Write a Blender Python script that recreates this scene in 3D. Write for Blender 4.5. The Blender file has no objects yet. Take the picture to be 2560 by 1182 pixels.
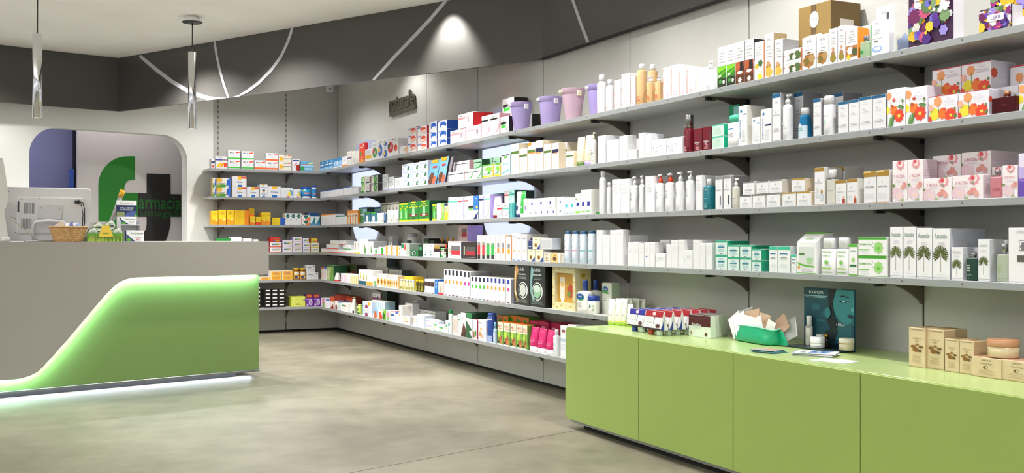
import bpy, math, random
from mathutils import Vector
random.seed(7)
S = bpy.context.scene
COL = S.collection
# ---------------------------------------------------------------- camera
YAW, F, HZ, EYE = 0.4574021, 2600.0, 595.25, 0.925
CX = 1280.0
CY, SY = math.cos(YAW), math.sin(YAW)
cam = bpy.data.cameras.new('camera'); camo = bpy.data.objects.new('camera', cam); COL.objects.link(camo)
camo.location = (0, 0, EYE); camo.rotation_euler = (math.pi/2, 0, -YAW)
cam.sensor_width = 36; cam.lens = 36*F/2560; cam.shift_y = (HZ-591)/2560; cam.clip_start = .05
S.camera = camo
# ---------------------------------------------------------------- world, exposure
S.view_settings.view_transform = 'Standard'; S.view_settings.look = 'None'
S.view_settings.exposure = -0.1; S.view_settings.gamma = 1; S.view_settings.use_curve_mapping = False
wd = bpy.data.worlds.new('world'); S.world = wd; wd.use_nodes = True
wd.node_tree.nodes['Background'].inputs[0].default_value = (.96, .98, 1, 1)
wd.node_tree.nodes['Background'].inputs[1].default_value = .85
# ---------------------------------------------------------------- lights
def spot(x, y, energy, tx=0, ty=0, ang=100, col=(1, .985, .96), r=.04, blend=.5, z=2.47):
    l = bpy.data.lights.new('ceiling_spot', 'SPOT'); l.energy = energy; l.color = col
    l.spot_size = math.radians(ang); l.spot_blend = blend; l.shadow_soft_size = r
    o = bpy.data.objects.new('ceiling_spot', l); COL.objects.link(o); o.location = (x, y, z)
    d = Vector((tx, ty, -1)); o.rotation_euler = d.to_track_quat('-Z', 'Y').to_euler()
def area(x, y, sx, sy, energy, col=(1, .98, .95), z=2.49):  # added soft fill from overhead, no fitting seen there
    l = bpy.data.lights.new('overhead_fill_light', 'AREA'); l.shape = 'RECTANGLE'; l.size = sx; l.size_y = sy
    l.energy = energy; l.color = col
    o = bpy.data.objects.new('overhead_fill_light', l); COL.objects.link(o); o.location = (x, y, z)
SPOTS = [(2.50, .9, 66), (2.52, 2.1, 68), (2.52, 3.25, 74), (2.25, 4.3, 84), (1.9, 5.3, 112), (1.75, 6.5, 140), (1.5, 7.6, 185), (1.05, 8.5, 290)]
for x, y, e in SPOTS: spot(x, y, e, tx=.10, ang=130, blend=.8)
spot(2.579, 6.318, 105, tx=.30, ty=.16, ang=84, blend=.75, r=.03)          # the one that washes the dark fascia
spot(2.15, 9.2, 62, ang=150); spot(2.72, 8.0, 22, ang=140)                              # unseen, added in the recess behind the fascia to brighten the far corner
spot(-.3, 8.7, 75, tx=0, ty=.25, ang=120)
spot(-1.5, 8.3, 65, tx=0, ty=.25, ang=120)
area(-.4, 3.6, 1.2, 4.0, 10)
area(.6, 1.0, 1.2, 1.2, 6)
def ceiling_fill(x, y, e, sx=1.4, sy=2.2):                        # unseen fill facing up, added to brighten the ceiling
    l = bpy.data.lights.new('ceiling_fill_light', 'AREA'); l.shape = 'RECTANGLE'; l.size = sx; l.size_y = sy; l.energy = e; l.color = (1, .985, .97)
    o = bpy.data.objects.new('ceiling_fill_light', l); COL.objects.link(o); o.location = (x, y, 1.75); o.rotation_euler = (math.pi, 0, 0)
ceiling_fill(-2.6, 5.4, 125); ceiling_fill(-1.5, 2.4, 120); ceiling_fill(.6, -.6, 60)
# ---------------------------------------------------------------- helpers
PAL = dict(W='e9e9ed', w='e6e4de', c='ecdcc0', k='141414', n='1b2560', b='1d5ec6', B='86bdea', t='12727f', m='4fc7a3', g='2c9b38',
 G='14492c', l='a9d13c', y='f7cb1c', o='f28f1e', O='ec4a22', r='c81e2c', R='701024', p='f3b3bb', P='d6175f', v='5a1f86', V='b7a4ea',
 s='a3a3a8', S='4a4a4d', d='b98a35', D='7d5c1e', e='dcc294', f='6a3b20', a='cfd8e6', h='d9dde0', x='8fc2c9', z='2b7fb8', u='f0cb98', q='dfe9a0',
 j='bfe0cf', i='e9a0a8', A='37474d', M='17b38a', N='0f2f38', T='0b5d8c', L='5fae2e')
def srgb(h):
    c = [int(h[i:i+2], 16)/255 for i in (0, 2, 4)]
    return tuple((v/12.92 if v <= .04045 else ((v+.055)/1.055)**2.4) for v in c)+(1,)
_m = {}
def mat(c, kind='card'):
    key = (c, kind)
    if key in _m: return _m[key]
    m = bpy.data.materials.new(('packaging_' if kind == 'card' else kind+'_')+c); m.use_nodes = True
    nt = m.node_tree; b = nt.nodes['Principled BSDF']
    col = srgb(PAL.get(c, c)); I = b.inputs
    I['Base Color'].default_value = col
    I['Roughness'].default_value = {'card': .45, 'plastic': .28, 'metal': .25, 'matte': .8, 'satin': .5, 'glass': .15, 'frost': .35, 'film': .2}.get(kind, .5)
    if kind == 'metal': I['Metallic'].default_value = 1
    if kind == 'glass': I['Transmission Weight'].default_value = .55; I['IOR'].default_value = 1.3
    if kind == 'frost': I['Transmission Weight'].default_value = .35; I['IOR'].default_value = 1.2
    if kind == 'film': I['Transmission Weight'].default_value = .6; I['Alpha'].default_value = .45; I['IOR'].default_value = 1.1
    if kind in ('card', 'plastic', 'matte', 'satin'):   # slight procedural unevenness
        n = nt.nodes.new('ShaderNodeTexNoise'); n.inputs['Scale'].default_value = 60
        mx = nt.nodes.new('ShaderNodeMix'); mx.data_type = 'RGBA'; mx.inputs[0].default_value = .5
        tc = nt.nodes.new('ShaderNodeTexCoord'); nt.links.new(tc.outputs['Object'], n.inputs['Vector'])
        mr = nt.nodes.new('ShaderNodeMapRange'); mr.inputs[3].default_value = .0; mr.inputs[4].default_value = 1
        nt.links.new(n.outputs['Fac'], mr.inputs[0]); nt.links.new(mr.outputs[0], mx.inputs[0])
        mx.inputs[6].default_value = col; mx.inputs[7].default_value = tuple(v*.93 for v in col[:3])+(1,)
        nt.links.new(mx.outputs[2], I['Base Color'])
    _m[key] = m; return m
def emat(name, col, s):
    m = bpy.data.materials.new(name); m.use_nodes = True; b = m.node_tree.nodes['Principled BSDF'].inputs
    b['Base Color'].default_value = (*col, 1); b['Emission Color'].default_value = (*col, 1); b['Emission Strength'].default_value = s
    return m
class MB:
    def __init__(s): s.v = []; s.f = []; s.m = []; s.ms = []; s.sm = []
    def mi(s, m):
        if isinstance(m, str): m = mat(m)
        if m not in s.ms: s.ms.append(m)
        return s.ms.index(m)
    def add(s, vs, fs, m, smooth=False):
        o = len(s.v); k = s.mi(m); s.v += [tuple(p) for p in vs]
        for f in fs: s.f.append(tuple(i+o for i in f)); s.m.append(k); s.sm.append(smooth)
    def box(s, x0, y0, z0, x1, y1, z1, m, b=.0015, ms=None):
        # chamfered box; ms = dict of face name -> material
        b = min(b, (x1-x0)*.3, (y1-y0)*.3, (z1-z0)*.3)
        L = ((x0, x1), (y0, y1), (z0, z1)); vs = []; idx = {}
        for i in (0, 1):
            for j in (0, 1):
                for k in (0, 1):
                    for ax in range(3):
                        p = [L[0][i], L[1][j], L[2][k]]
                        for q in range(3):
                            if q != ax: p[q] += b*(1 if (i, j, k)[q] == 0 else -1)
                        idx[i, j, k, ax] = len(vs); vs.append(p)
        F = []; nm = []
        for ax, (lo, hi) in enumerate((('left', 'right'), ('front', 'back'), ('bottom', 'top'))):
            for sd in (0, 1):
                c = []
                for (a, bb) in ((0, 0), (1, 0), (1, 1), (0, 1)):
                    t = [0, 0, 0]; t[ax] = sd; o = [q for q in range(3) if q != ax]; t[o[0]] = a; t[o[1]] = bb; c.append(idx[(*t, ax)])
                F.append(c); nm.append((lo, hi)[sd])
        for ax in range(3):
            o = [q for q in range(3) if q != ax]
            for a in (0, 1):
                for bb in (0, 1):
                    t0 = [0, 0, 0]; t0[o[0]] = a; t0[o[1]] = bb; t1 = list(t0); t1[ax] = 1
                    F.append([idx[(*t0, o[0])], idx[(*t1, o[0])], idx[(*t1, o[1])], idx[(*t0, o[1])]]); nm.append('e')
        for i in (0, 1):
            for j in (0, 1):
                for k in (0, 1): F.append([idx[i, j, k, 0], idx[i, j, k, 1], idx[i, j, k, 2]]); nm.append('e')
        c = Vector(((x0+x1)/2, (y0+y1)/2, (z0+z1)/2))
        o = len(s.v); s.v += [tuple(p) for p in vs]
        for f, n in zip(F, nm):
            a, bb, cc = [Vector(vs[q]) for q in f[:3]]
            if (bb-a).cross(cc-a).dot((a+cc)/2-c) < 0: f = f[::-1]
            s.f.append(tuple(q+o for q in f)); s.m.append(s.mi((ms or {}).get(n, m))); s.sm.append(False)
    def lathe(s, prof, m, cx=0, cy=0, n=20, sx=1, sy=1, cap=True, smooth=True, pw=2.0, bands=None):
        # prof: (r,z) bottom->top ; superellipse exponent pw for squarish bottles
        o = len(s.v); R = []
        for r, z in prof:
            for i in range(n):
                a = 2*math.pi*i/n; c, sn = math.cos(a), math.sin(a)
                e = 2/pw
                s.v.append((cx+r*sx*math.copysign(abs(c)**e, c), cy+r*sy*math.copysign(abs(sn)**e, sn), z))
        for j in range(len(prof)-1):
            mm = m
            if bands:
                zc = (prof[j][1]+prof[j+1][1])/2
                for z0, z1, bm in bands:
                    if z0 <= zc <= z1: mm = bm
            k = s.mi(mm)
            for i in range(n):
                i2 = (i+1) % n; s.f.append((o+j*n+i, o+j*n+i2, o+(j+1)*n+i2, o+(j+1)*n+i)); s.m.append(k); s.sm.append(smooth)
        if cap:
            k = s.mi(m); s.f.append(tuple(o+i for i in range(n))[::-1]); s.m.append(k); s.sm.append(False)
            l = len(prof)-1; s.f.append(tuple(o+l*n+i for i in range(n))); s.m.append(k); s.sm.append(False)
    def prism(s, pts, lo, hi, m, axis='y', me=None):
        # pts 2D polygon (ccw); extruded along axis between lo and hi
        def P(a, b, c): return {'y': (a, c, b), 'z': (a, b, c), 'x': (c, a, b)}[axis]
        n = len(pts); o = len(s.v); s.v += [P(a, b, lo) for a, b in pts]+[P(a, b, hi) for a, b in pts]
        k = s.mi(m); ke = s.mi(me or m)
        s.f.append(tuple(o+i for i in range(n))); s.m.append(k); s.sm.append(False)
        s.f.append(tuple(o+n+i for i in range(n))[::-1]); s.m.append(k); s.sm.append(False)
        for i in range(n):
            j = (i+1) % n; s.f.append((o+i, o+n+i, o+n+j, o+j)); s.m.append(ke); s.sm.append(False)
    def tube(s, pts, r, m, n=8):
        pts = [Vector(p) for p in pts]; o = len(s.v)
        for i, p in enumerate(pts):
            d = (pts[min(i+1, len(pts)-1)]-pts[max(i-1, 0)]).normalized()
            u = d.cross(Vector((0, 0, 1)));  u = u if u.length > .05 else d.cross(Vector((1, 0, 0))); u.normalize(); w = d.cross(u)
            for k in range(n):
                a = 2*math.pi*k/n; s.v.append(tuple(p+u*r*math.cos(a)+w*r*math.sin(a)))
        k = s.mi(m)
        for i in range(len(pts)-1):
            for j in range(n):
                j2 = (j+1) % n; s.f.append((o+i*n+j, o+i*n+j2, o+(i+1)*n+j2, o+(i+1)*n+j)); s.m.append(k); s.sm.append(True)
        s.f.append(tuple(o+i for i in range(n))[::-1]); s.m.append(k); s.sm.append(False)
        s.f.append(tuple(o+(len(pts)-1)*n+i for i in range(n))); s.m.append(k); s.sm.append(False)
    def mesh(s, name):
        me = bpy.data.meshes.new(name); me.from_pydata(s.v, [], s.f)
        for m in s.ms: me.materials.append(m)
        me.polygons.foreach_set('material_index', s.m); me.polygons.foreach_set('use_smooth', s.sm)
        me.update(); return me
def obj(name, mb, parent=None, loc=None, rz=None, label=None, cat=None, group=None, kind=None):
    o = bpy.data.objects.new(name, mb if not isinstance(mb, MB) else mb.mesh(name)); COL.objects.link(o)
    if parent is not None: o.parent = parent
    if loc is not None: o.location = loc
    if rz is not None: o.rotation_euler = (0, 0, rz)
    return tag(o, label, cat, group, kind)
def tag(o, label=None, cat=None, group=None, kind=None):
    if label: o['label'] = label
    if cat: o['category'] = cat
    if group: o['group'] = group
    if kind: o['kind'] = kind
    return o
def empty(name, loc=(0, 0, 0), rz=0, **k):
    o = bpy.data.objects.new(name, None); COL.objects.link(o); o.location = loc; o.rotation_euler = (0, 0, rz); o.empty_display_size = .05
    return tag(o, k.get('label'), k.get('cat'), k.get('group'), k.get('kind'))
# text -> cached triangles, normalised so that cap height ~1 and width in same unit
_t = {}
def textgeo(st):
    if st in _t: return _t[st]
    cu = bpy.data.curves.new('t', 'FONT'); cu.body = st; cu.resolution_u = 2; cu.size = 1; cu.offset = .012
    o = bpy.data.objects.new('t', cu); COL.objects.link(o)
    me = bpy.data.meshes.new_from_object(o.evaluated_get(bpy.context.evaluated_depsgraph_get()))
    vs = [(v.co.x, v.co.y) for v in me.vertices]; fs = [tuple(p.vertices) for p in me.polygons]
    bpy.data.objects.remove(o); bpy.data.curves.remove(cu); bpy.data.meshes.remove(me)
    x0 = min(v[0] for v in vs); x1 = max(v[0] for v in vs); y0 = min(v[1] for v in vs); y1 = max(v[1] for v in vs)
    vs = [((a-x0)/(x1-x0), (b-y0)/(y1-y0)) for a, b in vs]
    _t[st] = (vs, fs, (x1-x0)/(y1-y0)); return _t[st]
def flower(cu, cv, r, asp, n=7):
    return [(cu+r*(1+.12*math.cos(n*a))*math.cos(a), cv+r*asp*(1+.12*math.cos(n*a))*math.sin(a)) for a in [2*math.pi*i/(n*4) for i in range(n*4)]]
def art(mb, s, fn, W, H, curved=False):
    """flat print: s = ';' separated primitives in face units, fn(u,v,k)->xyz"""
    k = 0; fn0 = fn
    fn = lambda u, v, k: fn0(min(max(u, .004), .996), min(max(v, .004), .996), k)
    for it in s.split(';'):
        p = it.split()
        if not p: continue
        k += 1; t = p[0]
        if t == 't':
            cu, cv, h, w = map(float, p[1:5]); c = p[5]; st = ' '.join(p[6:])
            rot = st.startswith('^')
            if rot: st = st[1:]
            vs, fs, asp = textgeo(st)
            if rot:
                hh = min(h*H, w*W*asp); ww = hh/asp
                vv = [fn(cu+(-(b-.5)*ww)/W, cv+((a-.5)*hh)/H, k) for a, b in vs]
            else:
                ww = min(w*W, h*H*asp*1.0); hh = h*H if ww < h*H*asp*.999 else ww/asp
                hh = min(hh, ww/asp*1.8)
                vv = [fn(cu+((a-.5)*ww)/W, cv+((b-.5)*hh)/H, k) for a, b in vs]
            mb.add(vv, fs, c); continue
        c = p[-1]; a = list(map(float, p[1:-1]))
        if t == 'r': R = [a[:4]]
        elif t == 'l':
            n = int(a[4]); hh = (a[3]-a[1])/n; random_w = [1, .8, .93, .7, .88, .6]
            R = [(a[0]+(a[2]-a[0])*(1-random_w[i % 6])/2, a[1]+hh*i+hh*.3, a[2]-(a[2]-a[0])*(1-random_w[i % 6])/2, a[1]+hh*i+hh*.68) for i in range(n)]
        elif t == 'v':   # vertical lines
            n = int(a[4]); ww = (a[2]-a[0])/n; R = [(a[0]+ww*i+ww*.3, a[1], a[0]+ww*i+ww*.65, a[3]) for i in range(n)]
        if t in 'rlv':
            for u0, v0, u1, v1 in R:
                m = 6 if curved else 1
                for q in range(m):
                    ua = u0+(u1-u0)*q/m; ub = u0+(u1-u0)*(q+1)/m
                    mb.add([fn(ua, v0, k), fn(ub, v0, k), fn(ub, v1, k), fn(ua, v1, k)], [(0, 1, 2, 3)], c)
        elif t == 'e':
            n = 14; mb.add([fn(a[0]+a[2]*math.cos(2*math.pi*i/n), a[1]+a[3]*math.sin(2*math.pi*i/n), k) for i in range(n)], [tuple(range(n))], c)
        elif t == 'o':   # ring
            n = 14; vs = []
            for q in (1, .78): vs += [fn(a[0]+a[2]*q*math.cos(2*math.pi*i/n), a[1]+a[3]*q*math.sin(2*math.pi*i/n), k) for i in range(n)]
            mb.add(vs, [(i, (i+1) % n, n+(i+1) % n, n+i) for i in range(n)], c)
        elif t == 'q':
            pts = [(a[i], a[i+1]) for i in range(0, len(a), 2)]; mb.add([fn(x, y, k) for x, y in pts], [tuple(range(len(pts)))], c)
        elif t == 'T':   # feathery tree: stem, twigs, leaves ; T cu cv r stem_bottom col
            asp = W/H; r = a[2]; mb.add([fn(a[0]-.015, a[3], k), fn(a[0]+.015, a[3], k), fn(a[0]+.01, a[1], k), fn(a[0]-.01, a[1], k)], [(0, 1, 2, 3)], '8b8a6a')
            for i in range(19):
                an = math.radians(-38+256*i/18); dx, dy = math.cos(an), math.sin(an)
                for q_, ll in ((.28, .34), (.55, .38), (.80, .3)):
                    if q_ < .5 and i % 2: continue
                    cx, cy = a[0]+dx*r*q_, a[1]+dy*r*q_*asp; L2 = ll*r*.62; Wd = L2*.42
                    p4 = [(-L2, 0), (0, -Wd), (L2, 0), (0, Wd)]
                    mb.add([fn(cx+x*dx-y*dy, cy+(x*dy+y*dx)*asp, k+(i % 3)) for x, y in p4], [(0, 1, 2, 3)], (c, '74803f', '4a5428')[(i+int(q_*10)) % 3])
        elif t == 'F':
            pts = flower(a[0], a[1], a[2], W/H, int(a[3]) if len(a) > 3 else 7); vs = [fn(a[0], a[1], k)]+[fn(x, y, k) for x, y in pts]; n = len(pts)
            mb.add(vs, [(0, i+1, (i+1) % n+1) for i in range(n)], c)
# ---------------------------------------------------------------- pixel -> place on real planes
def on_x(px, X):       # plane x = X  -> y, depth
    a = (px-CX)/F; y = X*(CY-a*SY)/(a*CY+SY); return y, SY*X+CY*y
def on_y(px, Y):
    a = (px-CX)/F; x = Y*(a*CY+SY)/(CY-a*SY); return x, SY*x+CY*Y
def at_z(px, py, z):   # point at world height z
    Z = F*(EYE-z)/(py-HZ); X = (px-CX)/F*Z; return (CY*X+SY*Z, -SY*X+CY*Z)
class Line:            # vertical plane through P with direction angle th (from +x towards +y)
    def __init__(s, P, th): s.P = P; s.d = (math.cos(th), math.sin(th)); s.th = th
    def at(s, px):     # returns param along line and depth
        a = (px-CX)/F; # ray dir in world (x,y)
        r = (CY*a+SY, -SY*a+CY); d = s.d; det = -r[0]*d[1]+r[1]*d[0]
        t = (-s.P[0]*d[1]+s.P[1]*d[0])/det; lam = (s.P[1]*r[0]-s.P[0]*r[1])/det
        return lam, t
    def uz(s, px, py):
        lam, t = s.at(px); return lam, EYE+(HZ-py)*t/F
DF, DW = 2.793, 3.065
SZ = [EYE+.6517-.263*i for i in range(6)]
WF, WW = 9.93, 10.225
CABX, CABZ = 2.49, .493
CEIL, SOF = 2.51, EYE+1.115
# ---------------------------------------------------------------- setting materials
def surf(name, c, rough=.6, noise=0, scale=4, c2=None, metal=0, bump=0):
    m = bpy.data.materials.new(name); m.use_nodes = True; nt = m.node_tree; b = nt.nodes['Principled BSDF'].inputs
    b['Base Color'].default_value = srgb(c); b['Roughness'].default_value = rough; b['Metallic'].default_value = metal
    if noise:
        tc = nt.nodes.new('ShaderNodeTexCoord'); mp = nt.nodes.new('ShaderNodeMapping'); nt.links.new(tc.outputs['Object'], mp.inputs[0])
        n = nt.nodes.new('ShaderNodeTexNoise'); n.inputs['Scale'].default_value = scale; n.inputs['Detail'].default_value = 8; nt.links.new(mp.outputs[0], n.inputs['Vector'])
        cr = nt.nodes.new('ShaderNodeValToRGB'); cr.color_ramp.elements[0].position = .5-noise; cr.color_ramp.elements[1].position = .5+noise
        cr.color_ramp.elements[0].color = srgb(c2 or c); cr.color_ramp.elements[1].color = srgb(c)
        nt.links.new(n.outputs['Fac'], cr.inputs[0]); nt.links.new(cr.outputs[0], b['Base Color'])
        if bump:
            bm = nt.nodes.new('ShaderNodeBump'); bm.inputs['Strength'].default_value = bump; bm.inputs['Distance'].default_value = .002
            nt.links.new(n.outputs['Fac'], bm.inputs['Height']); nt.links.new(bm.outputs[0], b['Normal'])
    return m
M_wall = surf('wall_laminate', 'bbbab5', .5, .2, 3, 'b5b4af')
M_plaster = surf('white_plaster', 'ecece9', .7, .25, 2, 'e7e7e3')
M_ceil = surf('ceiling_paint', 'f8f7f5', .9, .25, 2, 'efedea')
M_soff = surf('dark_grey_laminate', '484643', .34, .3, 2, '454340')
M_strip = surf('pale_grey_inlay', 'b5b4ba', .4, .3, 5, 'b0afb5')
M_dark = surf('dark_gap', '1c1b18', .8, .3, 5, '171613')
M_up = surf('upright_steel', '4b4640', .45, .3, 9, '454039', .3)
M_brk = surf('bracket_steel', '6b6258', .45, .3, 9, '635a50', .1)
M_shelf = surf('shelf_laminate', 'cdcdc8', .4, .3, 6, 'c8c8c3')
M_edge = surf('shelf_edge_profile', 'a6a9ab', .35, .3, 6, 'a0a3a5', .25)
M_grey = surf('counter_grey_laminate', 'a19d96', .45, .25, 3, '9d9992')
M_cgreen = surf('counter_green_panel', '748f52', .4, .25, 2, '718c4f')
M_green = surf('green_lacquer', '9bb35c', .36, .25, 2, '98b059')
M_gtop = surf('light_paled_green_worktop', 'b2c884', .25, .25, 2, 'afc581')  # cabinet green made paler, the strong light on top put into the colour
M_alu = surf('brushed_aluminium', '9a9c9e', .35, .3, 30, '8f9193', .8)
M_chrome = surf('chrome', 'd9dadc', .09, .1, 30, 'd5d6d8', 1)
M_blk = surf('black_plastic', '1a1a1c', .4, .3, 9, '161618')
M_led = emat('led_white_glow', (.62, 1.0, .84), 60)
M_ledb = emat('led_cool_glow', (.72, .80, 1.0), 34)
M_back = emat('backlit_acrylic', (.68, .76, 1.0), .95)
M_backr = surf('lilac_grey_acrylic', 'a9adc6', .35, .2, 4, 'a5a9c2')
def concrete():
    m = bpy.data.materials.new('polished_concrete'); m.use_nodes = True; nt = m.node_tree; b = nt.nodes['Principled BSDF'].inputs; L = nt.links.new
    tc = nt.nodes.new('ShaderNodeTexCoord'); mp = nt.nodes.new('ShaderNodeMapping'); L(tc.outputs['Object'], mp.inputs[0]); mp.inputs['Rotation'].default_value = (0, 0, .33); mp.inputs['Scale'].default_value = (.9, 1.0, 1)
    n1 = nt.nodes.new('ShaderNodeTexNoise'); n1.inputs['Scale'].default_value = 1.15; n1.inputs['Detail'].default_value = 9; n1.inputs['Roughness'].default_value = .62; n1.inputs['Distortion'].default_value = .15; L(mp.outputs[0], n1.inputs['Vector'])
    n2 = nt.nodes.new('ShaderNodeTexNoise'); n2.inputs['Scale'].default_value = 9; n2.inputs['Detail'].default_value = 8; L(mp.outputs[0], n2.inputs['Vector'])
    a = nt.nodes.new('ShaderNodeMath'); a.operation = 'MULTIPLY_ADD'; a.inputs[1].default_value = .3; L(n2.outputs['Fac'], a.inputs[0]); L(n1.outputs['Fac'], a.inputs[2])
    cr = nt.nodes.new('ShaderNodeValToRGB'); e = cr.color_ramp.elements; e[0].position = .48; e[0].color = srgb('6b6656'); e[1].position = .80; e[1].color = srgb('8e8977')
    x = cr.color_ramp.elements.new(.63); x.color = srgb('7c7766'); L(a.outputs[0], cr.inputs[0]); L(cr.outputs[0], b['Base Color'])
    mr = nt.nodes.new('ShaderNodeMapRange'); mr.inputs[3].default_value = .38; mr.inputs[4].default_value = .58; L(n1.outputs['Fac'], mr.inputs[0]); L(mr.outputs[0], b['Roughness'])
    bm = nt.nodes.new('ShaderNodeBump'); bm.inputs['Strength'].default_value = .05; bm.inputs['Distance'].default_value = .003; L(n2.outputs['Fac'], bm.inputs['Height']); L(bm.outputs[0], b['Normal'])
    return m
M_conc = concrete()
# ---------------------------------------------------------------- floor
fl = empty('floor', kind='structure')
mb = MB(); mb.box(-6.5, -3.5, -.06, 3.2, 12.6, -.012, M_dark); obj('subfloor', mb, fl)
J1 = ((2.588, 4.386), 17.5); J2 = ((3.1, 8.52), 17.5)
def jy(J, x): return J[0][1]+math.tan(math.radians(J[1]))*(x-J[0][0])
xl, xr = -6.5, 3.2
for lo, hi in (((-3.5, -3.5), (jy(J1, xl)-.003, jy(J1, xr)-.003)), ((jy(J1, xl)+.003, jy(J1, xr)+.003), (jy(J2, xl)-.003, jy(J2, xr)-.003)), ((jy(J2, xl)+.003, jy(J2, xr)+.003), (12.6, 12.6))):
    mb = MB(); mb.prism([(xl, lo[0]), (xr, lo[1]), (xr, hi[1]), (xl, hi[0])][::-1], -.012, 0, M_conc, 'z'); mb.f = [f[::-1] for f in mb.f]; obj('floor_slab', mb, fl)
# ---------------------------------------------------------------- ceiling
mb = MB(); mb.box(-6.5, -3.5, CEIL, 3.2, 12.6, CEIL+.1, M_ceil); obj('ceiling', mb, kind='structure')
# ---------------------------------------------------------------- right wall, panels and uprights
UPR = [2.782+k for k in range(-3, 8)]
wr = empty('wall_right', kind='structure')
mb = MB(); mb.box(DW+.02, -1.2, 0, DW+.1, WW+.1, CEIL, M_dark); obj('backing', mb, wr)
ys = UPR+[WW]
for a, b in zip(ys[:-1], ys[1:]):
    mb = MB(); mb.box(DW, a+.004, .02, DW+.018, b-(.004 if b < WW else 0), CEIL, M_wall, .002); obj('wall_panel', mb, wr)
for y in UPR:
    mb = MB(); mb.box(DW+.006, y-.004, .02, DW+.019, y+.004, CEIL, M_up, .001)
    for k in range(0, 46): mb.box(DW+.0052, y-.0015, .1+k*.05, DW+.0062, y+.0015, .128+k*.05, M_dark, .0002)
    obj('shelf_upright', mb, wr)
# ---------------------------------------------------------------- wing wall (far end behind the short shelves)
xa = on_y(545, WW)[0]; xb = on_y(715, WW)[0]; X0W = on_y(533, WW)[0]
wb = empty('wall_back', kind='structure')
mb = MB(); mb.box(X0W-.05, WW+.02, 0, DW+.1, WW+.1, CEIL, M_dark); obj('backing', mb, wb)
for a, b in ((X0W-.02, xa-.004), (xa+.004, xb-.004), (xb+.004, DW)):
    mb = MB(); mb.box(a, WW, .02, b, WW+.018, CEIL, M_wall, .002); obj('wall_panel', mb, wb)
for x in (xa, xb):
    mb = MB(); mb.box(x-.006, WW+.002, .02, x+.006, WW+.019, CEIL, M_up, .001)
    for k in range(0, 46): mb.box(x-.0022, WW+.0012, .1+k*.05, x+.0022, WW+.0022, .13+k*.05, M_shelf, .0002)
    obj('shelf_upright', mb, wb)
# ---------------------------------------------------------------- logo wall with the rounded opening
TH = math.radians(14.3)
LW = Line((X0W, WW), TH)
wl = empty('wall_left', (X0W, WW, 0), TH, kind='structure')
u0 = LW.at(73)[0]; u1 = LW.at(468)[0]; zt = (LW.uz(150, 319)[1]+LW.uz(405, 337)[1])/2; rr = .235
mb = MB(); T = .12
def cpoly(cx, cz, sx):   # piece between square corner and the rounded one
    pts = [(cx, cz)]; c = (cx-sx*rr, cz-rr)
    for i in range(13):
        a = math.pi/2*i/12; pts.append((c[0]+sx*rr*math.sin(a), c[1]+rr*math.cos(a)))
    return pts
mb.box(-5.6, 0, 0, u0, T, CEIL, M_plaster, .0001); mb.box(u1, 0, 0, .02, T, CEIL, M_plaster, .0001)
mb.box(u0, 0, zt, u1, T, CEIL, M_plaster, .0001); mb.box(u0, 0, 0, u1, T, .55, M_plaster, .0001)
p = cpoly(u0, zt, -1); mb.prism(p[::-1], 0, T, M_plaster); p = cpoly(u1, zt, 1); mb.prism(p, 0, T, M_plaster)
obj('plaster_face', mb, wl)
# room seen through the opening
OFF = .5
nx, ny = -math.sin(TH), math.cos(TH)
LP = Line((X0W+nx*OFF, WW+ny*OFF), TH)
lp = empty('wall_logo', (X0W+nx*OFF, WW+ny*OFF, 0), TH, kind='structure')
M_lp = surf('satin_pale_panel', 'b9b3b2', .55, .3, 3, 'b5afae')
ul = LP.at(193)[0]
mb = MB(); mb.box(ul, 0, 0, .5, .03, 2.3, M_lp, .002); obj('logo_board', mb, lp)
def LPX(x, y): return LP.uz(x, y)
mb = MB()
P = [LPX(*q) for q in [(337.5, 390.7), (337.5, 449)]]
def arcp(x0, y0, x1, y1, n=10, inv=False):
    # quarter ellipse px from (x0,y0) horizontal tangent to (x1,y1) vertical tangent
    o = []
    for i in range(n+1):
        a = math.pi/2*i/n; o.append((x0+(x1-x0)*math.sin(a), y1+(y0-y1)*math.cos(a)))
    return o
fo = [(337.5, 390.7), (322, 390.4)]+arcp(318, 390.5, 246, 462.5)[1:]+[(246, 640), (310.5, 640), (310.5, 541), (345, 541.5), (345, 482.6), (314, 481.4), (310.6, 480)]+arcp(330, 448.8, 310.5, 470)[::-1]+[(337.5, 449)]
mb.prism([LPX(*q) for q in fo][::-1], -.004, 0, mat('036b08', 'satin')); obj('logo_letter', mb, lp, label='large green letter f printed on the board')
mb = MB()
to = [(366.5, 433.5), (366.5, 483), (345, 482.6), (345, 541.5), (366.5, 541.5), (366.5, 562)]+[(365, 572), (360, 580), (352, 586), (340, 588), (340, 640), (385, 640)]+[(402, 625), (412, 605), (420, 585), (425.8, 560)]+[(425.8, 541.6), (452, 541.8), (452, 485.8), (425.8, 485.4), (425.8, 435.4)]
mb.prism([LPX(*q) for q in to], -.006, -.001, mat('151214', 'satin')); mb.f = [f[::-1] if i == -1 else f for i, f in enumerate(mb.f)]
obj('logo_cross', mb, lp, label='black t shaped like a cross')
def printed(name, st, x0, x1, yt, yb, c, par, line, y=-.0075):
    vs, fs, asp = textgeo(st); a = line.uz(x0, yb); b = line.uz(x1, yb); zt_ = line.uz((x0+x1)/2, yt)[1]; zb = line.uz((x0+x1)/2, yb)[1]
    m = MB(); m.add([(a[0]+(b[0]-a[0])*p, y, zb+(zt_-zb)*q) for p, q in vs], fs, c); return obj(name, m, par)
printed('lettering', 'armacia', 346, 451.5, 490, 523, mat('0c5a14', 'satin'), lp, LP)
printed('lettering', 'umagalli', 352, 451.5, 524, 547, mat('0a4511', 'satin'), lp, LP)
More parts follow.
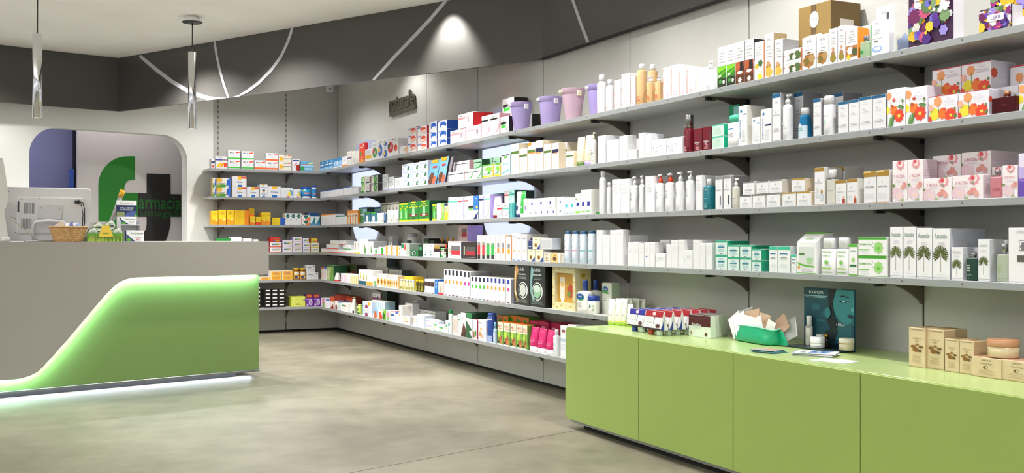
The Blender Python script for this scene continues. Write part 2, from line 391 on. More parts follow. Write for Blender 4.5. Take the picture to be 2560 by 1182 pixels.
# back room: bluish wall, stock shelf
M_blue = surf('blue_grey_paint', '9a99b8', .7, .2, 2, '9594b3')
rb = empty('wall_stockroom', (X0W+nx*1.9, WW+ny*1.9, 0), TH, kind='structure')
mb = MB(); mb.box(-6.2, 0, 0, .8, .05, CEIL, M_blue); obj('painted_face', mb, rb)
ss = empty('stock_shelving', (X0W+nx*1.9, WW+ny*1.9, 0), TH, label='dark stock shelving seen through the opening, left of the logo board', cat='shelving')
LS = Line((X0W+nx*1.88, WW+ny*1.88), TH); s0 = LS.at(181)[0]; s1 = s0+.6
mb = MB(); mb.box(s0, -.06, 0, s0+.02, -.02, 2.1, M_blk); mb.box(s1, -.06, 0, s1+.02, -.02, 2.1, M_blk); obj('side_panel', mb, ss)
for k in range(8):
    mb = MB(); mb.box(s0+.02, -.06, .2+k*.26, s1, -.02, .215+k*.26, M_up); obj('shelf_board', mb, ss)
    mb = MB(); mb.box(s0+.03, -.058, .216+k*.26, s0+.2, -.022, .36+k*.26+.02*(k % 3), mat('wSsV'[k % 4])); obj('stock_box', mb, ss)
mb = MB(); mb.box(s0-.05, -.1, 0, s0-.01, -.06, EYE+(HZ-424)*LS.at(178)[1]/F, mat('4a6fb8', 'matte')); obj('blue_panel', mb, loc=(X0W+nx*1.9, WW+ny*1.9, 0), rz=TH, label='blue panel standing beside the dark stock shelving', cat='panel')
l = bpy.data.lights.new('stockroom_light', 'AREA'); l.size = .8; l.energy = 12; l.color = (.66, .71, 1); o = bpy.data.objects.new('stockroom_light', l); COL.objects.link(o); o.location = (X0W-1.6+nx*1.2, WW-.4+ny*1.2, 2.4)
l = bpy.data.lights.new('logo_light', 'AREA'); l.shape = 'RECTANGLE'; l.size = 1.5; l.size_y = .15; l.energy = 7; l.color = (1, .96, .96); o = bpy.data.objects.new('logo_light', l); COL.objects.link(o); o.location = (X0W-.9+nx*.3, WW-.23+ny*.3, 2.35)
# ---------------------------------------------------------------- soffit
def pz(px, py, z): return at_z(px, py, z)
A0 = pz(0, 255, SOF); A1 = pz(107, 264, SOF); AB = pz(297, 278.5, SOF); BC = pz(1359, 148.3, SOF)
CXS = 3.035
dA = ((A1[0]-A0[0]), (A1[1]-A0[1])); A_ = (A0[0]-dA[0]*9, A0[1]-dA[1]*9)
path = [A_, A0, A1, AB, (CXS, BC[1]), (CXS, -1.2)]
so = empty('soffit', kind='structure')
mb = MB(); vs = []; fs = []
for (x, y) in path: vs += [(x, y, SOF), (x, y, CEIL-.001)]
for i in range(len(path)-1): fs.append((2*i, 2*i+2, 2*i+3, 2*i+1))
mb.add(vs, fs, M_soff)
th = .025; inner = []
for i, (x, y) in enumerate(path):
    a = path[max(i-1, 0)]; b = path[min(i+1, len(path)-1)]; dx, dy = b[0]-a[0], b[1]-a[1]; q = math.hypot(dx, dy); inner.append((x-dy/q*th, y+dx/q*th))
vs = []; fs = []
for (x, y), (p, q) in zip(path, inner): vs += [(x, y, SOF), (p, q, SOF), (p, q, CEIL-.001)]
for i in range(len(path)-1): fs += [(3*i, 3*i+1, 3*i+4, 3*i+3), (3*i+1, 3*i+2, 3*i+5, 3*i+4)]
mb.add(vs, fs, M_soff); obj('fascia', mb, so)
LB = Line(AB, math.atan2(BC[1]-AB[1], CXS-AB[0])); LC = Line((CXS, 5), -math.pi/2)
def stripe(line, pts, w=.03, off=.004):
    q = [line.uz(*p) for p in pts]; nrm = (line.d[1], -line.d[0]); m = MB(); vs = []
    for i, (u, z) in enumerate(q):
        a = q[max(i-1, 0)]; b = q[min(i+1, len(q)-1)]; d = Vector((b[0]-a[0], b[1]-a[1])).normalized(); n = (-d.y*w/2, d.x*w/2)
        for sgn in (1, -1):
            uu, zz = u+n[0]*sgn, min(max(z+n[1]*sgn, SOF+.001), CEIL-.002)
            for of in (off, 0.0005): vs.append((line.P[0]+line.d[0]*uu+nrm[0]*of, line.P[1]+line.d[1]*uu+nrm[1]*of, zz))
    fs = []
    for i in range(len(q)-1):
        a, b = 4*i, 4*i+4; fs += [(a, a+2, b+2, b), (a+1, b+1, b+3, a+3), (a, b, b+1, a+1), (a+2, a+3, b+3, b+2)]
    m.add(vs, fs, M_strip); return obj('inlay_stripe', m, so)
stripe(LB, [(350, 138), (372, 158), (392.6, 175), (430.5, 203.7), (468, 226), (496.9, 238), (520.5, 245.5), (546.6, 249.5), (566, 249.5)], .034)
stripe(LB, [(537, 103), (542, 137), (549, 170.5), (559.6, 208.4), (572, 249)], .026)
stripe(LB, [(731, 66), (728, 82), (720.7, 104), (703, 142), (679, 175), (648.4, 206), (622, 226), (598.7, 241.6), (580, 249)], .028)
stripe(LB, [(1116, 0), (1110.8, 7.1), (1075, 49.7), (1032.6, 94.7), (990, 138.6), (936.7, 199), (933, 203)], .028)
stripe(LC, [(1426, -22), (1433, 0), (1451.6, 54.5), (1471.7, 107.8)], .026)
# dark strip in place of the shadow line under the fascia, above the right-hand wall
mb = MB(); mb.box(CXS-.03, -1.2, SOF-.004, CXS+.01, BC[1], SOF, M_dark, .001); obj('shadow_strip_1', mb, kind='structure')
# ---------------------------------------------------------------- backlit acrylic panels
def backlit(xa_, xb_, ytop, ybot, lab):
    ya = on_x(xb_, DW)[0]; yb = on_x(xa_, DW)[0]; Z = on_x((xa_+xb_)/2, DW)[1]; z1 = EYE+(HZ-ytop)*Z/F; z0 = EYE+(HZ-ybot)*Z/F
    e = empty('backlit_panel', (DW-.004, (ya+yb)/2, z0), label=lab, cat='light panel', group='backlit panels behind the shelves')
    w = (yb-ya)/2; h = z1-z0; r = w*.62; pts = []
    for (cx, cz, a0) in ((w-r, r, -90), (w-r, h-r, 0), (-(w-r), h-r, 90), (-(w-r), r, 180)):
        for i in range(9):
            a = math.radians(a0+90*i/8); pts.append((cx+r*math.cos(a), cz+r*math.sin(a)))
    zs = SZ[0]-.03-z0
    low = [p for p in pts if p[1] < zs]; up = [p for p in pts if p[1] > zs]
    low = [p for p in low if p[0] > 0]+[(w, zs), (-w, zs)]+[p for p in low if p[0] <= 0]
    up = [(w, zs)]+[p for p in up if p[0] > 0]+[p for p in up if p[0] <= 0]+[(-w, zs)]
    mb = MB(); mb.prism(low, -.012, 0, M_back, 'x'); obj('lit_panel', mb, e)
    mb = MB(); mb.prism(up, -.012, 0, M_backr, 'x'); obj('upper_panel', mb, e)
backlit(885, 951, 352, 606, 'backlit white panel on the wall nearest the shelf corner')
backlit(1211, 1336, 266, 606, 'large backlit white panel on the wall below the purple buckets')
# ---------------------------------------------------------------- shelves
ORD = ['first', 'second', 'third', 'fourth', 'fifth', 'sixth', 'seventh', 'eighth', 'ninth', 'tenth']
LEV = ['top', 'second', 'third', 'fourth', 'fifth', 'bottom']
def bracket(par, along, at, lev_z, length, tag_=None):
    P = [(0, 0), (length, 0), (length, -.016), (length-.045, -.016), (length-.05, -.008)]
    for i in range(9):
        a = i/8; P.append((length-.05-(length-.065)*a, -.010-.066*a**1.9))
    P += [(.012, -.085), (0, -.085)]
    mb = MB()
    if along == 'x':  # wall x=DW, bracket sticks out to -x
        mb.prism([(-p, q) for p, q in P], -.005, .005, M_brk, 'y'); mb.box(-length-.004, -.008, -.016, -length+.03, .008, 0, M_blk, .001); mb.box(-.02, -.009, -.022, 0, .009, 0, M_blk, .001)
    else:
        mb.prism([(-p, q) for p, q in P], -.005, .005, M_brk, 'x'); mb.box(-.008, -length-.004, -.016, .008, -length+.03, 0, M_blk, .001)
    return obj('bracket', mb, par, at)
for lv, z in enumerate(SZ):
    bays = [(max(-.3, 1.699+k), 2.699+k) for k in range(-2, 7)]+[(8.699, 9.699), (9.699, WF)]
    bays = sorted(set(bays)); bays = [b for b in bays if b[1] > (4.6 if lv >= 4 else 1.6)]
    end = {4: 4.575, 5: 4.472}.get(lv, 1.699)
    n = len(bays)
    for k, (a, b) in enumerate(bays):
        if a < end: a = end
        q = n-1-k
        lab = ('short white corner piece of the %s long wall shelf' % LEV[lv]) if b == WF else ('white board of the %s long wall shelf, %s full bay from the corner' % (LEV[lv], ORD[q-1]))
        e = empty('wall_shelf', (DW, (a+b)/2, z), label=lab, cat='shelf', group='shelves on the long wall')
        h = (b-a)/2
        mb = MB(); mb.box(-(DW-DF)+.003, -h+.001, -.020, -.0015, h-.001, 0, M_shelf, .001); obj('shelf_board', mb, e)
        mb = MB(); mb.box(-(DW-DF)-.002, -h+.001, -.024, -(DW-DF)+.0025, h-.001, .0005, M_edge, .0015)
        if a < 5:
            for s_ in (-.85, -.35, .35, .85): mb.box(-(DW-DF)-.0028, h*s_-.003, -.014, -(DW-DF)-.0015, h*s_+.003, -.008, M_brk, .0003)
        obj('edge_strip', mb, e)
        for y in UPR:
            if a <= y < b: bracket(e, 'x', (-.001, y-(a+b)/2, -.0205), z, .235)
xj = on_y(733, WF)[0]; xw0 = on_y(521, WF)[0]
for lv, z in enumerate(SZ):
    for k, (a, b) in enumerate(((xw0, xj), (xj, DW-.002))):
        e = empty('wall_shelf', ((a+b)/2, WW, z), label='white board of the %s short wall shelf, %s' % (LEV[lv], ('left part behind the counter end', 'right part in the corner')[k]), cat='shelf', group='shelves on the short wall')
        h = (b-a)/2
        mb = MB(); mb.box(-h+.001, -(WW-WF)+.003, -.020, h-.001, -.0015, 0, M_shelf, .001); obj('shelf_board', mb, e)
        mb = MB(); mb.box(-h+.001, -(WW-WF)-.002, -.024, h-.001 if k == 0 else h-(DW-DF), -(WW-WF)+.0025, .0005, M_edge, .0015); obj('edge_strip', mb, e)
        for x in (xa, xb):
            if a <= x < b: bracket(e, 'y', (x-(a+b)/2, -.001, -.0205), z, .25)
# ---------------------------------------------------------------- naturale sign, corner sensor
def solidtext(st, ext, m, wide, high, thick=.0):
    cu = bpy.data.curves.new('t', 'FONT'); cu.body = st; cu.resolution_u = 3; cu.size = 1; cu.extrude = .05; cu.offset = thick
    o = bpy.data.objects.new('t', cu); COL.objects.link(o); me = bpy.data.meshes.new_from_object(o.evaluated_get(bpy.context.evaluated_depsgraph_get()))
    V = [v.co.copy() for v in me.vertices]; Fs = [tuple(p.vertices) for p in me.polygons]
    bpy.data.objects.remove(o); bpy.data.curves.remove(cu); bpy.data.meshes.remove(me)
    a0 = min(v.x for v in V); a1 = max(v.x for v in V); b0 = min(v.y for v in V); b1 = max(v.y for v in V)
    mb = MB(); mb.add([((v.x-a0)/(a1-a0)*wide, -(v.z/.05)*ext/2, (v.y-b0)/(b1-b0)*high) for v in V], Fs, m); return mb
yN0 = on_x(979, DW)[0]; yN1 = on_x(1043, DW)[0]
zz = lambda px, py, X: EYE+(HZ-py)*on_x(px, X)[1]/F
zb = zz(981, 289.5, DW-.02); zt_ = zz(981, 276, DW-.02); zl = zz(1027, 225, DW-.02)
e = empty('wall_sign', (DW-.022, yN0, zb), -math.pi/2, label='dark metal wall sign reading naturale above the long shelves', cat='sign')
Wn = yN0-yN1; M_sign = surf('bronze_sign_metal', '5d574c', .45, .3, 20, '575146', .5)
mb = MB(); mb.box(0, 0, 0, Wn, .012, zt_-zb, M_sign, .001); obj('bar', mb, e)
obj('lettering', solidtext('naturale', .014, M_sign, Wn*.98, zl-zt_+.02, .02), e, (0, .003, zt_-zb-.012))
for q in (.1, .9):
    mb = MB(); mb.lathe([(.004, -.0001), (.004, .011)], M_alu, n=8); o = obj('standoff', mb, e, (Wn*q, .0115, .02)); o.rotation_euler = (-math.pi/2, 0, 0)
e = empty('motion_sensor', (DW-.09, WW, zz(835, 236, DW)-.0), label='small white sensor box in the corner under the dark fascia', cat='sensor')
mb = MB(); mb.box(-.035, -.045, 0, .035, -.001, .09, 'W', .006); obj('housing', mb, e)
mb = MB(); mb.lathe([(.002, 0), (.012, .004), (.014, .01)], mat('s', 'plastic'), n=12); o = obj('lens', mb, e, (0, -.054, .03)); o.rotation_euler = (-math.pi/2, 0, 0)
# ---------------------------------------------------------------- pendants
for px, Z, y0, y1, cpy, lab in ((93.5, 6.5, 84, 295, None, 'chrome tube pendant lamp over the monitor'), (480.5, 7.43, 130, 322, 40, 'chrome tube pendant lamp under a round ceiling canopy')):
    X = (px-CX)/F*Z; x, y = CY*X+SY*Z, -SY*X+CY*Z; zt_ = EYE+(HZ-y0)*Z/F; zb = EYE+(HZ-y1)*Z/F; R = .0285; H = zt_-zb
    e = empty('pendant_lamp', (x, y, CEIL), label=lab, cat='lamp', group='pendant lamps over the counter')
    mb = MB(); mb.lathe([(R-.003, .003), (R-.002, 0), (R, .002), (R, H-.003), (R-.003, H), (.006, H)], M_chrome, n=32, cap=False); obj('tube_shade', mb, e, (0, 0, zb-CEIL))
    mb = MB(); mb.lathe([(.001, 0), (R-.003, .001)], emat('lamp_diffuser', (1, .95, .88), 3), n=24); obj('diffuser', mb, e, (0, 0, zb-CEIL+.012))
    mb = MB(); mb.tube([(0, 0, zt_-CEIL), (0.001, 0, -.1), (0, 0, -.02)], .0035, M_blk, 8); obj('cable', mb, e)
    mb = MB(); mb.lathe([(.03, -.05), (.068, -.047), (.072, -.043)], M_blk, n=32); obj('canopy_disc', mb, e)
    mb = MB(); mb.lathe([(.071, -.043), (.066, -.03), (.045, -.012), (.04, -.001)], mat('w', 'satin'), n=32); obj('canopy', mb, e)
# ---------------------------------------------------------------- service counter
TC = math.radians(13.93); GP = (0.0, 6.609)
def cline(off): return Line((GP[0]-math.sin(TC)*off, GP[1]+math.cos(TC)*off), TC)
GL, FL_ = cline(0), cline(-.075)
sc = empty('service_counter', (GP[0], GP[1], 0), TC, label='grey service counter with glowing green cut-out front', cat='counter')
CT = .9045
xr = FL_.at(672)[0]; xg = GL.at(648)[0]; xl = -2.6
cut = [(0, 950.6), (30, 949), (54, 946), (75, 939.5), (93.5, 930), (107, 918), (118, 905), (133, 890), (148, 872), (172, 846), (197, 816), (222, 786.5), (246, 757.6), (266, 735), (285.6, 715.7), (299, 705.5), (315, 698.5), (330, 695), (344.7, 693.5), (450, 691), (550, 689), (647.5, 686.7), (672, 686)]
cp = [FL_.uz(*q) for q in cut]; ztop = cp[-1][1]
cp = [(xl, cp[0][1])]+cp[:-1]+[(xr, ztop)]
mb = MB(); fr = -.075
pts = cp+[(xr, CT), (xl, CT)]
vs = [(u, fr, z) for u, z in cp]+[(u, fr, CT) for u, z in cp]; n = len(cp)
fs = [(i, i+1, n+i+1, n+i) for i in range(n-1)]; mb.add(vs, fs, M_grey)
vs = [(u, fr, z) for u, z in cp]+[(u, fr+.02, z) for u, z in cp]+[(u, fr+.02, CT) for u, z in cp]
fs = [(i, n+i, n+i+1, i+1) for i in range(n-1)]+[(n+i, 2*n+i, 2*n+i+1, n+i+1) for i in range(n-1)]; mb.add(vs, fs, M_grey)
obj('front_panel', mb, sc)
mb = MB(); mb.box(xl, fr+.0005, CT-.025, xr, .62, CT, M_grey, .001); obj('countertop', mb, sc)
mb = MB(); mb.box(xr-.02, fr+.021, ztop, xr, .62, CT-.0255, M_grey, .001); mb.box(xg-.02, fr+.021, ztop, xr-.0205, .6, ztop+.018, M_grey, .001); obj('end_panel', mb, sc)
mb = MB(); mb.box(xl, 0, .05, xg, .02, CT-.026, M_cgreen, .001); mb.box(xg-.02, .0205, .05, xg, .6, CT-.026, M_cgreen, .001); obj('green_panel', mb, sc)
mb = MB(); mb.box(xl, -.012, .036, xg, .6, .0495, M_alu, .002); obj('base_profile', mb, sc)
mb = MB(); mb.box(xl, .09, 0, xg-.12, .5, .0355, M_dark, .002); obj('plinth', mb, sc)
mb = MB(); off = []
for i, (u, z) in enumerate(cp):
    a = cp[max(i-1, 0)]; b = cp[min(i+1, n-1)]; d = Vector((b[0]-a[0], b[1]-a[1])).normalized(); off.append((u-d.y*.016, -.022, z+d.x*.016))
mb.tube([p for p in off if p[0] < xg-.02], .004, M_led, 6); obj('led_strip', mb, sc)
for a, b in zip(off[:-1], off[1:]):      # the strip's own light, thrown back on to the green panel
    if b[0] > xg or a[0] < -2.4: pass
    L_ = math.hypot(b[0]-a[0], b[2]-a[2]); l = bpy.data.lights.new('led_strip_light', 'AREA'); l.shape = 'RECTANGLE'; l.size = L_; l.size_y = .012; l.energy = 7*L_; l.color = (.62, .97, .98)
    o = bpy.data.objects.new('led_strip_light', l); COL.objects.link(o); u_, z_ = (a[0]+b[0])/2, (a[2]+b[2])/2; y_ = -.046
    o.location = (GP[0]+u_*math.cos(TC)-y_*math.sin(TC), GP[1]+u_*math.sin(TC)+y_*math.cos(TC), z_)
    from mathutils import Matrix
    ex = Vector((math.cos(TC)*(b[0]-a[0])/L_, math.sin(TC)*(b[0]-a[0])/L_, (b[2]-a[2])/L_)); ez = -Vector((-math.sin(TC), math.cos(TC), 0)); ey = ez.cross(ex)
    o.rotation_euler = Matrix((ex, ey, ez)).transposed().to_euler()
mb = MB(); mb.box(xl, .055, .030, xg-.03, .07, .0355, M_ledb, .0005); obj('floor_led_strip', mb, sc)
def cloc(px, off, z=CT): L = cline(off); u, Z = L.at(px); return (L.P[0]+L.d[0]*u, L.P[1]+L.d[1]*u, z), Z
# ---------------------------------------------------------------- low green cabinet run
CE = 4.459; seams = [4.452, 3.809, 3.160, 2.512, 1.863, 1.214]
wt = empty('cabinet_worktop', (CABX, CE, CABZ), label='long pale green worktop wrapping down the end of the low cabinets', cat='worktop')
r = .03; th = .019; Hh = CABZ-.045
def arc_(cy, cz, a0, rad): return [(cy+rad*math.cos(math.radians(a0+90*i/8)), cz+rad*math.sin(math.radians(a0+90*i/8))) for i in range(9)]
mb = MB(); mb.box(.0215, -3.4, -th, DW-CABX-.001, -.031, 0, M_gtop, .0008); obj('top_board', mb, wt)
P = [(-.0305, 0)]+arc_(-r, -r, 0, r)[::-1]+arc_(-r, -Hh+r, -90, r)[::-1]+arc_(-r, -Hh+r, -90, r-th)+arc_(-r, -r, 0, r-th)+[(-.0305, -th)]
mb = MB(); mb.prism(P, .0215, DW-CABX-.001, M_gtop, 'x', M_gtop); obj('end_panel', mb, wt)
for k in range(5):
    a, b = seams[k+1], seams[k]
    if k == 0: b = CE-.0315
    e = empty('base_cabinet', (CABX, (a+b)/2, 0), label='green cabinet door unit, %s from the rounded left end' % ORD[k], cat='cabinet', group='low green cabinets along the right wall')
    h = (b-a)/2
    mb = MB(); mb.box(.022, -h+.0005, .047, DW-CABX-.003, h-.0005, CABZ-.0195, M_green, .001); obj('carcass', mb, e)
    mb = MB()
    if k == 0:
        r = .03; hh = h+.0315; P = [(-h+.002, .046), (hh-r, .046)]+[(hh-r+r*math.sin(math.pi/2*i/6), .046+r-r*math.cos(math.pi/2*i/6)) for i in range(1, 7)]+[(hh-r+r*math.cos(math.pi/2*i/6), CABZ-.0006-r+r*math.sin(math.pi/2*i/6)) for i in range(7)]+[(-h+.002, CABZ-.0006)]
        mb.prism(P, -.003, .0205, M_green, 'x', M_green)
    else:
        mb.box(-.003, -h+.0015, .046, .0205, h-.0015, CABZ-.0006, M_green, .0012)
    obj('door', mb, e)
    mb = MB(); mb.box(.05, -h, 0, .45, h-(.06 if k == 0 else 0), .0455, M_dark, .001); obj('plinth', mb, e)
mb = MB(); mb.box(.012, seams[-1], .030, .045, CE-.03, .044, M_alu, .001); obj('base_profile', mb, None, (CABX, 0, 0), label='grey metal base rail under the low green cabinets', cat='rail')
# ---------------------------------------------------------------- products
KN = dict(box=('carton', 'box'), bottle=('bottle', 'bottle'), pump=('pump_bottle', 'bottle'), can=('spray_can', 'spray can'), jar=('jar', 'jar'),
          tube=('cream_tube', 'tube'), perfume=('perfume_bottle', 'bottle'), flat=('bottle', 'bottle'), book=('booklet', 'booklet'))
def rings(mb, R, m, n=20, smooth=True, cy=0, cap=True):
    o = len(mb.v)
    for rx, ry, z, pw in R:
        for i in range(n):
            a = 2*math.pi*i/n; c, s = math.cos(a), math.sin(a); e = 2/pw
            mb.v.append((rx*math.copysign(abs(c)**e, c), cy+ry*math.copysign(abs(s)**e, s), z))
    k = mb.mi(m)
    for j in range(len(R)-1):
        for i in range(n):
            i2 = (i+1) % n; mb.f.append((o+j*n+i, o+j*n+i2, o+(j+1)*n+i2, o+(j+1)*n+i)); mb.m.append(k); mb.sm.append(smooth)
    if cap:
        mb.f.append(tuple(o+i for i in range(n))[::-1]); mb.m.append(k); mb.sm.append(False)
        l = len(R)-1; mb.f.append(tuple(o+l*n+i for i in range(n))); mb.m.append(k); mb.sm.append(False)
def build(st, w, h, d):
    """returns list of (part name, MB); one entry -> single mesh thing"""
    kind, base, sec, op, a_ = st['kind'], st['base'], st['sec'], st['op'], st['art']
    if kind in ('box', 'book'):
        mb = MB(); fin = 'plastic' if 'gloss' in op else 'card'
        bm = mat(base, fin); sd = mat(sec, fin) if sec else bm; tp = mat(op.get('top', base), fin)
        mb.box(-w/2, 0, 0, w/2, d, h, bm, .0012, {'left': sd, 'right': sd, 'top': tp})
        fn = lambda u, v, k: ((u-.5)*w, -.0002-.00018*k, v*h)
        art(mb, a_, fn, w, h)
        sa = op.get('sa')
        if sa is None and d > .05 and base in 'Wwc' and not sec: sa = 'l .15 .25 .85 .8 6 h'
        if sa:
            for sx in (1, -1):
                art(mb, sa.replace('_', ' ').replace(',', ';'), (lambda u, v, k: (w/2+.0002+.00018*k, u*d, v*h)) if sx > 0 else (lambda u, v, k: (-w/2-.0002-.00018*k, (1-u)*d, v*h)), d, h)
        mb.box(-w/2+.002, d*.5-.0006, h+.0001, w/2-.002, d*.5+.0006, h+.0004, bm, .0001)   # tuck-flap seam
        return [('carton', mb)]
    r = w/2; P = []
    if kind in ('bottle', 'pump', 'can', 'flat'):
        hb = float(op.get('hb', .75)); cr = float(op.get('cr', .6)); fl_ = float(op.get('sy', .6 if kind == 'flat' else 1)); pw = 4.5 if kind == 'flat' else float(op.get('pw', 2))
        bfin = op.get('fin', 'plastic'); ry = r*fl_; mb = MB(); H = hb*h; nk = H+(.02*h if kind != 'can' else .012*h); tp_ = float(op.get('tp', 1))
        sh = float(op.get('sh', .10))*h
        R = [(r*.93, ry*.93, 0, pw), (r, ry, .012*h, pw), (r, ry, .3*(H-sh), pw), (r*tp_, ry*tp_, H-sh, pw), (r*tp_*.97, ry*tp_*.97, H-sh*.6, pw), (r*tp_*.82, ry*tp_*.82, H-sh*.22, max(2, pw*.7)), (r*cr*.92, min(ry, r*cr)*.92, H, 2), (r*cr*.85, min(ry, r*cr)*.85, nk, 2)]
        rings(mb, R, mat(base, bfin), 24, cy=ry)
        if pw > 3: fn = lambda u, v, k: ((u-.5)*w, -.0006-.0002*k, v*H)
        else: fn = lambda u, v, k: ((r+.0006+.0002*k)*math.sin((u-.5)*2.3), ry-(ry+.0006+.0002*k)*math.cos((u-.5)*2.3), v*H)
        if a_: art(mb, a_, fn, w, H, True)
        P.append(('body', mb)); mb = MB(); cf = op.get('cf', 'plastic')
        if kind == 'pump':
            hs = (h-nk); q = r*cr
            rings(mb, [(q, q, nk-.01*h, 2), (q, q, nk+hs*.34, 2), (q*.8, q*.8, nk+hs*.4, 2), (q*.42, q*.42, nk+hs*.44, 2), (q*.4, q*.4, nk+hs*.78, 2)], mat(op.get('col', sec), cf), 16, cy=ry)
            P.append(('collar', mb)); mb = MB(); s_ = -1 if 'L' in op else 1
            rings(mb, [(q*.72, q*.72, nk+hs*.72, 2), (q*.78, q*.78, h-.004, 2), (q*.5, q*.5, h, 2)], mat(sec, cf), 16, cy=ry)
            xs = sorted((0, s_*(q*.5+r*.75))); mb.box(xs[0], ry-q*.35, h-hs*.26, xs[1], ry+q*.35, h-.001, mat(sec, cf), .002)
            P.append(('pump_head', mb))
        else:
            q = r*cr; qy = min(ry, q)
            if kind == 'can': q = r*float(op.get('cr', .94)); qy = q
            if 'sq' in op: rings(mb, [(q, qy*.95, nk-.01*h, 5), (q, qy*.95, h-.01, 5), (q*.93, qy*.9, h-.002, 4), (q*.8, qy*.8, h, 4)], mat(sec, cf), 24, cy=ry)
            else: rings(mb, [(q, qy, nk-.012*h, 2), (q, qy, h-.004, 2), (q*.9, qy*.9, h, 2)], mat(sec, cf), 20, cy=ry)
            P.append(('cap', mb))
        return P
    if kind == 'jar':
        hb = float(op.get('hb', .68)); mb = MB(); H = hb*h; k_ = float(op.get('cr', .97))
        rings(mb, [(r*.9, r*.9, 0, 2), (r*.98, r*.98, .05*h, 2), (r*.98, r*.98, H-.02*h, 2), (r*.9, r*.9, H, 2)], mat(base, op.get('fin', 'plastic')), 28, cy=r)
        fn = lambda u, v, k: ((r*.98+.0004+.0002*k)*math.sin((u-.5)*2.3), r-(r*.98+.0004+.0002*k)*math.cos((u-.5)*2.3), v*H)
        art(mb, a_, fn, w, H, True); P.append(('body', mb)); mb = MB()
        rings(mb, [(r*k_, r*k_, H-.01*h, 2), (r*k_*1.01, r*k_*1.01, H+.03*h, 2), (r*k_, r*k_, h-.04*h, 2), (r*k_*.93, r*k_*.93, h, 2)], mat(sec, 'plastic'), 28, cy=r); P.append(('lid', mb)); return P
    if kind == 'tube':
        up = 'up' in op; hc = float(op.get('hc', .14))*h; mb = MB()
        R = [(r*.8, r*.62, hc*.9, 2), (r*.84, r*.66, hc*1.15, 2), (r*.9, r*.55, h*.5, 2), (r*.98, r*.22, h*.88, 2.5), (r, r*.05, h*.93, 3), (r, r*.045, h, 3)]
        rings(mb, R, mat(base, 'plastic'), 20, cy=r*.66)
        def fn(u, v, k):
            z = hc*1.15+v*(h*.93-hc*1.15); t = max(0, min(1, (z-hc)/(h*.93-hc))); ry = r*(.66-.61*t**1.4); x = (u-.5)*w*(.86+.13*t)
            yy = r*.66-ry*math.sqrt(max(0, 1-(abs(x)/(r*(.9+.1*t)+.001))**2))-.0012-.0002*k; return (x, yy, z)
        art(mb, a_, fn, w, h, True); P.append(('body', mb)); mb = MB()
        rings(mb, [(r*.76, r*.62, 0, 2), (r*.8, r*.66, .003, 2), (r*.8, r*.66, hc, 2)], mat(sec, 'plastic'), 20, cy=r*.66); P.append(('cap', mb)); return P
    if kind == 'perfume':
        hb = float(op.get('hb', .8)); mb = MB(); H = hb*h; dd = min(d, w*.55)
        mb.box(-w/2, 0, 0, w/2, dd, H, mat(base, op.get('fin', 'glass')), .003)
        fn = lambda u, v, k: ((u-.5)*w, -.0003-.0002*k, v*H); art(mb, a_, fn, w, H); P.append(('body', mb)); mb = MB(); q = w*float(op.get('cr', .18))
        rings(mb, [(q*.7, q*.7, H, 2), (q*.7, q*.7, H+(h-H)*.2, 2)], mat('s', 'metal'), 14, cy=dd/2, cap=False); P.append(('neck', mb)); mb = MB()
        rings(mb, [(q, q, H+(h-H)*.2, 2), (q, q, h-.002, 2), (q*.9, q*.9, h, 2)], mat(sec, op.get('cf', 'metal')), 18, cy=dd/2); P.append(('cap', mb)); return P
STY = {}
def styles(txt):
    for ln in txt.strip().split('\n'):
        ln = ln.strip()
        if not ln: continue
        k, kind, base, sec, op, desc, a_ = [q.strip() for q in (ln.split('|')+[''])[:7]]
        o = {}
        for q in op.split():
            if '=' in q: a, b = q.split('=', 1); o[a] = b
            else: o[q] = 1
        STY[k] = dict(key=k, kind=kind, base=base, sec=sec, op=o, desc=desc, art=a_)
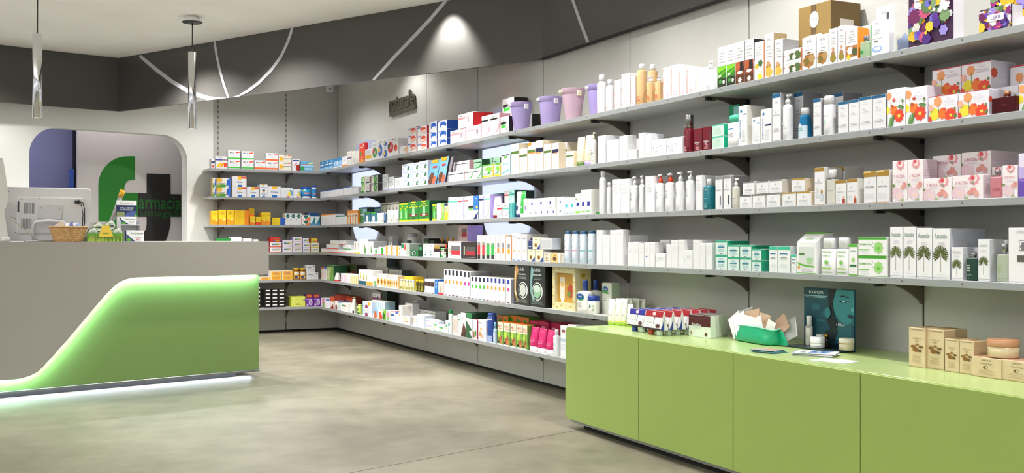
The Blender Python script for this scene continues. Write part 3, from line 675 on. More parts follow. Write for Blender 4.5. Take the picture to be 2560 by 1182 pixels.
styles('''
bl1|box|z||top=B|small blue and white carton|r 0 0 1 .3 B;r .1 .5 .9 .62 W;e .7 .8 .2 .12 B;l .2 .1 .8 .25 2 W
bl2|box|B|z||narrow pale blue carton|r 0 .7 1 1 z;r .2 .3 .5 .65 W;r 0 0 1 .12 W
wor|box|W||top=W|white carton with orange base|r 0 0 1 .15 o;l .15 .5 .85 .9 5 a
wpu|box|w||top=S|white carton with purple band|r 0 .46 1 .55 v;l .2 .6 .7 .9 4 s;l .2 .1 .7 .35 3 s
wgr|box|w||top=S|white carton with pale green marks|e .35 .72 .14 .06 g;e .35 .55 .14 .06 l;v .2 .1 .8 .45 3 s
wg2|box|w||top=S|beige-white slim carton|v .2 .05 .8 .3 3 s;e .5 .75 .15 .05 a
redb|box|O|r||tall red carton with candle picture|r 0 0 1 .12 o;q .35 .05 .65 .05 .5 .55 y;q .42 .05 .58 .05 .5 .35 W;r .15 .78 .7 .81 W;e .8 .88 .1 .05 W;e .3 .45 .12 .09 g
yel|box|W|||white carton with yellow spaghetti picture|r .05 .2 .95 .5 y;l .08 .24 .92 .48 3 o;l .2 .62 .8 .85 3 s
gcir|box|W|||white carton with green oval|e .55 .42 .42 .30 g;e .35 .5 .2 .18 r;l .35 .3 .8 .5 4 W;l .15 .78 .85 .95 2 s
bcir|box|W|||white carton with blue oval|e .5 .45 .42 .33 b;e .3 .5 .18 .18 y;l .4 .35 .8 .55 4 W;l .15 .82 .85 .97 2 s
bci2|box|W|||small white carton with blue disc|e .55 .35 .42 .33 b;e .35 .4 .18 .18 y;l .2 .75 .8 .95 2 s
rcir|box|W|||white carton with red oval|e .5 .5 .46 .30 r;e .25 .58 .2 .16 G;l .35 .4 .85 .6 4 p;l .15 .85 .85 .98 2 s;e .9 .9 .1 .05 r
rci2|box|W|||narrow white carton with small red oval|e .45 .45 .4 .2 O;e .3 .5 .18 .1 r;l .15 .8 .85 .95 2 s
worg|box|W|||white carton with orange edge|r .9 0 1 .9 o;r .5 .3 .85 .7 e;l .1 .6 .45 .85 3 a
orst|box|W|r|top=O|white carton with orange half disc|e .62 .5 .33 .38 O;r .1 0 1 .28 W;r .3 .3 .9 .52 W;l .4 .1 .95 .45 2 o;r .05 .8 .4 .9 b
blst|box|W|b|top=b|white carton with blue half disc|e .6 .5 .36 .38 b;r .15 0 1 .2 W;r .38 .1 .84 .45 W;l .1 .75 .45 .95 2 b
pkc|box|W|p|top=r|white and pink plaster carton|r 0 .62 .65 .76 i;r .72 0 1 1 p;l .05 .2 .5 .55 4 h;t .2 .87 .12 .3 G Rucap;v .7 .35 .85 .7 2 S
pkr|box|W|r|top=r|white and pink plaster carton, red side|r 0 .62 .65 .76 i;r .72 0 1 1 p;l .05 .2 .5 .55 4 h;t .2 .87 .12 .3 G Rucap;v .7 .35 .85 .7 2 S
wbk|box|W|p||white stocking carton with black band|r 0 .72 .8 .8 k;t .35 .88 .08 .6 G Rucap;l .2 .3 .7 .6 5 a;q .6 0 1 .3 1 .5 .95 .5 i
bkg|box|W|k|top=k|white carton with black band and green square|r .05 .52 .7 .68 k;r .1 .3 .65 .48 37c837;t .38 .75 .09 .5 G Rucap;v .7 .1 .78 .3 1 k
wb1|bottle|W|W|hb=.82 cr=.62|tall white bottle with white cap|t .4 .45 .2 .2 h ^DR;l .2 .08 .7 .2 3 p
cw|box|W||top=W|white carton with wavy coral edge|q .02 .95 .1 .95 .18 .75 .08 .55 .16 .35 .1 .05 .02 .05 .08 .35 0 .55 .1 .75 f7a08c;l .3 .06 .8 .2 3 p;l .3 .82 .8 .92 2 h
or1|bottle|u|W|hb=.86 cr=.62 sh=.05 fin=frost|large orange lotion bottle, white cap|t .3 .6 .05 .2 o m;l .15 .1 .75 .25 3 O
or2|pump|u|W|hb=.78 cr=.5 sh=.06 fin=frost|small orange pump bottle|t .5 .6 .06 .3 o m;l .2 .15 .8 .35 4 O
wp1|pump|W|W|hb=.72 cr=.5 sh=.14 sy=.7|white pump bottle|l .2 .05 .8 .3 4 h
wyl|box|W|||small white carton with cream edge|r 0 .2 .1 1 c;l .3 .1 .8 .3 3 h
ggr|box|W|||tall white carton, green leaf picture base|r 0 0 1 .52 2f7d12;q 0 .5 1 .52 1 .44 0 .36 7bc62b;q 0 .3 1 .42 1 .36 0 .2 5aa51f;r 0 0 1 .22 1f2d10;F .35 .14 .16 5 3f8f3c;F .75 .12 .14 5 efe9d8;e .3 .28 .18 .03 W;l .1 .6 .9 .9 4 f0f0f2
brn|box|W|k|top=k|tall white carton, brown amber picture base|r 0 0 1 .52 8a3c1a;q 0 .5 1 .52 1 .4 0 .3 b3562a;q .5 .3 .95 .3 .9 .52 .5 .5 1c1014;r 0 0 1 .2 5a2e16;F .5 .08 .2 6 f2e6da;e .5 .26 .3 .04 fff4e0;l .1 .6 .9 .9 4 f0f0f2
lem|box|W|o|top=W|white carton with lemon and herbs picture|r 0 0 .94 .52 W;F .25 .35 .2 6 d7b52c;F .65 .42 .24 7 3d6a35;F .6 .06 .25 6 f0d828;F .8 .25 .15 5 e8efe4;r .94 0 1 .95 o;l .1 .65 .8 .9 4 h
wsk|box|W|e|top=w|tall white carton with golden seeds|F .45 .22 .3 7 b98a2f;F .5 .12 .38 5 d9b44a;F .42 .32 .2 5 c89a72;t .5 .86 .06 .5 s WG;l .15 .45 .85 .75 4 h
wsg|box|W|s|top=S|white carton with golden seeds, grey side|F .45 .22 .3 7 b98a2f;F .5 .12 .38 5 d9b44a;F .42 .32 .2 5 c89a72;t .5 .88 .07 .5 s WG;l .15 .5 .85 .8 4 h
wol|box|W|o|top=W|flat white carton with olives picture|q 0 .5 1 .62 1 .08 .1 0 a87236;F .2 .22 .16 6 dfe6ee;F .5 .3 .14 6 3f5a34;F .8 .36 .16 6 4e6a3a;F .62 .22 .1 5 e6efe0;l .15 .75 .85 .92 2 h
wnt|box|W|||white carton with spilled nuts picture|F .5 .28 .4 8 a8752f;F .35 .24 .2 6 7a6a2a;F .72 .32 .22 6 b4905a;F .15 .18 .08 5 c09448;t .5 .86 .09 .45 s WG;t .5 .74 .07 .6 h OLIO;l .2 .42 .8 .66 3 h
wnt2|box|W|||white carton with tall seed picture|F .5 .28 .26 6 b07a55;F .5 .42 .18 5 c99a7a;F .5 .16 .36 7 96832f;t .5 .88 .06 .45 s WG;l .2 .55 .8 .78 3 h
wlm|box|W|o|top=W|white carton with olive and lemon picture|r 0 .1 1 .45 b5783c;F .35 .3 .24 6 dfe2ea;F .75 .25 .25 7 4a5a36;F .25 .1 .16 6 e6c726;l .2 .55 .8 .85 4 h;t .5 .9 .07 .4 s WG
grp|perfume|c8ecc8|s|hb=.72 cr=.24|green glass perfume bottle|r .08 .25 .4 .45 g
wtl|box|W|g|top=W|white carton behind green perfume|t .6 .88 .06 .5 s WG
wbs|box|W||top=B sa=|white carton with blue water swirl|e .5 .16 .46 .09 9fb8e8;e .55 .17 .3 .05 W;r 0 .47 1 .485 h;t .5 .9 .05 .5 s WG;l .2 .6 .8 .75 3 h;r .3 .38 .6 .41 S
wsp|box|W|w|top=w sa=F_.5_.15_.4_7_a9bde6|tall white carton with spray bottle picture|r .5 .1 .62 .42 j;r .53 .42 .59 .5 s;e .4 .08 .4 .06 b9cdf0;r .58 .72 .7 .85 S;t .4 .86 .05 .5 s WG
R2a|box|W||top=b|small white carton with blue lid|v .1 .1 .9 .8 2 h;r 0 .9 1 1 b
R2b|box|W|||small plain white carton|v .2 .1 .8 .8 3 a;l .1 .85 .9 .95 1 s
al1|box|W|G|top=G|green aloe carton|r 0 0 1 .2 g;e .45 .55 .35 .4 5fae2e;e .5 .5 .15 .35 cfe6b0;q .7 0 1 0 1 .9 .8 .9 w
al2|box|w|G|top=G|white carton with plum stripe|r .7 0 1 .85 8b3b73;l .1 .2 .6 .7 4 s;r 0 0 1 .12 A
al3|box|w|S|top=G|white carton with green leaf|F .62 .45 .26 6 3f8f3c;e .62 .45 .1 .2 7cbf4a;l .05 .7 .6 .85 2 s;r 0 .9 1 1 A
sm1|box|h|s|top=A|small grey-white carton|l .1 .3 .9 .8 5 s;r 0 0 1 .08 V
arc|box|W|a|top=w|white carton with blue arc and leaf|o .55 .35 .45 .5 9fc3e6;r .3 0 1 .15 W;q .6 .15 .85 .15 .8 .6 .65 .55 4b7a4a;e .8 .55 .08 .1 S;l .05 .8 .6 .95 2 V;r 0 0 1 .06 a
rc1|box|W|p|top=p|white plaster carton, rose swoosh|r 0 .68 .9 .76 S;t .35 .87 .13 .5 G Rucap;q .5 .05 .75 .1 .95 .4 1 .65 .92 .66 .85 .4 .65 .15 .5 .1 d8b0bb;l .1 .35 .6 .55 3 h
rc2|box|W|g|top=G|white plaster carton, green swoosh|r 0 .68 .9 .76 S;t .35 .87 .13 .5 G Rucap;q .5 .05 .75 .1 .95 .4 1 .65 .92 .66 .85 .4 .65 .15 .5 .1 g;l .1 .35 .6 .55 3 h
rc3|box|9fc7ab|G|top=G|green plaster carton|r 0 .62 .9 .72 G;t .35 .82 .13 .6 G Rucap;q 0 .05 .75 .1 .95 .4 1 .65 .92 .66 .85 .4 .65 .2 0 .12 g
rc4|box|W|y|top=l|white carton with yellow green swoosh|r 0 0 1 .14 y;e .6 .62 .36 .2 7cc24a;q .1 .2 .7 .25 .9 .5 .7 .4 .3 .3 g;r .92 0 1 1 y;r 0 .9 1 1 L;e .35 .4 .2 .16 W
tg1|box|d5e2e6|x|top=A|tall clear carton with two tubes|e .5 .85 .25 .05 L;r .15 .2 .42 .78 W;r .55 .2 .82 .78 W;r .05 .92 .95 .97 A;q .05 .05 .95 .2 .95 .3 .05 .14 x;r .2 .45 .4 .6 x;r .6 .45 .8 .6 x
wb2|box|W|c|top=w|white cream carton with green band|r 0 .66 1 .75 55752b;l .15 .5 .85 .6 2 c;q .2 .05 .26 .05 .34 .4 .3 .4 e;q .36 .05 .4 .05 .44 .34 .4 .34 e;t .4 .88 .05 .6 h Rilastil
wb3|box|W|c|top=w|white cream carton with navy band|r 0 .62 1 .76 1d2348;r 0 .58 .8 .61 o;q .2 .05 .26 .05 .34 .4 .3 .4 e;l .15 .82 .85 .92 2 h
wb4|box|W|c|top=o|white carton, orange corner and green band|r 0 .9 .5 1 o;r 0 .66 1 .75 55752b;r 0 .62 1 .655 o;q .2 .05 .26 .05 .34 .4 .3 .4 e;l .15 .8 .85 .88 2 h
ct1|tube|c|55752b||cream tube with green cap|l .15 .2 .85 .8 6 e;r .15 .6 .85 .63 L
ct2|tube|c|V||cream tube with lilac cap|l .15 .2 .85 .8 6 e;r .15 .6 .85 .63 L
cp1|pump|w|c|hb=.78 cr=.42 sh=.16|cream pump bottle with beige head|l .15 .1 .85 .6 6 s;r .1 .42 .9 .44 L
wc1|box|W||top=a|white cosmetic carton, faint rose edge|r 0 0 .06 1 f3dfe6;l .2 .08 .8 .22 4 h;r .75 .75 .85 .95 h
wd1|box|W||top=a|white carton with two dark dots|e .1 .5 .025 .03 k;e .62 .58 .03 .035 R;t .35 .52 .06 .45 s SOPHIA;l .12 .15 .5 .4 5 h;r 0 .64 1 .65 h
rca|can|R|s|hb=.66 cr=.9 cf=metal|dark red spray can with silver cap|t .4 .65 .3 .2 h ^R;l .15 .05 .7 .25 4 p
rcb|box|R|R|gloss|dark red carton with white lettering|t .4 .38 .06 .6 W DEFENCE;t .4 .31 .06 .4 W MAN;l .2 .05 .7 .25 4 p;q .8 .1 .86 .3 .9 .5 .84 .8 .95 .8 .98 .5 .92 .25 .86 .05 S
mc1|box|d8efe4|M|top=M|pale green carton with mint lid|r 0 .9 1 1 m;l .12 .15 .85 .8 7 j;r .08 .1 .12 .85 j
fb1|flat|W|m|hb=.77 cr=.72 sq sh=.04|white bottle with mint green cap|r .15 .72 .6 .76 z;l .15 .4 .6 .6 4 s
gb1|box|0f8a5f|G|top=G|green carton behind mint capped bottle|r .5 .7 1 .95 x
dm1|box|W|w|top=w|tall white carton with blue vertical lettering|t .2 .42 .62 .13 z ^DERMOLICHTENA;e .32 .86 .13 .04 z;r .6 .77 .98 .795 z;l .4 .1 .8 .4 5 h
dm2|box|W|w|top=w|white carton, vertical lettering, violet bar|t .2 .42 .62 .13 z ^DERMOLICHTENA;e .26 .86 .1 .04 z;r .38 .5 .98 .54 n;l .4 .08 .8 .4 5 h
dm3|box|W|w|top=w|small white carton with pale blue lettering|t .2 .42 .6 .13 a ^DERMOLICHTENA;e .26 .88 .1 .04 z;r .58 .76 1 .79 B;l .4 .1 .8 .4 4 h
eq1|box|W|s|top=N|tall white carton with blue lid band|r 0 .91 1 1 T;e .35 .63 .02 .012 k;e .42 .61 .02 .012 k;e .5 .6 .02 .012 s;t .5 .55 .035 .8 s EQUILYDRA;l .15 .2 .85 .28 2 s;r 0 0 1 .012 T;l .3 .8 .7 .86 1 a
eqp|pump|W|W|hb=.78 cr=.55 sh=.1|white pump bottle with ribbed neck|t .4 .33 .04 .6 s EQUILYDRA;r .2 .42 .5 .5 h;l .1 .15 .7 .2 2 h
eqb|bottle|2a86bd|W|hb=.76 cr=.62 sh=.08 tp=.82 fin=frost|two tone blue lotion bottle|r 0 0 1 .55 cbdde8;r .4 .5 .55 .62 W;l .1 .3 .7 .48 2 x
eqw|bottle|W|W|hb=.78 cr=.8 sh=.03 sy=.8|white bottle with rounded white cap|t .45 .62 .04 .7 s EQUILYDRA;e .4 .42 .1 .1 j;l .2 .12 .7 .18 2 h
pop|box|f5f2fa|e8e4f2|top=R sa=F_.12_.6_.13_7_e0563a,l_.3_.4_.95_.95_10_ddd8e6|white carton printed with large poppies|r 0 .97 1 1 r;F .32 .76 .14 7 f2a26a;F .22 .28 .17 8 f0e23a;F .5 .28 .16 7 f07a28;F .78 .17 .2 9 ea4527;e .78 .17 .05 .06 e8d84a;e .55 .45 .05 .05 e0503f;q .36 .3 .38 .3 .35 .68 .33 .68 6d8f55;e .92 .42 .04 .05 6d8f4a;q 0 0 .12 0 .1 .18 0 .24 e23b2a;F .08 .55 .1 6 f3b8a5;q .9 .05 1 .1 .97 .22 .88 .15 5d8a48;t .72 .84 .05 .42 b9b6c6 Papavero;l .5 .66 .95 .78 3 d9d6e2;t .6 .95 .03 .5 c9c6d2 LERBOLARIO
po2|box|f5f2fa|e8e4f2|top=w|tall white carton with poppies and stems|F .12 .82 .16 7 f2a26a;F .02 .45 .16 8 f0e23a;F .4 .42 .2 7 f07a28;F .68 .27 .26 9 ea4527;e .68 .27 .08 .05 e8d84a;e .4 .7 .08 .05 d8452f;e .3 .54 .08 .04 d8452f;e .88 .65 .06 .04 6d8f4a;q .2 0 .34 0 .46 .3 .34 .3 5d8a48;q .1 .02 .2 0 .3 .28 .2 .24 6fa05a;q .6 .5 .9 .42 .98 .5 .7 .56 5d8a48;q .84 .4 .86 .4 .9 .62 .88 .62 6d8f55;q .16 .7 .18 .7 .34 .48 .32 .48 8fae77;t .6 .84 .035 .5 c3c0d0 Papavero;l .35 .7 .9 .78 2 d9d6e2
prf|perfume|5c0716|c98a62|hb=.72 cr=.11 fin=glass cf=metal|dark red glass perfume bottle|t .55 .5 .09 .4 a8585f Papavero
r3a|box|W||top=o|slim white carton with orange top|r 0 .9 1 1 o;r .3 .6 .8 .68 e;v .1 .1 .9 .5 2 h
r3b|box|W||top=g|slim white carton with green top|r 0 .88 1 1 2b8f78;r .2 .6 .9 .66 h;v .1 .1 .9 .5 2 h
r3c|box|e9dfcc|o|top=o|tall orange and cream slim carton|r 0 .82 1 1 o;r 0 0 .3 .8 o;e .5 .6 .2 .06 n
r3d|box|x|A|top=n|pale carton with dark blue lid|r 0 .9 1 1 0f3a78;F .3 .75 .22 6 3f8a6a;F .4 .25 .25 6 4a8f5f;r .3 .5 .9 .6 a
r3e|box|2f6f86|n|top=G|small blue and green carton|r .1 .8 .9 1 g;e .5 .4 .2 .3 W;r 0 0 1 .12 W
r3f|box|W|s|top=w|white herbal carton with leaf|q .1 .15 .25 .15 .3 .6 .15 .7 6f8f4a;l .35 .5 .9 .9 3 h;F .6 .2 .16 5 8a8f3a;r 0 0 1 .1 W
r3g|bottle|4f6f95|h|hb=.85 cr=.5|small blue bottle|r 0 0 1 .2 n;r .1 .5 .9 .55 a
r3h|box|c9c7bd|A|top=A|grey herbal carton in upper row|q .35 .1 .55 .1 .6 .7 .4 .8 5d5a45;l .05 .85 .95 .95 1 G;r 0 0 1 .1 w
gr1|box|2c8f2c|G|top=G|green herb carton with yellow base|r 0 0 1 .12 e6e81c;r 0 .9 1 .97 y;r .25 .15 .75 .6 5fb85a;q .2 .6 .9 .8 .9 .84 .2 .66 y;q .35 .2 .65 .2 .6 .55 .4 .55 9fd69a
gr2|box|1f7a2a|G|top=G|wide green carton with glass jar|r 0 0 1 .11 e6e81c;e .5 .97 .25 .04 y;q .35 .3 .65 .3 .6 .75 .4 .75 8fc48f;o .5 .78 .22 .08 e8d83a;r .1 .26 .9 .38 7a2a1c;r .35 .28 .65 .35 W;r .4 .13 .6 .22 A;r .05 .7 .25 .74 y;r .75 .7 .95 .74 y
ws1|box|W|L|top=w|white carton with yellow swoosh|q .55 .95 .75 .95 .85 .6 .7 .2 .6 0 1 0 1 1 .6 1 7bbf2e;q .5 .95 .7 .95 .8 .6 .65 .2 .5 0 .6 0 .7 .3 .72 .6 .5 .9 f0b82a;t .28 .75 .12 .45 s Line
ws2|box|e8e3a8|y|top=n|small pale yellow carton|r 0 .85 1 1 n;r 0 0 1 .5 d8c83a;l .2 .55 .8 .75 3 g
ru1|box|W|V|top=S|tall white plaster carton, teal band|r 0 .78 1 .84 57b8a8;t .4 .9 .06 .7 S Rucap;q .8 .78 .95 .5 .8 .2 .1 .03 .1 .1 .65 .25 .8 .5 .7 .78 b8bcc8;l .1 .3 .5 .6 4 h
ru2|box|W|V|top=S|tall white plaster carton, red band|r 0 .78 1 .84 c8303a;t .4 .9 .06 .7 S Rucap;q .8 .78 .95 .5 .8 .2 .1 .03 .1 .1 .65 .25 .8 .5 .7 .78 b8bcc8;l .1 .3 .5 .6 4 h
ru3|box|W|V|top=S|tall white plaster carton, navy band|r 0 .78 1 .86 n;t .4 .92 .06 .7 S Rucap;q .8 .78 .95 .5 .8 .2 .1 .03 .1 .1 .65 .25 .8 .5 .7 .78 b8bcc8;l .1 .3 .5 .6 4 h
ru4|box|W|V|top=S|white plaster carton, black and green label|r 0 .46 1 .58 1d2a22;r .1 .38 .9 .45 L;t .5 .85 .06 .6 S Rucap;l .15 .1 .85 .3 3 h
ru5|box|2f74c0|n|top=n|blue plaster carton with yellow square|t .5 .88 .07 .8 W Rucap;e .7 .5 .2 .06 y;r 0 0 1 .4 W;q 0 0 .7 0 1 .3 .5 .2 n;r .05 .7 .95 .74 z
tu1|tube|e8e2dc|R||white and red cream tube|r .1 .62 .9 .68 r;t .5 .8 .07 .6 s Rucap;q .1 .1 .6 .2 .5 .3 .1 .25 l
tl1|box|2f8f9a|A|top=A|teal carton in back row|r .1 .85 .9 .92 x
rs1|box|W|r|top=w|small plaster carton, red band|r 0 .58 1 .7 c8303a;t .4 .82 .14 .7 S Rucap;q .8 .55 .95 .4 .8 .2 .1 .05 .1 .15 .65 .25 .8 .5 b8bcc8
rs2|box|W|m|top=w|small plaster carton, teal band|r 0 .58 1 .7 57b8a8;t .4 .82 .14 .7 S Rucap;q .8 .55 .95 .4 .8 .2 .1 .05 .1 .15 .65 .25 .8 .5 b8bcc8
rs3|box|d9c9c9|p|top=A|upper plaster carton, dark red band|r 0 .6 1 .72 a8303a;t .4 .82 .12 .7 S Rucap;q .8 .55 .95 .4 .8 .2 .1 .05 .1 .15 .65 .25 .8 .5 W
rs4|box|9ac9c0|A|top=t|upper plaster carton, teal|r 0 .6 1 .72 2b8f88;t .4 .82 .12 .7 A Rucap;q .8 .55 .95 .4 .8 .2 .1 .05 .1 .15 .65 .25 .8 .5 W
tv1|box|1f9a96|t|top=t|teal carton with vertical stripes|v .1 0 .9 1 3 x
tb1|tube|W|n||white tube with navy base|r .1 .5 .9 .58 B;r .3 .15 .7 .35 n
tg2|tube|37b24a|W||green cream tube|r 0 .8 1 1 W;t .5 .72 .06 .6 W ACT;e .4 .5 .12 .05 W;e .6 .3 .15 .04 W
ub1|box|W|w|top=a|white carton with small blue square|r .42 .35 .58 .62 2a2f96;v .1 .05 .35 .3 2 h
ub2|box|W|w|top=a|tall white carton, blue square, green line|r .25 .35 .75 .52 2a2f96;r .1 .12 .9 .15 6fcf3a;l .2 .75 .8 .9 2 h
ub3|box|W|w|top=a|white carton with turquoise square|r .25 .45 .65 .65 4fc3cf;r .1 .1 .9 .13 x;l .2 .75 .8 .9 2 h
ub4|box|W|w|top=a|white carton, blue square, lime square|r .25 .42 .8 .58 2a2f96;r .1 .08 .9 .18 8fd84a;e .2 .75 .14 .04 L
gst|box|3a8a2e|g|top=g|green acrylic divider strip|
av1|can|W|W|hb=.86 cr=.62|tall white spray can|t .4 .8 .04 .6 p Avene;l .1 .45 .6 .7 4 h
av2|bottle|W|W|hb=.85 cr=.6 sh=.06|white lotion bottle|t .4 .75 .05 .6 p Avene;l .1 .4 .6 .65 4 s
avb|box|W||top=w|tall white lotion carton|t .35 .86 .04 .5 p Avene;l .15 .55 .8 .8 6 h
avp|pump|W|W|hb=.76 cr=.5 sh=.08 L|white pump lotion bottle|t .35 .85 .04 .5 p Avene;l .1 .45 .6 .75 6 s
avr|pump|W|W|hb=.76 cr=.45 sh=.08 L col=O|white pump lotion bottle, red collar|t .35 .85 .04 .5 p Avene;l .1 .45 .6 .75 6 s
avs|bottle|t|W|hb=.77 cr=.5 sh=.05 pw=3|dark teal bottle with white cap|t .5 .85 .06 .7 c Avene;t .5 .7 .05 .6 x Cleanance;o .5 .35 .3 .14 x;l .2 .06 .8 .2 3 x
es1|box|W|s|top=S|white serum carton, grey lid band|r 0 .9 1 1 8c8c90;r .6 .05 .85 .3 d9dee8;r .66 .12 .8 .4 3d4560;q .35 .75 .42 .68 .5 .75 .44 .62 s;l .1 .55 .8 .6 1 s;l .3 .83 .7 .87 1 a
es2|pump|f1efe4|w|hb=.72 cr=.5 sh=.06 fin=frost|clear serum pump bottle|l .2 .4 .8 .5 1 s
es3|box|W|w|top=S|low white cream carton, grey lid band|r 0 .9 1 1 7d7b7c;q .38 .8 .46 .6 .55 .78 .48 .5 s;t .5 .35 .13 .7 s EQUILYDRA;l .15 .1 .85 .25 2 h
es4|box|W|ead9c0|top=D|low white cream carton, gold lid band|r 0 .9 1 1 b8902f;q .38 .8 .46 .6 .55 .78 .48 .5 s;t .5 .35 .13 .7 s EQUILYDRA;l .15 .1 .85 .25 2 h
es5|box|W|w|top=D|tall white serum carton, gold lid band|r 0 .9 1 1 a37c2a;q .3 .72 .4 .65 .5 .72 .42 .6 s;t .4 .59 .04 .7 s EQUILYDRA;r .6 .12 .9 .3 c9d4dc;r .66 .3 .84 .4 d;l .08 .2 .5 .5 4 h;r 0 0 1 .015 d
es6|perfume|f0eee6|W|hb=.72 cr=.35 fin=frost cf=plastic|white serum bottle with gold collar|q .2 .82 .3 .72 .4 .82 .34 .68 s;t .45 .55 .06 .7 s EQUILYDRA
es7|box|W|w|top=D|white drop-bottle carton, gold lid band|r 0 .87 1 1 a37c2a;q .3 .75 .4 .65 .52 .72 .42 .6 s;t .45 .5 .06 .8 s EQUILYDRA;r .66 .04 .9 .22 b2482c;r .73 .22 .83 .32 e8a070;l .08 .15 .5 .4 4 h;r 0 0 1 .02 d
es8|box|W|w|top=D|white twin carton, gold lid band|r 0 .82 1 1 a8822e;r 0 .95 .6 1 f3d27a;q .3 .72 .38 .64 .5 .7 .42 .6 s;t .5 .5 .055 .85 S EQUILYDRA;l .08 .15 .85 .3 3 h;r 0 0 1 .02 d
ros|box|f7eff3|ead8e2|top=701c30 sa=l_.1_.2_.9_.85_10_d8c8d2|squarish carton printed with roses|F .72 .84 .17 8 eca0ac;F .72 .86 .11 7 f7e3e0;F .68 .88 .07 6 d9505f;q .62 .68 .7 .6 .74 .7 .68 .76 93a08a;F .12 .3 .17 7 e9c9d6;F .28 .22 .16 7 ecd0da;e .26 .22 .03 .04 f3e3a0;F .7 .34 .1 6 e39a94;F .8 .22 .08 6 e8a8a0;F .58 .26 .07 6 e39a94;e .02 .5 .04 .06 6f8f4a;e .48 .05 .06 .05 9fb87a;t .33 .69 .14 .5 c4828f 3 ROSA;l .2 .5 .55 .6 3 e0d4dc
ro2|box|f7eff3|ead8e2|top=w sa=l_.1_.2_.9_.85_10_d8c8d2|tall narrow carton printed with roses|F .55 .9 .26 8 eca0ac;F .55 .92 .16 7 f7e3e0;F .5 .95 .1 6 d9505f;q .52 .8 .6 .76 .62 .82 .56 .84 93a08a;F .3 .22 .3 7 e9c9d6;F .5 .15 .26 7 ecd0da;e .5 .15 .05 .03 f3e3a0;F .85 .4 .15 6 e39a94;F .7 .35 .12 6 e8a8a0;e .1 .4 .1 .04 6f8f4a;e .7 .04 .1 .03 9fb87a;t .5 .62 .08 .75 cf8f9c 3 ROSA;l .2 .46 .85 .54 3 e0d4dc
rop|perfume|e79aa4|s|hb=.76 cr=.2 fin=frost cf=metal|pink rose perfume bottle|t .6 .4 .12 .6 b8304a 3 ROSA
vio|box|e9e2f8|V|top=w|tall carton with violet irises|F .3 .3 .5 6 8f6fd0;F .2 .15 .4 6 6a48b4;F .2 .55 .25 6 c3b2ec
g4a|box|W||top=w|flat white carton, yellow base line|r 0 0 1 .22 y
g4b|box|W||top=w|flat white carton, orange-red base line|r 0 0 1 .2 O;l .1 .55 .7 .75 1 h
g4g|box|W||top=w|flat white carton, green base line|r 0 0 1 .2 g;l .1 .55 .7 .75 1 h
w4a|box|w||top=w|white herbal carton with brown sprig|q .45 .3 .55 .3 .6 .9 .4 .85 8a5a3c;r 0 0 1 .12 d8c81e
w4b|box|w|s|top=A|white herbal carton with green sprig|q .5 .15 .6 .15 .62 .6 .45 .65 6f8f5a;F .6 .25 .14 5 5f8f4a;l .2 .7 .8 .9 2 h
w4c|box|W||top=w|small white carton with green leaf|F .6 .5 .2 5 g;r 0 0 1 .08 r
w4o|box|W||top=w|small white carton with orange slice|F .3 .55 .22 8 f0982a;e .3 .55 .06 .1 W;F .75 .45 .1 5 b8a83a;l .45 .7 .95 .9 2 h
gr4|box|W|9fb0a0|top=G|white carton with green and red panels|r 0 .6 .3 .95 0f7a4f;q .35 .5 .6 .5 .55 .95 .4 .9 cf4a3a;l .1 .15 .6 .4 3 h;r .62 .05 .98 .92 a9b8a8
gs4|box|1f7a3a|G|top=G|small green carton with white emblem|r .1 .1 .8 .9 G;o .45 .5 .25 .35 W
pot|jar|dcdcd6|s|hb=.85 cr=.9|large pale tub with dark label|r .35 .6 .95 .8 22352c;l .2 .2 .8 .45 3 s
dk4|box|13301f|k|top=k|small dark green carton in back row|r .2 .4 .8 .8 3f8f5a
w4d|box|w|c|top=p|white carton with green bottle print|r .3 .12 .6 .22 2f7a66;r .38 .3 .55 .5 7fb0a0;l .2 .65 .8 .92 3 s
bk4|box|2a1513|k|top=d|dark brown carton with gold top|r 0 .8 1 1 a88630;r 0 0 1 .5 e8e6e4
gw4|box|W|g|top=g|white and green carton|r 0 .75 1 .95 g;r .1 .6 .9 .7 r;q 0 0 1 0 .3 .35 0 .4 g
rb4|bottle|3c1a12|O|hb=.72 cr=.6|dark bottle with orange-red cap|r 0 .05 1 .6 e8efe6;r 0 .35 1 .45 L
wr4|box|e6e4e6|n|top=i|white window carton showing red card|r .25 .2 .95 .75 6a6a6c;r .28 .2 .95 .45 c32634;r .12 .3 .18 .6 d;l .4 .05 .95 .12 1 s;r 0 .93 1 1 c9b0b8
kr4|box|2b2322|k|top=R|dark window carton showing red card|r .25 .2 .92 .7 4f4a4a;r .28 .2 .92 .45 a82232;r .15 .2 .22 .75 d8cdb0;l .4 .05 .9 .12 1 s
wr5|box|d8c4c4|V|top=i|white window carton on upper row|r .35 .25 .95 .8 6a6a6c;r .38 .25 .95 .55 b02230;r .12 .3 .18 .7 d
br4|bottle|20120e|d|hb=.7 cr=.55|small dark brown bottle in back row|r .05 .1 .95 .5 d8d4c8
rd4|box|W|c|top=w|white carton with red tube picture|r .1 .5 .75 .72 8a8a8c;r .1 .18 .75 .6 c8303a;r .1 .02 .75 .18 2c2426;l .15 .8 .85 .92 2 h
gn4|box|W|c|top=w|white carton with green tube picture|r .12 .5 .8 .68 6a8a6c;r .1 .2 .82 .6 2fb04a;r .12 .04 .82 .2 22302a;l .15 .8 .85 .92 2 h
oo4|box|W|c|top=w|white carton with orange square|r .3 .5 .75 .68 8a8a8c;r .3 .28 .75 .48 f28a3a;l .15 .8 .85 .92 2 h
yo4|box|W|o|top=o|white carton with amber square|r .3 .5 .75 .68 8a8a8c;r .3 .28 .75 .48 f2a72a;l .15 .8 .85 .92 2 h;r .93 0 1 1 d
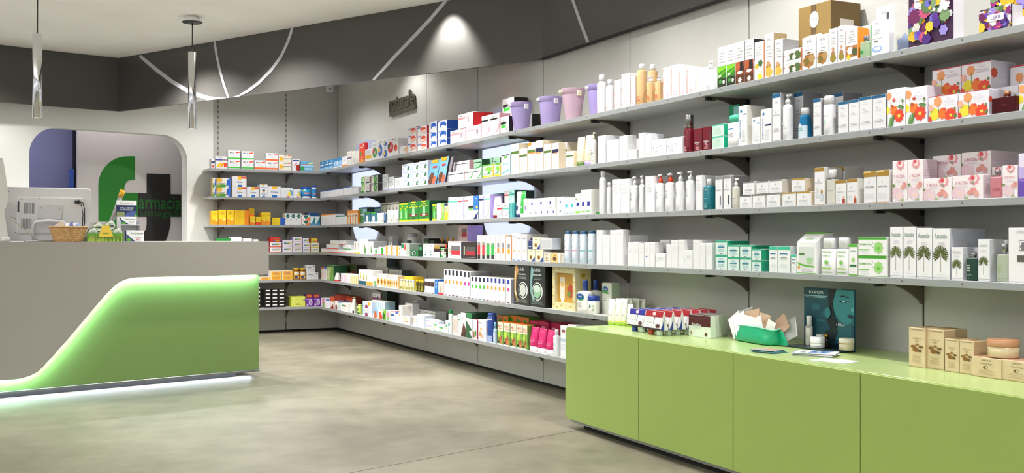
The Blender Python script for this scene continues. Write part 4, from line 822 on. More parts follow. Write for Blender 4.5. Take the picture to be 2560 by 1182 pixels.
wa4|box|W|w|top=w|tall white carton with gold drop|e .5 .36 .16 .05 c8b060;q .42 .38 .58 .38 .5 .52 d8c890;l .2 .8 .8 .92 2 s;r .15 .02 .8 .04 b
ha4|box|e8dfc4|h|top=w|cream hair colour carton, blue corner|t .45 .82 .1 .8 D Karite;q .55 0 1 0 1 .42 24449a;e .45 .35 .12 .12 D;o .45 .35 .18 .18 d
hb4|box|dfd8c4|h|top=w|cream hair colour carton|t .45 .82 .12 .8 D Karite;e .45 .4 .12 .14 8a7a3a;l .2 .15 .8 .25 1 d
hc4|box|f0c583|w|top=w|apricot hair colour carton|r .8 0 1 1 W;t .4 .75 .14 .6 D Karite;e .4 .4 .14 .16 6a4a2a;o .4 .4 .2 .22 D
hd4|perfume|24336f|n|hb=.75 cr=.2 fin=plastic cf=plastic|small navy dropper bottle|l .2 .2 .8 .4 1 a
hg4|box|d2d4d6|a|top=w|pale grey window carton|r .1 .15 .9 .85 c3c6c9
ca4|can|dbe3ef|1b5b8a|hb=.92 cr=.78 sh=.02|white and blue deodorant can|r 0 .42 1 .45 e7a8bc;r 0 .12 1 .16 b8d4d8;e .4 .78 .14 .07 c5cfe0;t .4 .55 .05 .5 S dry
ca5|can|d7e3ec|1b5b8a|hb=.92 cr=.78 sh=.02|white and teal deodorant can|r 0 .42 1 .45 6fb8b4;r 0 .12 1 .16 b8d4d8;e .4 .78 .14 .07 c5cfe0;t .4 .55 .05 .5 S dry
wt4|box|W||top=w|plain white skincare carton|l .15 .55 .75 .8 5 e6e6ea;l .2 .86 .7 .92 1 f0dcdc
wt5|box|W||top=w|plain white skincare carton, blue dash|l .15 .55 .75 .8 5 e6e6ea;r .3 .4 .6 .44 z
wt6|box|W||top=w|low plain white skincare carton|l .25 .5 .8 .75 4 h;r .1 .4 .15 .44 S
gn5|box|dbe9e6|1fa27c|top=1fa27c|white cream carton with green lid|r 0 .86 1 1 25a883;r .2 .5 .8 .58 1b7a96;l .2 .2 .8 .42 3 x;l .3 .62 .7 .8 2 x;r .4 .06 .6 .1 S
gn6|box|e8ecec|d5dde0|top=1fa27c|white carton with green top band|r 0 .87 1 1 3bbd98;r .15 .7 .8 .735 1f6fb0;l .2 .5 .8 .6 2 S;l .2 .2 .8 .35 2 h
lif|flat|f3f3f5|W|hb=.70 cr=.72 sq sh=.02 sy=.5|white hygiene bottle, green bars|r .1 .86 .8 .9 5fae2e;r .12 .22 .78 .27 8fc85a;t .45 .72 .05 .6 L NORMA-ACN;e .45 .48 .16 .09 a8d890;e .45 .46 .1 .05 7fc45a;r .1 .08 .8 .1 L;l .4 .32 .8 .4 2 a
no1|box|f2f2f4|w|top=52b52a|tall white carton with green bands|r 0 .91 1 1 52b52a;t .5 .78 .05 .7 x NORMA;F .5 .5 .2 8 a4d488;r .1 .29 .9 .35 1c7030;l .2 .1 .8 .2 2 h;r 0 0 1 .04 L
no2|box|f2f2f4|w|top=52b52a|wide white carton with green bands|r 0 .88 1 1 3fa81e;t .25 .62 .1 .42 L NORMA-ACN;F .72 .45 .15 8 9fd47c;e .72 .4 .06 .1 6fc248;r .05 .3 .4 .36 7cc452;e .52 .7 .012 .03 g;e .5 .58 .012 .03 g;e .53 .46 .012 .03 g;e .58 .36 .012 .03 g;r 0 0 1 .03 L;l .1 .1 .4 .25 2 h
ass|box|f1f0f5|c9ccd8|top=S sa=l_.1_.3_.5_.75_10_W|tall white carton with feathery tree print|t .48 .85 .1 .75 7f9a92 Assenzio;l .3 .66 .75 .74 2 d3d3dc;T .48 .48 .5 .14 5f6b38;r 0 .035 1 .042 9fae9f;l .25 .08 .75 .1 1 d8d8de
as3|box|f1f0f5|d9dce4|top=W sa=l_.1_.3_.5_.75_10_W|small white carton with feathery tree print|t .48 .86 .1 .7 b5c2be Assenzio;T .48 .46 .46 .16 5f6b38;r 0 .05 1 .06 9fae9f;l .25 .7 .75 .76 1 d3d3dc
asd|perfume|173f33|s|hb=.82 cr=.22 fin=plastic cf=metal|dark green perfume bottle|r .08 .42 .4 .7 b8c4bc;r .12 .46 .36 .66 274a3e;F .24 .56 .1 6 b8c4bc;l .08 .2 .55 .3 2 8fa89c;e .25 .12 .04 .02 W
asf|perfume|cfd9c6|s|hb=.73 cr=.24 fin=frost cf=metal|frosted pale green perfume bottle|F .3 .55 .2 7 a9b98f;q .28 .3 .31 .3 .31 .5 .29 .5 9aa880;r 0 .12 1 .13 8fa88a
asn|box|f2f1f6|w|top=w|white carton with square tree emblem|r .36 .58 .72 .78 9a98a0;r .39 .6 .69 .76 f2f1f6;F .54 .66 .13 6 77757c;r .3 .38 1 .5 5f5a54;t .55 .93 .04 .6 b5b3be LERBOLARIO;r 0 .02 1 .025 b8b4a8
s5a|box|w|p|top=O|slim white carton with coloured strip|r .2 .1 .35 .6 o;r .6 .1 .75 .6 v;r 0 .9 1 1 O
s5b|box|w|b|top=b|slim white carton with blue top|r 0 .85 1 1 b;r .3 .1 .5 .6 i
g5a|box|a8b878|G|top=g|green herbal carton with dark top|r 0 .88 1 1 2a6a2a;q .5 0 1 0 1 .85 .7 .85 5f9a3a;q .1 .1 .3 .1 .3 .7 .15 .7 e8e4c8
d5a|box|173a1e|0f2414|top=G|dark green carton in back row|r .2 .55 .5 .85 3f7a3a
d5b|box|3c4a20|2c1512|top=k|dark carton with red panel in back row|r .3 .35 .9 .65 7a1c1c
t5a|jar|f4e9ea|d83a4a|hb=.72 cr=1|white tub with red lid|r .1 .1 .5 .3 r;l .2 .4 .8 .8 3 i
t5b|tube|w|r||small white tube with red base|r .1 .5 .9 .7 i
th5|box|f0ece6|V|top=w|very thin white carton with pastel edge|r 0 .05 .4 .85 d8b8d8;r 0 .9 1 1 W
th6|box|f0e0b8|o|top=w|very thin white carton with orange edge|r 0 .05 .5 .8 e8b860;r 0 .9 1 1 W
lv5|box|eef0ec|w|top=w|white carton with yellow leaves, teal base|r 0 0 1 .26 17566a;q .2 .4 .35 .4 .3 .85 .2 .8 b8b02a;q .6 .35 .8 .35 .8 .75 .65 .7 c0a828;l .1 .88 .7 .95 1 a
lw5|box|f0f0ee|w|top=w|white carton with orange base|r 0 0 1 .24 f0a830;r .3 .4 .8 .8 e8e8e6;r 0 .3 .08 .7 b8b02a
sw5|box|W|w|top=w|small white carton with leaf|F .5 .35 .25 5 5fae4a;r .5 0 1 .12 12727f
or5|box|w|e|top=w|white carton with orange fruit drop|e .5 .42 .42 .26 e8a02a;e .5 .42 .2 .12 7a4a12;q .3 .55 .7 .55 .5 .8 e8a02a;r 0 .12 1 .17 e8b85a;l .2 .82 .8 .94 1 s
yb5|bottle|e8e4b0|W|hb=.82 cr=.9 sh=.03|small yellow and white bottle|r .1 .15 .9 .4 6a6a2a;e .5 .3 .3 .12 e0d02a
yc5|box|d8c23a|y|top=y|yellow carton in back row|
db5|bottle|5a5216|y|hb=.82 cr=.85 sh=.03|small dark olive bottle|r .1 .15 .9 .6 b8b03a;e .5 .4 .25 .15 3a2a10
dw5|box|W|w|top=w|white carton with dark brown upper half|r 0 .5 1 .82 3a1618;r .1 .15 .8 .4 a;r .2 0 .8 .04 3a1618
bb5|box|1f6fb8|b|top=a|bright blue slim carton|e .5 .5 .25 .12 B;e .5 .75 .2 .06 W
pk5|box|f0cfc2|p|top=s|pale pink carton with red base|r 0 0 1 .15 c82030;q .4 .2 .55 .2 .6 .75 .45 .7 9a7a6a
gy5|box|b9b9ae|A|top=s|grey-green carton stored behind|r .05 .55 .2 .7 6f7f5f
nv1|box|f1f1f5|s|top=w|tall slim white carton with navy top|r .25 .78 .75 .97 14182f;r .35 .46 .7 .6 f0922a;l .25 .25 .75 .4 3 h;r .2 .01 .8 .04 5a1a2a
nv2|box|f1f1f5|s|top=w|tall slim white carton, magenta square|r .25 .78 .75 .97 14182f;r .35 .46 .75 .6 b52a96;l .25 .25 .75 .4 3 h;r .2 .01 .8 .04 5a1a4a
nv3|box|f1f1f5|s|top=w|slim white carton with green square|r .25 .78 .75 .97 1a2040;r .3 .48 .75 .63 4fc03a;l .25 .25 .75 .4 3 h;r .2 .01 .8 .04 1a5a2a
nv4|box|f1f1f5|s|top=w|slim white carton with orange square|r .25 .78 .75 .97 1f2f8a;r .3 .48 .75 .63 f2962a;l .25 .25 .75 .4 3 h;r .2 .01 .8 .04 8a2a1a
nv5|box|f1f1f5|s|top=w|slim white carton with pink square|r .25 .78 .75 .97 26359a;r .3 .48 .75 .63 c84a9a;l .25 .25 .75 .4 3 h;r .2 .01 .8 .04 5a1a4a
bk5|box|0b0d0c|050505|top=k gloss|tall black scent carton, amber swirl|q .05 .9 .2 1 .3 .8 .15 .6 .12 .3 .3 .1 .2 .08 .02 .3 .02 .6 b5854a;q .07 .8 .12 .85 .1 .4 .2 .2 .1 .25 .05 .4 f0d8a8;e .6 .36 .3 .2 e8e8e6;e .58 .36 .25 .18 0b0d0c;e .58 .36 .2 .15 c9cec6;t .5 .86 .08 .55 c9c9c0 Labella;t .55 .74 .035 .8 e8e8e0 SVEGLIA ARMATO;l .25 .62 .85 .69 2 8a8a84;l .1 .06 .9 .14 3 8a8a84
bk6|box|0b100e|050505|top=k gloss|tall black scent carton, silver green swirl|q .05 .8 .1 .95 .25 .85 .15 .6 .12 .4 .3 .15 .2 .12 .02 .35 .02 .6 7fa8a8;e .5 .36 .36 .21 dfe8e2;e .48 .36 .31 .19 0b100e;e .48 .36 .26 .16 8fc09a;e .48 .42 .26 .08 c8d8cc;t .5 .86 .08 .55 b8c4bc Labella;t .5 .74 .035 .85 d8e8e0 ARMONIE D AMBRA;l .3 .62 .8 .69 2 7a8a84;l .1 .06 .9 .14 3 7a8a84
ceb|flat|f4f4ee|24479c|hb=.68 cr=.26 sh=.1 sy=.55|white lotion bottle with blue cap|e .45 .72 .4 .16 2f9a4a;e .42 .74 .38 .14 1d4f9a;t .42 .74 .09 .5 W Cetaphil;l .15 .25 .6 .5 4 s
cej|jar|f2f2ea|1c3f96|hb=.74 cr=1|white cream tub with blue lid|q .0 .55 .6 .75 .75 .6 .6 .4 .0 .3 5aae3a;q .0 .52 .55 .7 .7 .58 .55 .42 .0 .34 1a3f8f;t .3 .53 .16 .5 W Cetaphil;l .8 .2 1 .7 5 9fc08a
cec|box|dde0d4|9fae9a|top=w|white lotion carton, blue oval label|e .35 .82 .3 .09 1d5f9a;q .0 .72 .7 .7 .65 .76 0 .78 5aae3a;t .35 .82 .06 .4 W Cetaphil;l .1 .5 .5 .6 2 s
b6a|box|w|p|top=w|white carton with pink blossom|F .45 .5 .3 6 e08fb0;F .5 .2 .2 5 6fae5a;l .2 .8 .9 .95 1 b
b6b|box|f0f2f8|V|top=n|white carton with violet lettering|r 0 .8 1 1 5a6ab8;l .1 .2 .8 .6 3 a
b6c|box|b8492a|8a2a18|top=8a2a18|rust brown carton|r .1 .1 .9 .6 e8dcd4;q .2 .1 .8 .1 .7 .4 7a2a1a
b6d|box|W|w|top=w|white carton with brown leaves|F .5 .25 .3 5 7a3a2a;l .1 .7 .9 .9 2 h
b6e|box|dfe6e4|n|top=2f6fb0|pale carton with blue top|r 0 .8 1 1 2f6fb0;v .2 .1 .8 .7 2 x
b6f|tube|eef2f0|W||white and teal cream tube|q .2 .1 .4 .1 .8 .8 .6 .85 3fb0a4;r .2 .7 .8 .76 x
b6g|box|eeeeea|w|top=w|white carton with green sign|r .2 .6 .8 .8 3f8a5a;r .6 .6 .8 .8 c86a3a;l .2 .2 .8 .4 2 h
bt6|bottle|e6e4d6|a58f72|hb=.88 cr=.9 sh=.04|pale cylinder with brown lid|r 0 0 1 .18 2a1a12;r .1 .3 .5 .5 c8c4b4
gt6|bottle|c7d66a|d8e08a|hb=.85 cr=.75 sh=.05|lime green jar bottle|r 0 0 1 .22 1f6a2a;e .5 .6 .3 .2 3f6a1a
pl6|box|f2eef2|a33a78|top=w|white and plum carton|r 0 0 1 .4 a0407a;r .6 .1 .75 .6 3a1a3a;l .1 .6 .5 .85 2 s
lb6|box|dfeaf0|9fc0d4|top=w|thin pale blue carton|r 0 .1 .3 .9 7fb0c8;r .5 .1 .6 .9 W
yb6|box|f0f2f0|a|top=o|white carton, yellow sun corner|e .3 .82 .4 .12 f0b82a;l .1 .3 .9 .6 3 b8d4e4
bb6|box|8fb8e0|b|top=5f9ad8|pale blue carton with picture|r 0 0 1 .5 e8eef2;F .5 .3 .3 6 c86a3a
gg6|box|f0ece4|L|top=L|carton with green leaf and fruit|q .6 0 1 0 1 1 .7 1 7abf2a;q .55 .1 .8 0 .9 .5 .6 .9 2f6a1a;F .3 .25 .22 5 d8552a
wb6|box|f0f2f6|a|top=w|white carton with blue bars|r .1 .6 .9 .8 1f4fa0;r .1 .15 .9 .3 a9c8ea;l .1 .4 .7 .5 1 h
wo6|box|f4f2ee|w|top=w|white carton with orange squares|r .15 .6 .5 .72 f08a2a;r .15 .4 .5 .52 f0a02a
gs6|box|e8e6e4|c9c9cc|top=s|grey-white carton with yellow and orange bars|r .15 .6 .7 .7 e8d23a;r .15 .3 .75 .42 e89a4a;l .15 .8 .8 .9 1 s
wl6|box|f2f4f8|a|top=w|white carton, pink lettering|t .5 .78 .07 .8 e08f9f Alcobaby;r 0 .1 .08 .8 3fa8d8;l .2 .3 .6 .5 2 h
ws6|box|f4f2f6|a|top=w|flat white carton with thin coloured bars|r .1 .6 .8 .72 b08fc0;r .1 .15 .8 .25 b8d86a;l .1 .35 .6 .5 1 h
wg6|box|f4f6f4|a|top=w|flat white carton with green bar|r .1 .5 .7 .68 3fae5a;r .1 .3 .5 .4 d8e05a;r 0 0 1 .05 g
gcc|can|e4ece8|1f8a44|hb=.84 cr=.8 sh=.04|white spray can with green cap|r .3 .4 .8 .52 2f9a8a;l .2 .15 .8 .3 2 a
pc6|box|efc4bc|w|top=w|pink carton with white top|r 0 .85 1 1 f0dcd8;q .3 .3 .4 .3 .5 .8 .35 .7 5a7a4a;r 0 0 1 .12 W
wc6|box|f2f2f4|w|top=w|slim white carton with green cross|r .45 .1 .52 .9 5a9a6a;r .2 .72 .8 .78 5a9a6a
bw6|box|5a2c24|W|top=k|brown and white diagonal carton|q 0 1 1 1 1 .35 .6 .6 0 .1 f2efec;q 0 0 1 0 1 .28 0 .02 3a1a14;l .1 .5 .5 .8 3 s
gw6|box|1f5a34|G|top=G|dark green and white diagonal carton|q 0 1 1 1 1 .8 .1 .75 2c7a44;q 0 .7 1 .35 1 .75 0 .8 f2efec;q .55 .25 1 .05 1 .35 f2efec
pf6|box|f2eef2|b02a4a|top=d04a7a|carton with three smiling faces|F .3 .3 .22 8 a86a4a;F .6 .2 .22 8 c8907a;t .25 .65 .5 .3 d8407a ^baby;e .75 .3 .2 .2 2f8a44;F .3 .14 .16 6 6a3a24;F .8 .12 .12 6 e8b89a
pg6|box|f4f4f6|a|top=w|white carton with two small faces|F .35 .3 .2 7 c88a5a;F .65 .22 .2 7 d8a87a;e .5 .55 .16 .08 f0a84a;t .4 .85 .07 .6 S Medikin
pv6|box|f4f4f8|a|top=w|white carton with lilac oval|e .5 .3 .3 .16 b0b8e8;l .2 .7 .8 .85 2 9fb0e0
can6|can|2a4a9a|3a5ab0|hb=.9 cr=.92 sh=.04|blue cylindrical carton|r 0 .85 1 .9 W;F .4 .5 .22 7 7a3a4a;r 0 0 1 .25 a9b8e0;q .3 0 .6 0 .45 .2 c83a3a
sp6|bottle|bcd8ec|8fc0e4|hb=.7 cr=.55|pale blue spray bottle|r .1 .1 .9 .7 e8f0f6;e .5 .3 .3 .15 5f9ad8
on6|box|7fae4a|5f8a3a|top=e8742a|green and orange drink carton|r 0 .62 1 1 f0e4d0;t .5 .83 .1 .85 e0602a MULTI;t .5 .72 .06 .8 e0602a CENTRUM;F .55 .25 .3 8 a8552f;F .7 .15 .2 7 c87a4a;q 0 .4 .5 .3 .6 .6 .2 .6 b8d84a;e .2 .12 .16 .05 k;r 0 0 1 .05 W
on7|box|e8742a|3f9a2a|top=4fae2a|orange multipack lying on top|e .5 .5 .38 .42 3fa02a;t .5 .5 .3 .6 f0f4e0 MULTI
mg6|tube|d62a72|f0eef0|hc=.2|magenta cream tube|r .2 .5 .8 .78 f4dce6;r .26 .54 .74 .74 c82a6a;l .3 .56 .7 .72 3 f4dce6;e .5 .9 .12 .06 f4dce6;l .15 .2 .85 .4 3 f08ab4
mb6|box|b81a4e|9a1440|top=c82a5e|magenta carton in back row|o .5 .6 .3 .25 f4c8d8;l .1 .1 .4 .25 2 f08ab4
eu6|bottle|f0f2f4|W|hb=.78 cr=.6 sh=.05 pw=3|white bottle with red crest|e .4 .82 .3 .05 7a3a44;t .4 .82 .04 .4 W Eucerin;r .1 .5 .8 .66 b8cce0;l .1 .2 .7 .4 4 s
eu7|box|f0f2f5|dfe4ea|top=w|tall white carton with crest and blue band|e .45 .83 .3 .04 a8505a;t .45 .87 .05 .6 S Eucerin;r .05 .52 .95 .6 b8cce4;l .1 .25 .8 .45 4 c8d8ec
u1|box|f0c04a|W|top=w|orange sachet carton|r 0 .9 1 1 W;q .15 .15 .85 .15 .85 .85 .15 .85 e8a02a;t .5 .5 .2 .55 5a5ab0 Lactoflor;r 0 0 .1 1 f4d9a0
''')
styles('''
ma|box|W||top=w|small white carton with navy band|r 0 .55 1 .7 n;e .5 .2 .25 .14 O
mb|box|W||top=w|white carton with yellow orange stripes|q .05 .12 .3 .12 .55 .48 .3 .48 y;q .35 .12 .6 .12 .75 .48 .55 .48 f6a83a;r .7 .12 .97 .48 O;r 0 .66 1 .78 3a4aa0;t .75 .72 .12 .4 y PLUS;t .42 .9 .1 .5 s MG.K
mg|box|W||top=w|white sachet carton with green base stripe|r 0 .08 1 .22 3fc03a;t .35 .76 .18 .4 S MG.K;q .6 .7 .95 .78 .95 .9 .65 .84 O;l .2 .35 .8 .6 2 h
mo|box|W||top=w|white sachet carton with orange base stripe|r 0 .05 1 .25 f06a2a;t .35 .76 .18 .4 S MG.K;q .6 .7 .95 .78 .95 .9 .65 .84 O;l .2 .35 .8 .6 2 h
ml|box|e8e2d8||top=w|pale carton with lemon and spoon|F .2 .45 .17 7 f0b82a;q .3 .35 .95 .45 .95 .52 .3 .5 8a8478;t .55 .85 .14 .35 S MG.K;q .7 .8 .95 .84 .95 .94 .7 .88 O
mr|box|W||top=R|white carton with red berry circle|e .8 .25 .32 .28 a82a22;e .3 .4 .07 .04 r;e .45 .55 .07 .04 r;e .6 .62 .06 .04 r;r .1 .8 .95 .9 3a3a90
mbl|box|5fb0dc|6f8f8f|top=S|sky blue carton with green leaf|r 0 .4 1 .62 a8d4ec;F .14 .28 .17 6 2f9a4a;r .1 .62 .75 .72 d86a5a;q .6 .7 1 .8 1 .95 .7 .9 e8e07a;r .3 .15 .9 .3 cfe6f2
pa|box|f4f0e6|e8c47a|top=7f9ac8|carton with runner and green band|r .82 0 1 1 2f6fd8;F .2 .8 .2 6 f0b83a;q 0 0 .6 0 .7 .25 .1 .4 4aa03a;r .1 .3 .6 .48 b8b4a4;q .68 .2 .8 .2 .9 .7 .78 .9 .7 .6 2f5fc8;t .17 .2 .2 .2 y 30
pb|box|W|f2f2f4|top=w|white salts carton, yellow and blue marks|r .38 .68 .62 1 f6c02a;r .62 .8 1 .98 e8552a;t .52 .46 .15 .48 3a5a9a Polase;r .38 0 .66 .2 2070c8
pc|box|W|f2f2f4|top=w|wide white salts carton, yellow top mark|r .3 .75 .7 1 f6c02a;t .5 .5 .18 .6 3a5a9a Polase;r .3 0 .7 .22 2070c8
pd|box|W|f2f2f4|top=w|tall white salts carton, two name prints|r .3 .9 .6 1 f6c02a;t .5 .78 .1 .6 3a5a9a Polase;r .3 .5 .65 .6 1f5ab8;r .3 .4 .65 .5 f6c02a;t .5 .26 .1 .6 3a5a9a Polase;r .3 0 .65 .12 2070c8
pe|box|W|f2f2f4|top=w|white carton with parrot and pink mark|q .6 .3 .75 .8 .95 .7 1 .3 .9 .2 5f9ad8;q .5 .2 .8 .2 .85 .5 .7 .75 f0e03a;r .45 .02 .72 .16 e0509a;l .15 .5 .5 .65 1 h
ja|jar|2f9ac8|1f4fb8|hb=.82 cr=.95|blue and turquoise jar with blue lid|r 0 0 1 .2 W;r 0 .2 1 .35 1f5ab0;r .25 .45 .8 .6 d88a9a;e .2 .8 .1 .08 y
jb|bottle|2f8ac8|1f4fb8|hb=.85 cr=.9 sh=.04|slim blue bottle with blue cap|r 0 0 1 .12 W;r 0 .85 1 1 W;r .25 .35 .8 .45 d88a9a
ya|box|f2cf1f|f0b81a|top=o|tall yellow and orange vitamin carton|q 0 0 1 0 1 .3 0 .42 f59a1c;e .75 .35 .14 .07 fbe9a0;o .5 .8 .32 .12 e8b018;l .3 .74 .7 .86 1 b8842a
yb|box|f4c91c|o|top=o|flat yellow vitamin carton|r .7 0 1 1 f28f1e;o .25 .5 .2 .32 e8b018;l .1 .4 .4 .6 1 c8942a
yc|box|f2d024|o|top=o|small yellow vitamin carton|q 0 0 1 0 1 .25 0 .35 f2801c;o .4 .75 .25 .14 e8b018;e .7 .35 .14 .06 fbe9a0
yd|box|f2d024|o|top=y|small yellow carton with red base|r 0 0 1 .35 ea4a22;o .5 .75 .25 .14 e8b018
ye|box|f4d61f|b|top=y|flat yellow and blue carton|r .65 0 1 1 2f62c8;o .22 .5 .18 .32 e8b018
da|box|W||top=w|tall white carton with dark green diamond|q .5 .55 .92 .76 .5 .98 .08 .76 14665e;r .3 .73 .7 .79 8fc4b8;e .15 .5 .06 .03 14665e
db|box|f4f0ec|o|top=o|white and orange carton, green diamond|q .1 .95 .9 .95 .5 .2 14665e;q .3 0 1 0 1 .75 f2803a;e .15 .15 .08 .08 17506a
dc|box|e8f0f2|b|top=b|white carton with teal and blue corner|q .3 .2 .95 1 1 1 1 .2 2a7a8a;r 0 0 1 .2 4a9ac8;l .1 .6 .5 .8 2 x
dd|box|3a7ab8|n|top=n|blue carton in back row|e .6 .5 .25 .25 6aa0d0
ra|box|d8301f|r|top=r|red carton with rainbow mark|r .3 .15 .9 .45 d8a020;r .3 .15 .5 .4 2f6ab0;l .3 .6 .9 .8 1 f0b0a0
rb|box|f4f2f6|r|top=w|white carton, rainbow mark, red base|r 0 0 1 .17 ea4a3a;r .15 .42 .38 .58 2f6ab0;r .38 .42 .65 .58 5fae4a;r .65 .42 .9 .58 f0c83a;l .2 .62 .9 .76 1 5a5a6a
rc|box|f3eef8|V|top=w|lilac-white carton with rainbow mark|r .15 .42 .38 .58 2f6ab0;r .38 .42 .65 .58 5fae4a;r .65 .42 .9 .58 f0c83a;l .2 .62 .9 .76 1 5a5a6a;r 0 .08 1 .14 e4c8e4
rd|box|f4f2f0|y|top=y|white carton, rainbow mark, yellow base|r 0 0 1 .16 f0d02a;r .15 .42 .38 .58 2f6ab0;r .38 .42 .65 .58 5fae4a;r .65 .42 .9 .58 f0903a;l .2 .62 .9 .76 1 5a5a6a
re|box|f0cf3a|o|top=y|yellow carton with rainbow mark|r .3 .15 .95 .5 f0803a;r .2 .15 .45 .5 5fae4a
ga|box|1f8a3a|G|top=W|flat green carton behind the counter|e .3 .5 .2 .3 c8e0a0
gb|box|e8eaee|W|top=W|white carton with rainbow strip|r .2 .15 .8 .45 e8b83a;r .2 .15 .45 .45 3a8ac8;l .2 .6 .8 .8 1 a
gc|box|eceaea|W|top=W|low plain white carton|l .1 .4 .8 .6 1 s
jy|bottle|7a4a10|f2c71c|hb=.84 cr=.85 sh=.05|amber bottle with yellow cap|r 0 .05 1 .85 d89a1e;r .15 .5 .85 .8 e8e4e0;r .2 .1 .6 .4 2a3a6a;e .7 .25 .12 .1 W
ac|box|e8eaec|d5d8dc|top=w|white grey carton with navy lettering|r .1 .68 .55 .78 3a4a7a;e .85 .85 .06 .06 k;l .1 .4 .9 .6 2 s;l .3 .12 .9 .3 2 a
li|box|d5dc5a|a3a83a|top=c8d04a|lime yellow carton|t .45 .75 .08 .5 8a9a2a LIERAC;o .42 .45 .3 .38 dde480;r .85 .55 1 .75 9a7ab8;l .3 .15 .7 .35 2 9aa83a
vi|box|6a2a96|3a1458|top=R|purple carton with white disc|e .62 .5 .26 .36 d8c8e8;e .62 .5 .18 .26 a890b8;t .4 .85 .12 .7 e0d0f0 BALANCE;e .2 .2 .14 .16 c8b0d8
vr|box|8a3a2a|3a1458|top=5a1a4a|dark red purple carton|r .1 .2 .9 .7 c8683a;r .85 0 1 1 4a1a6a
''')
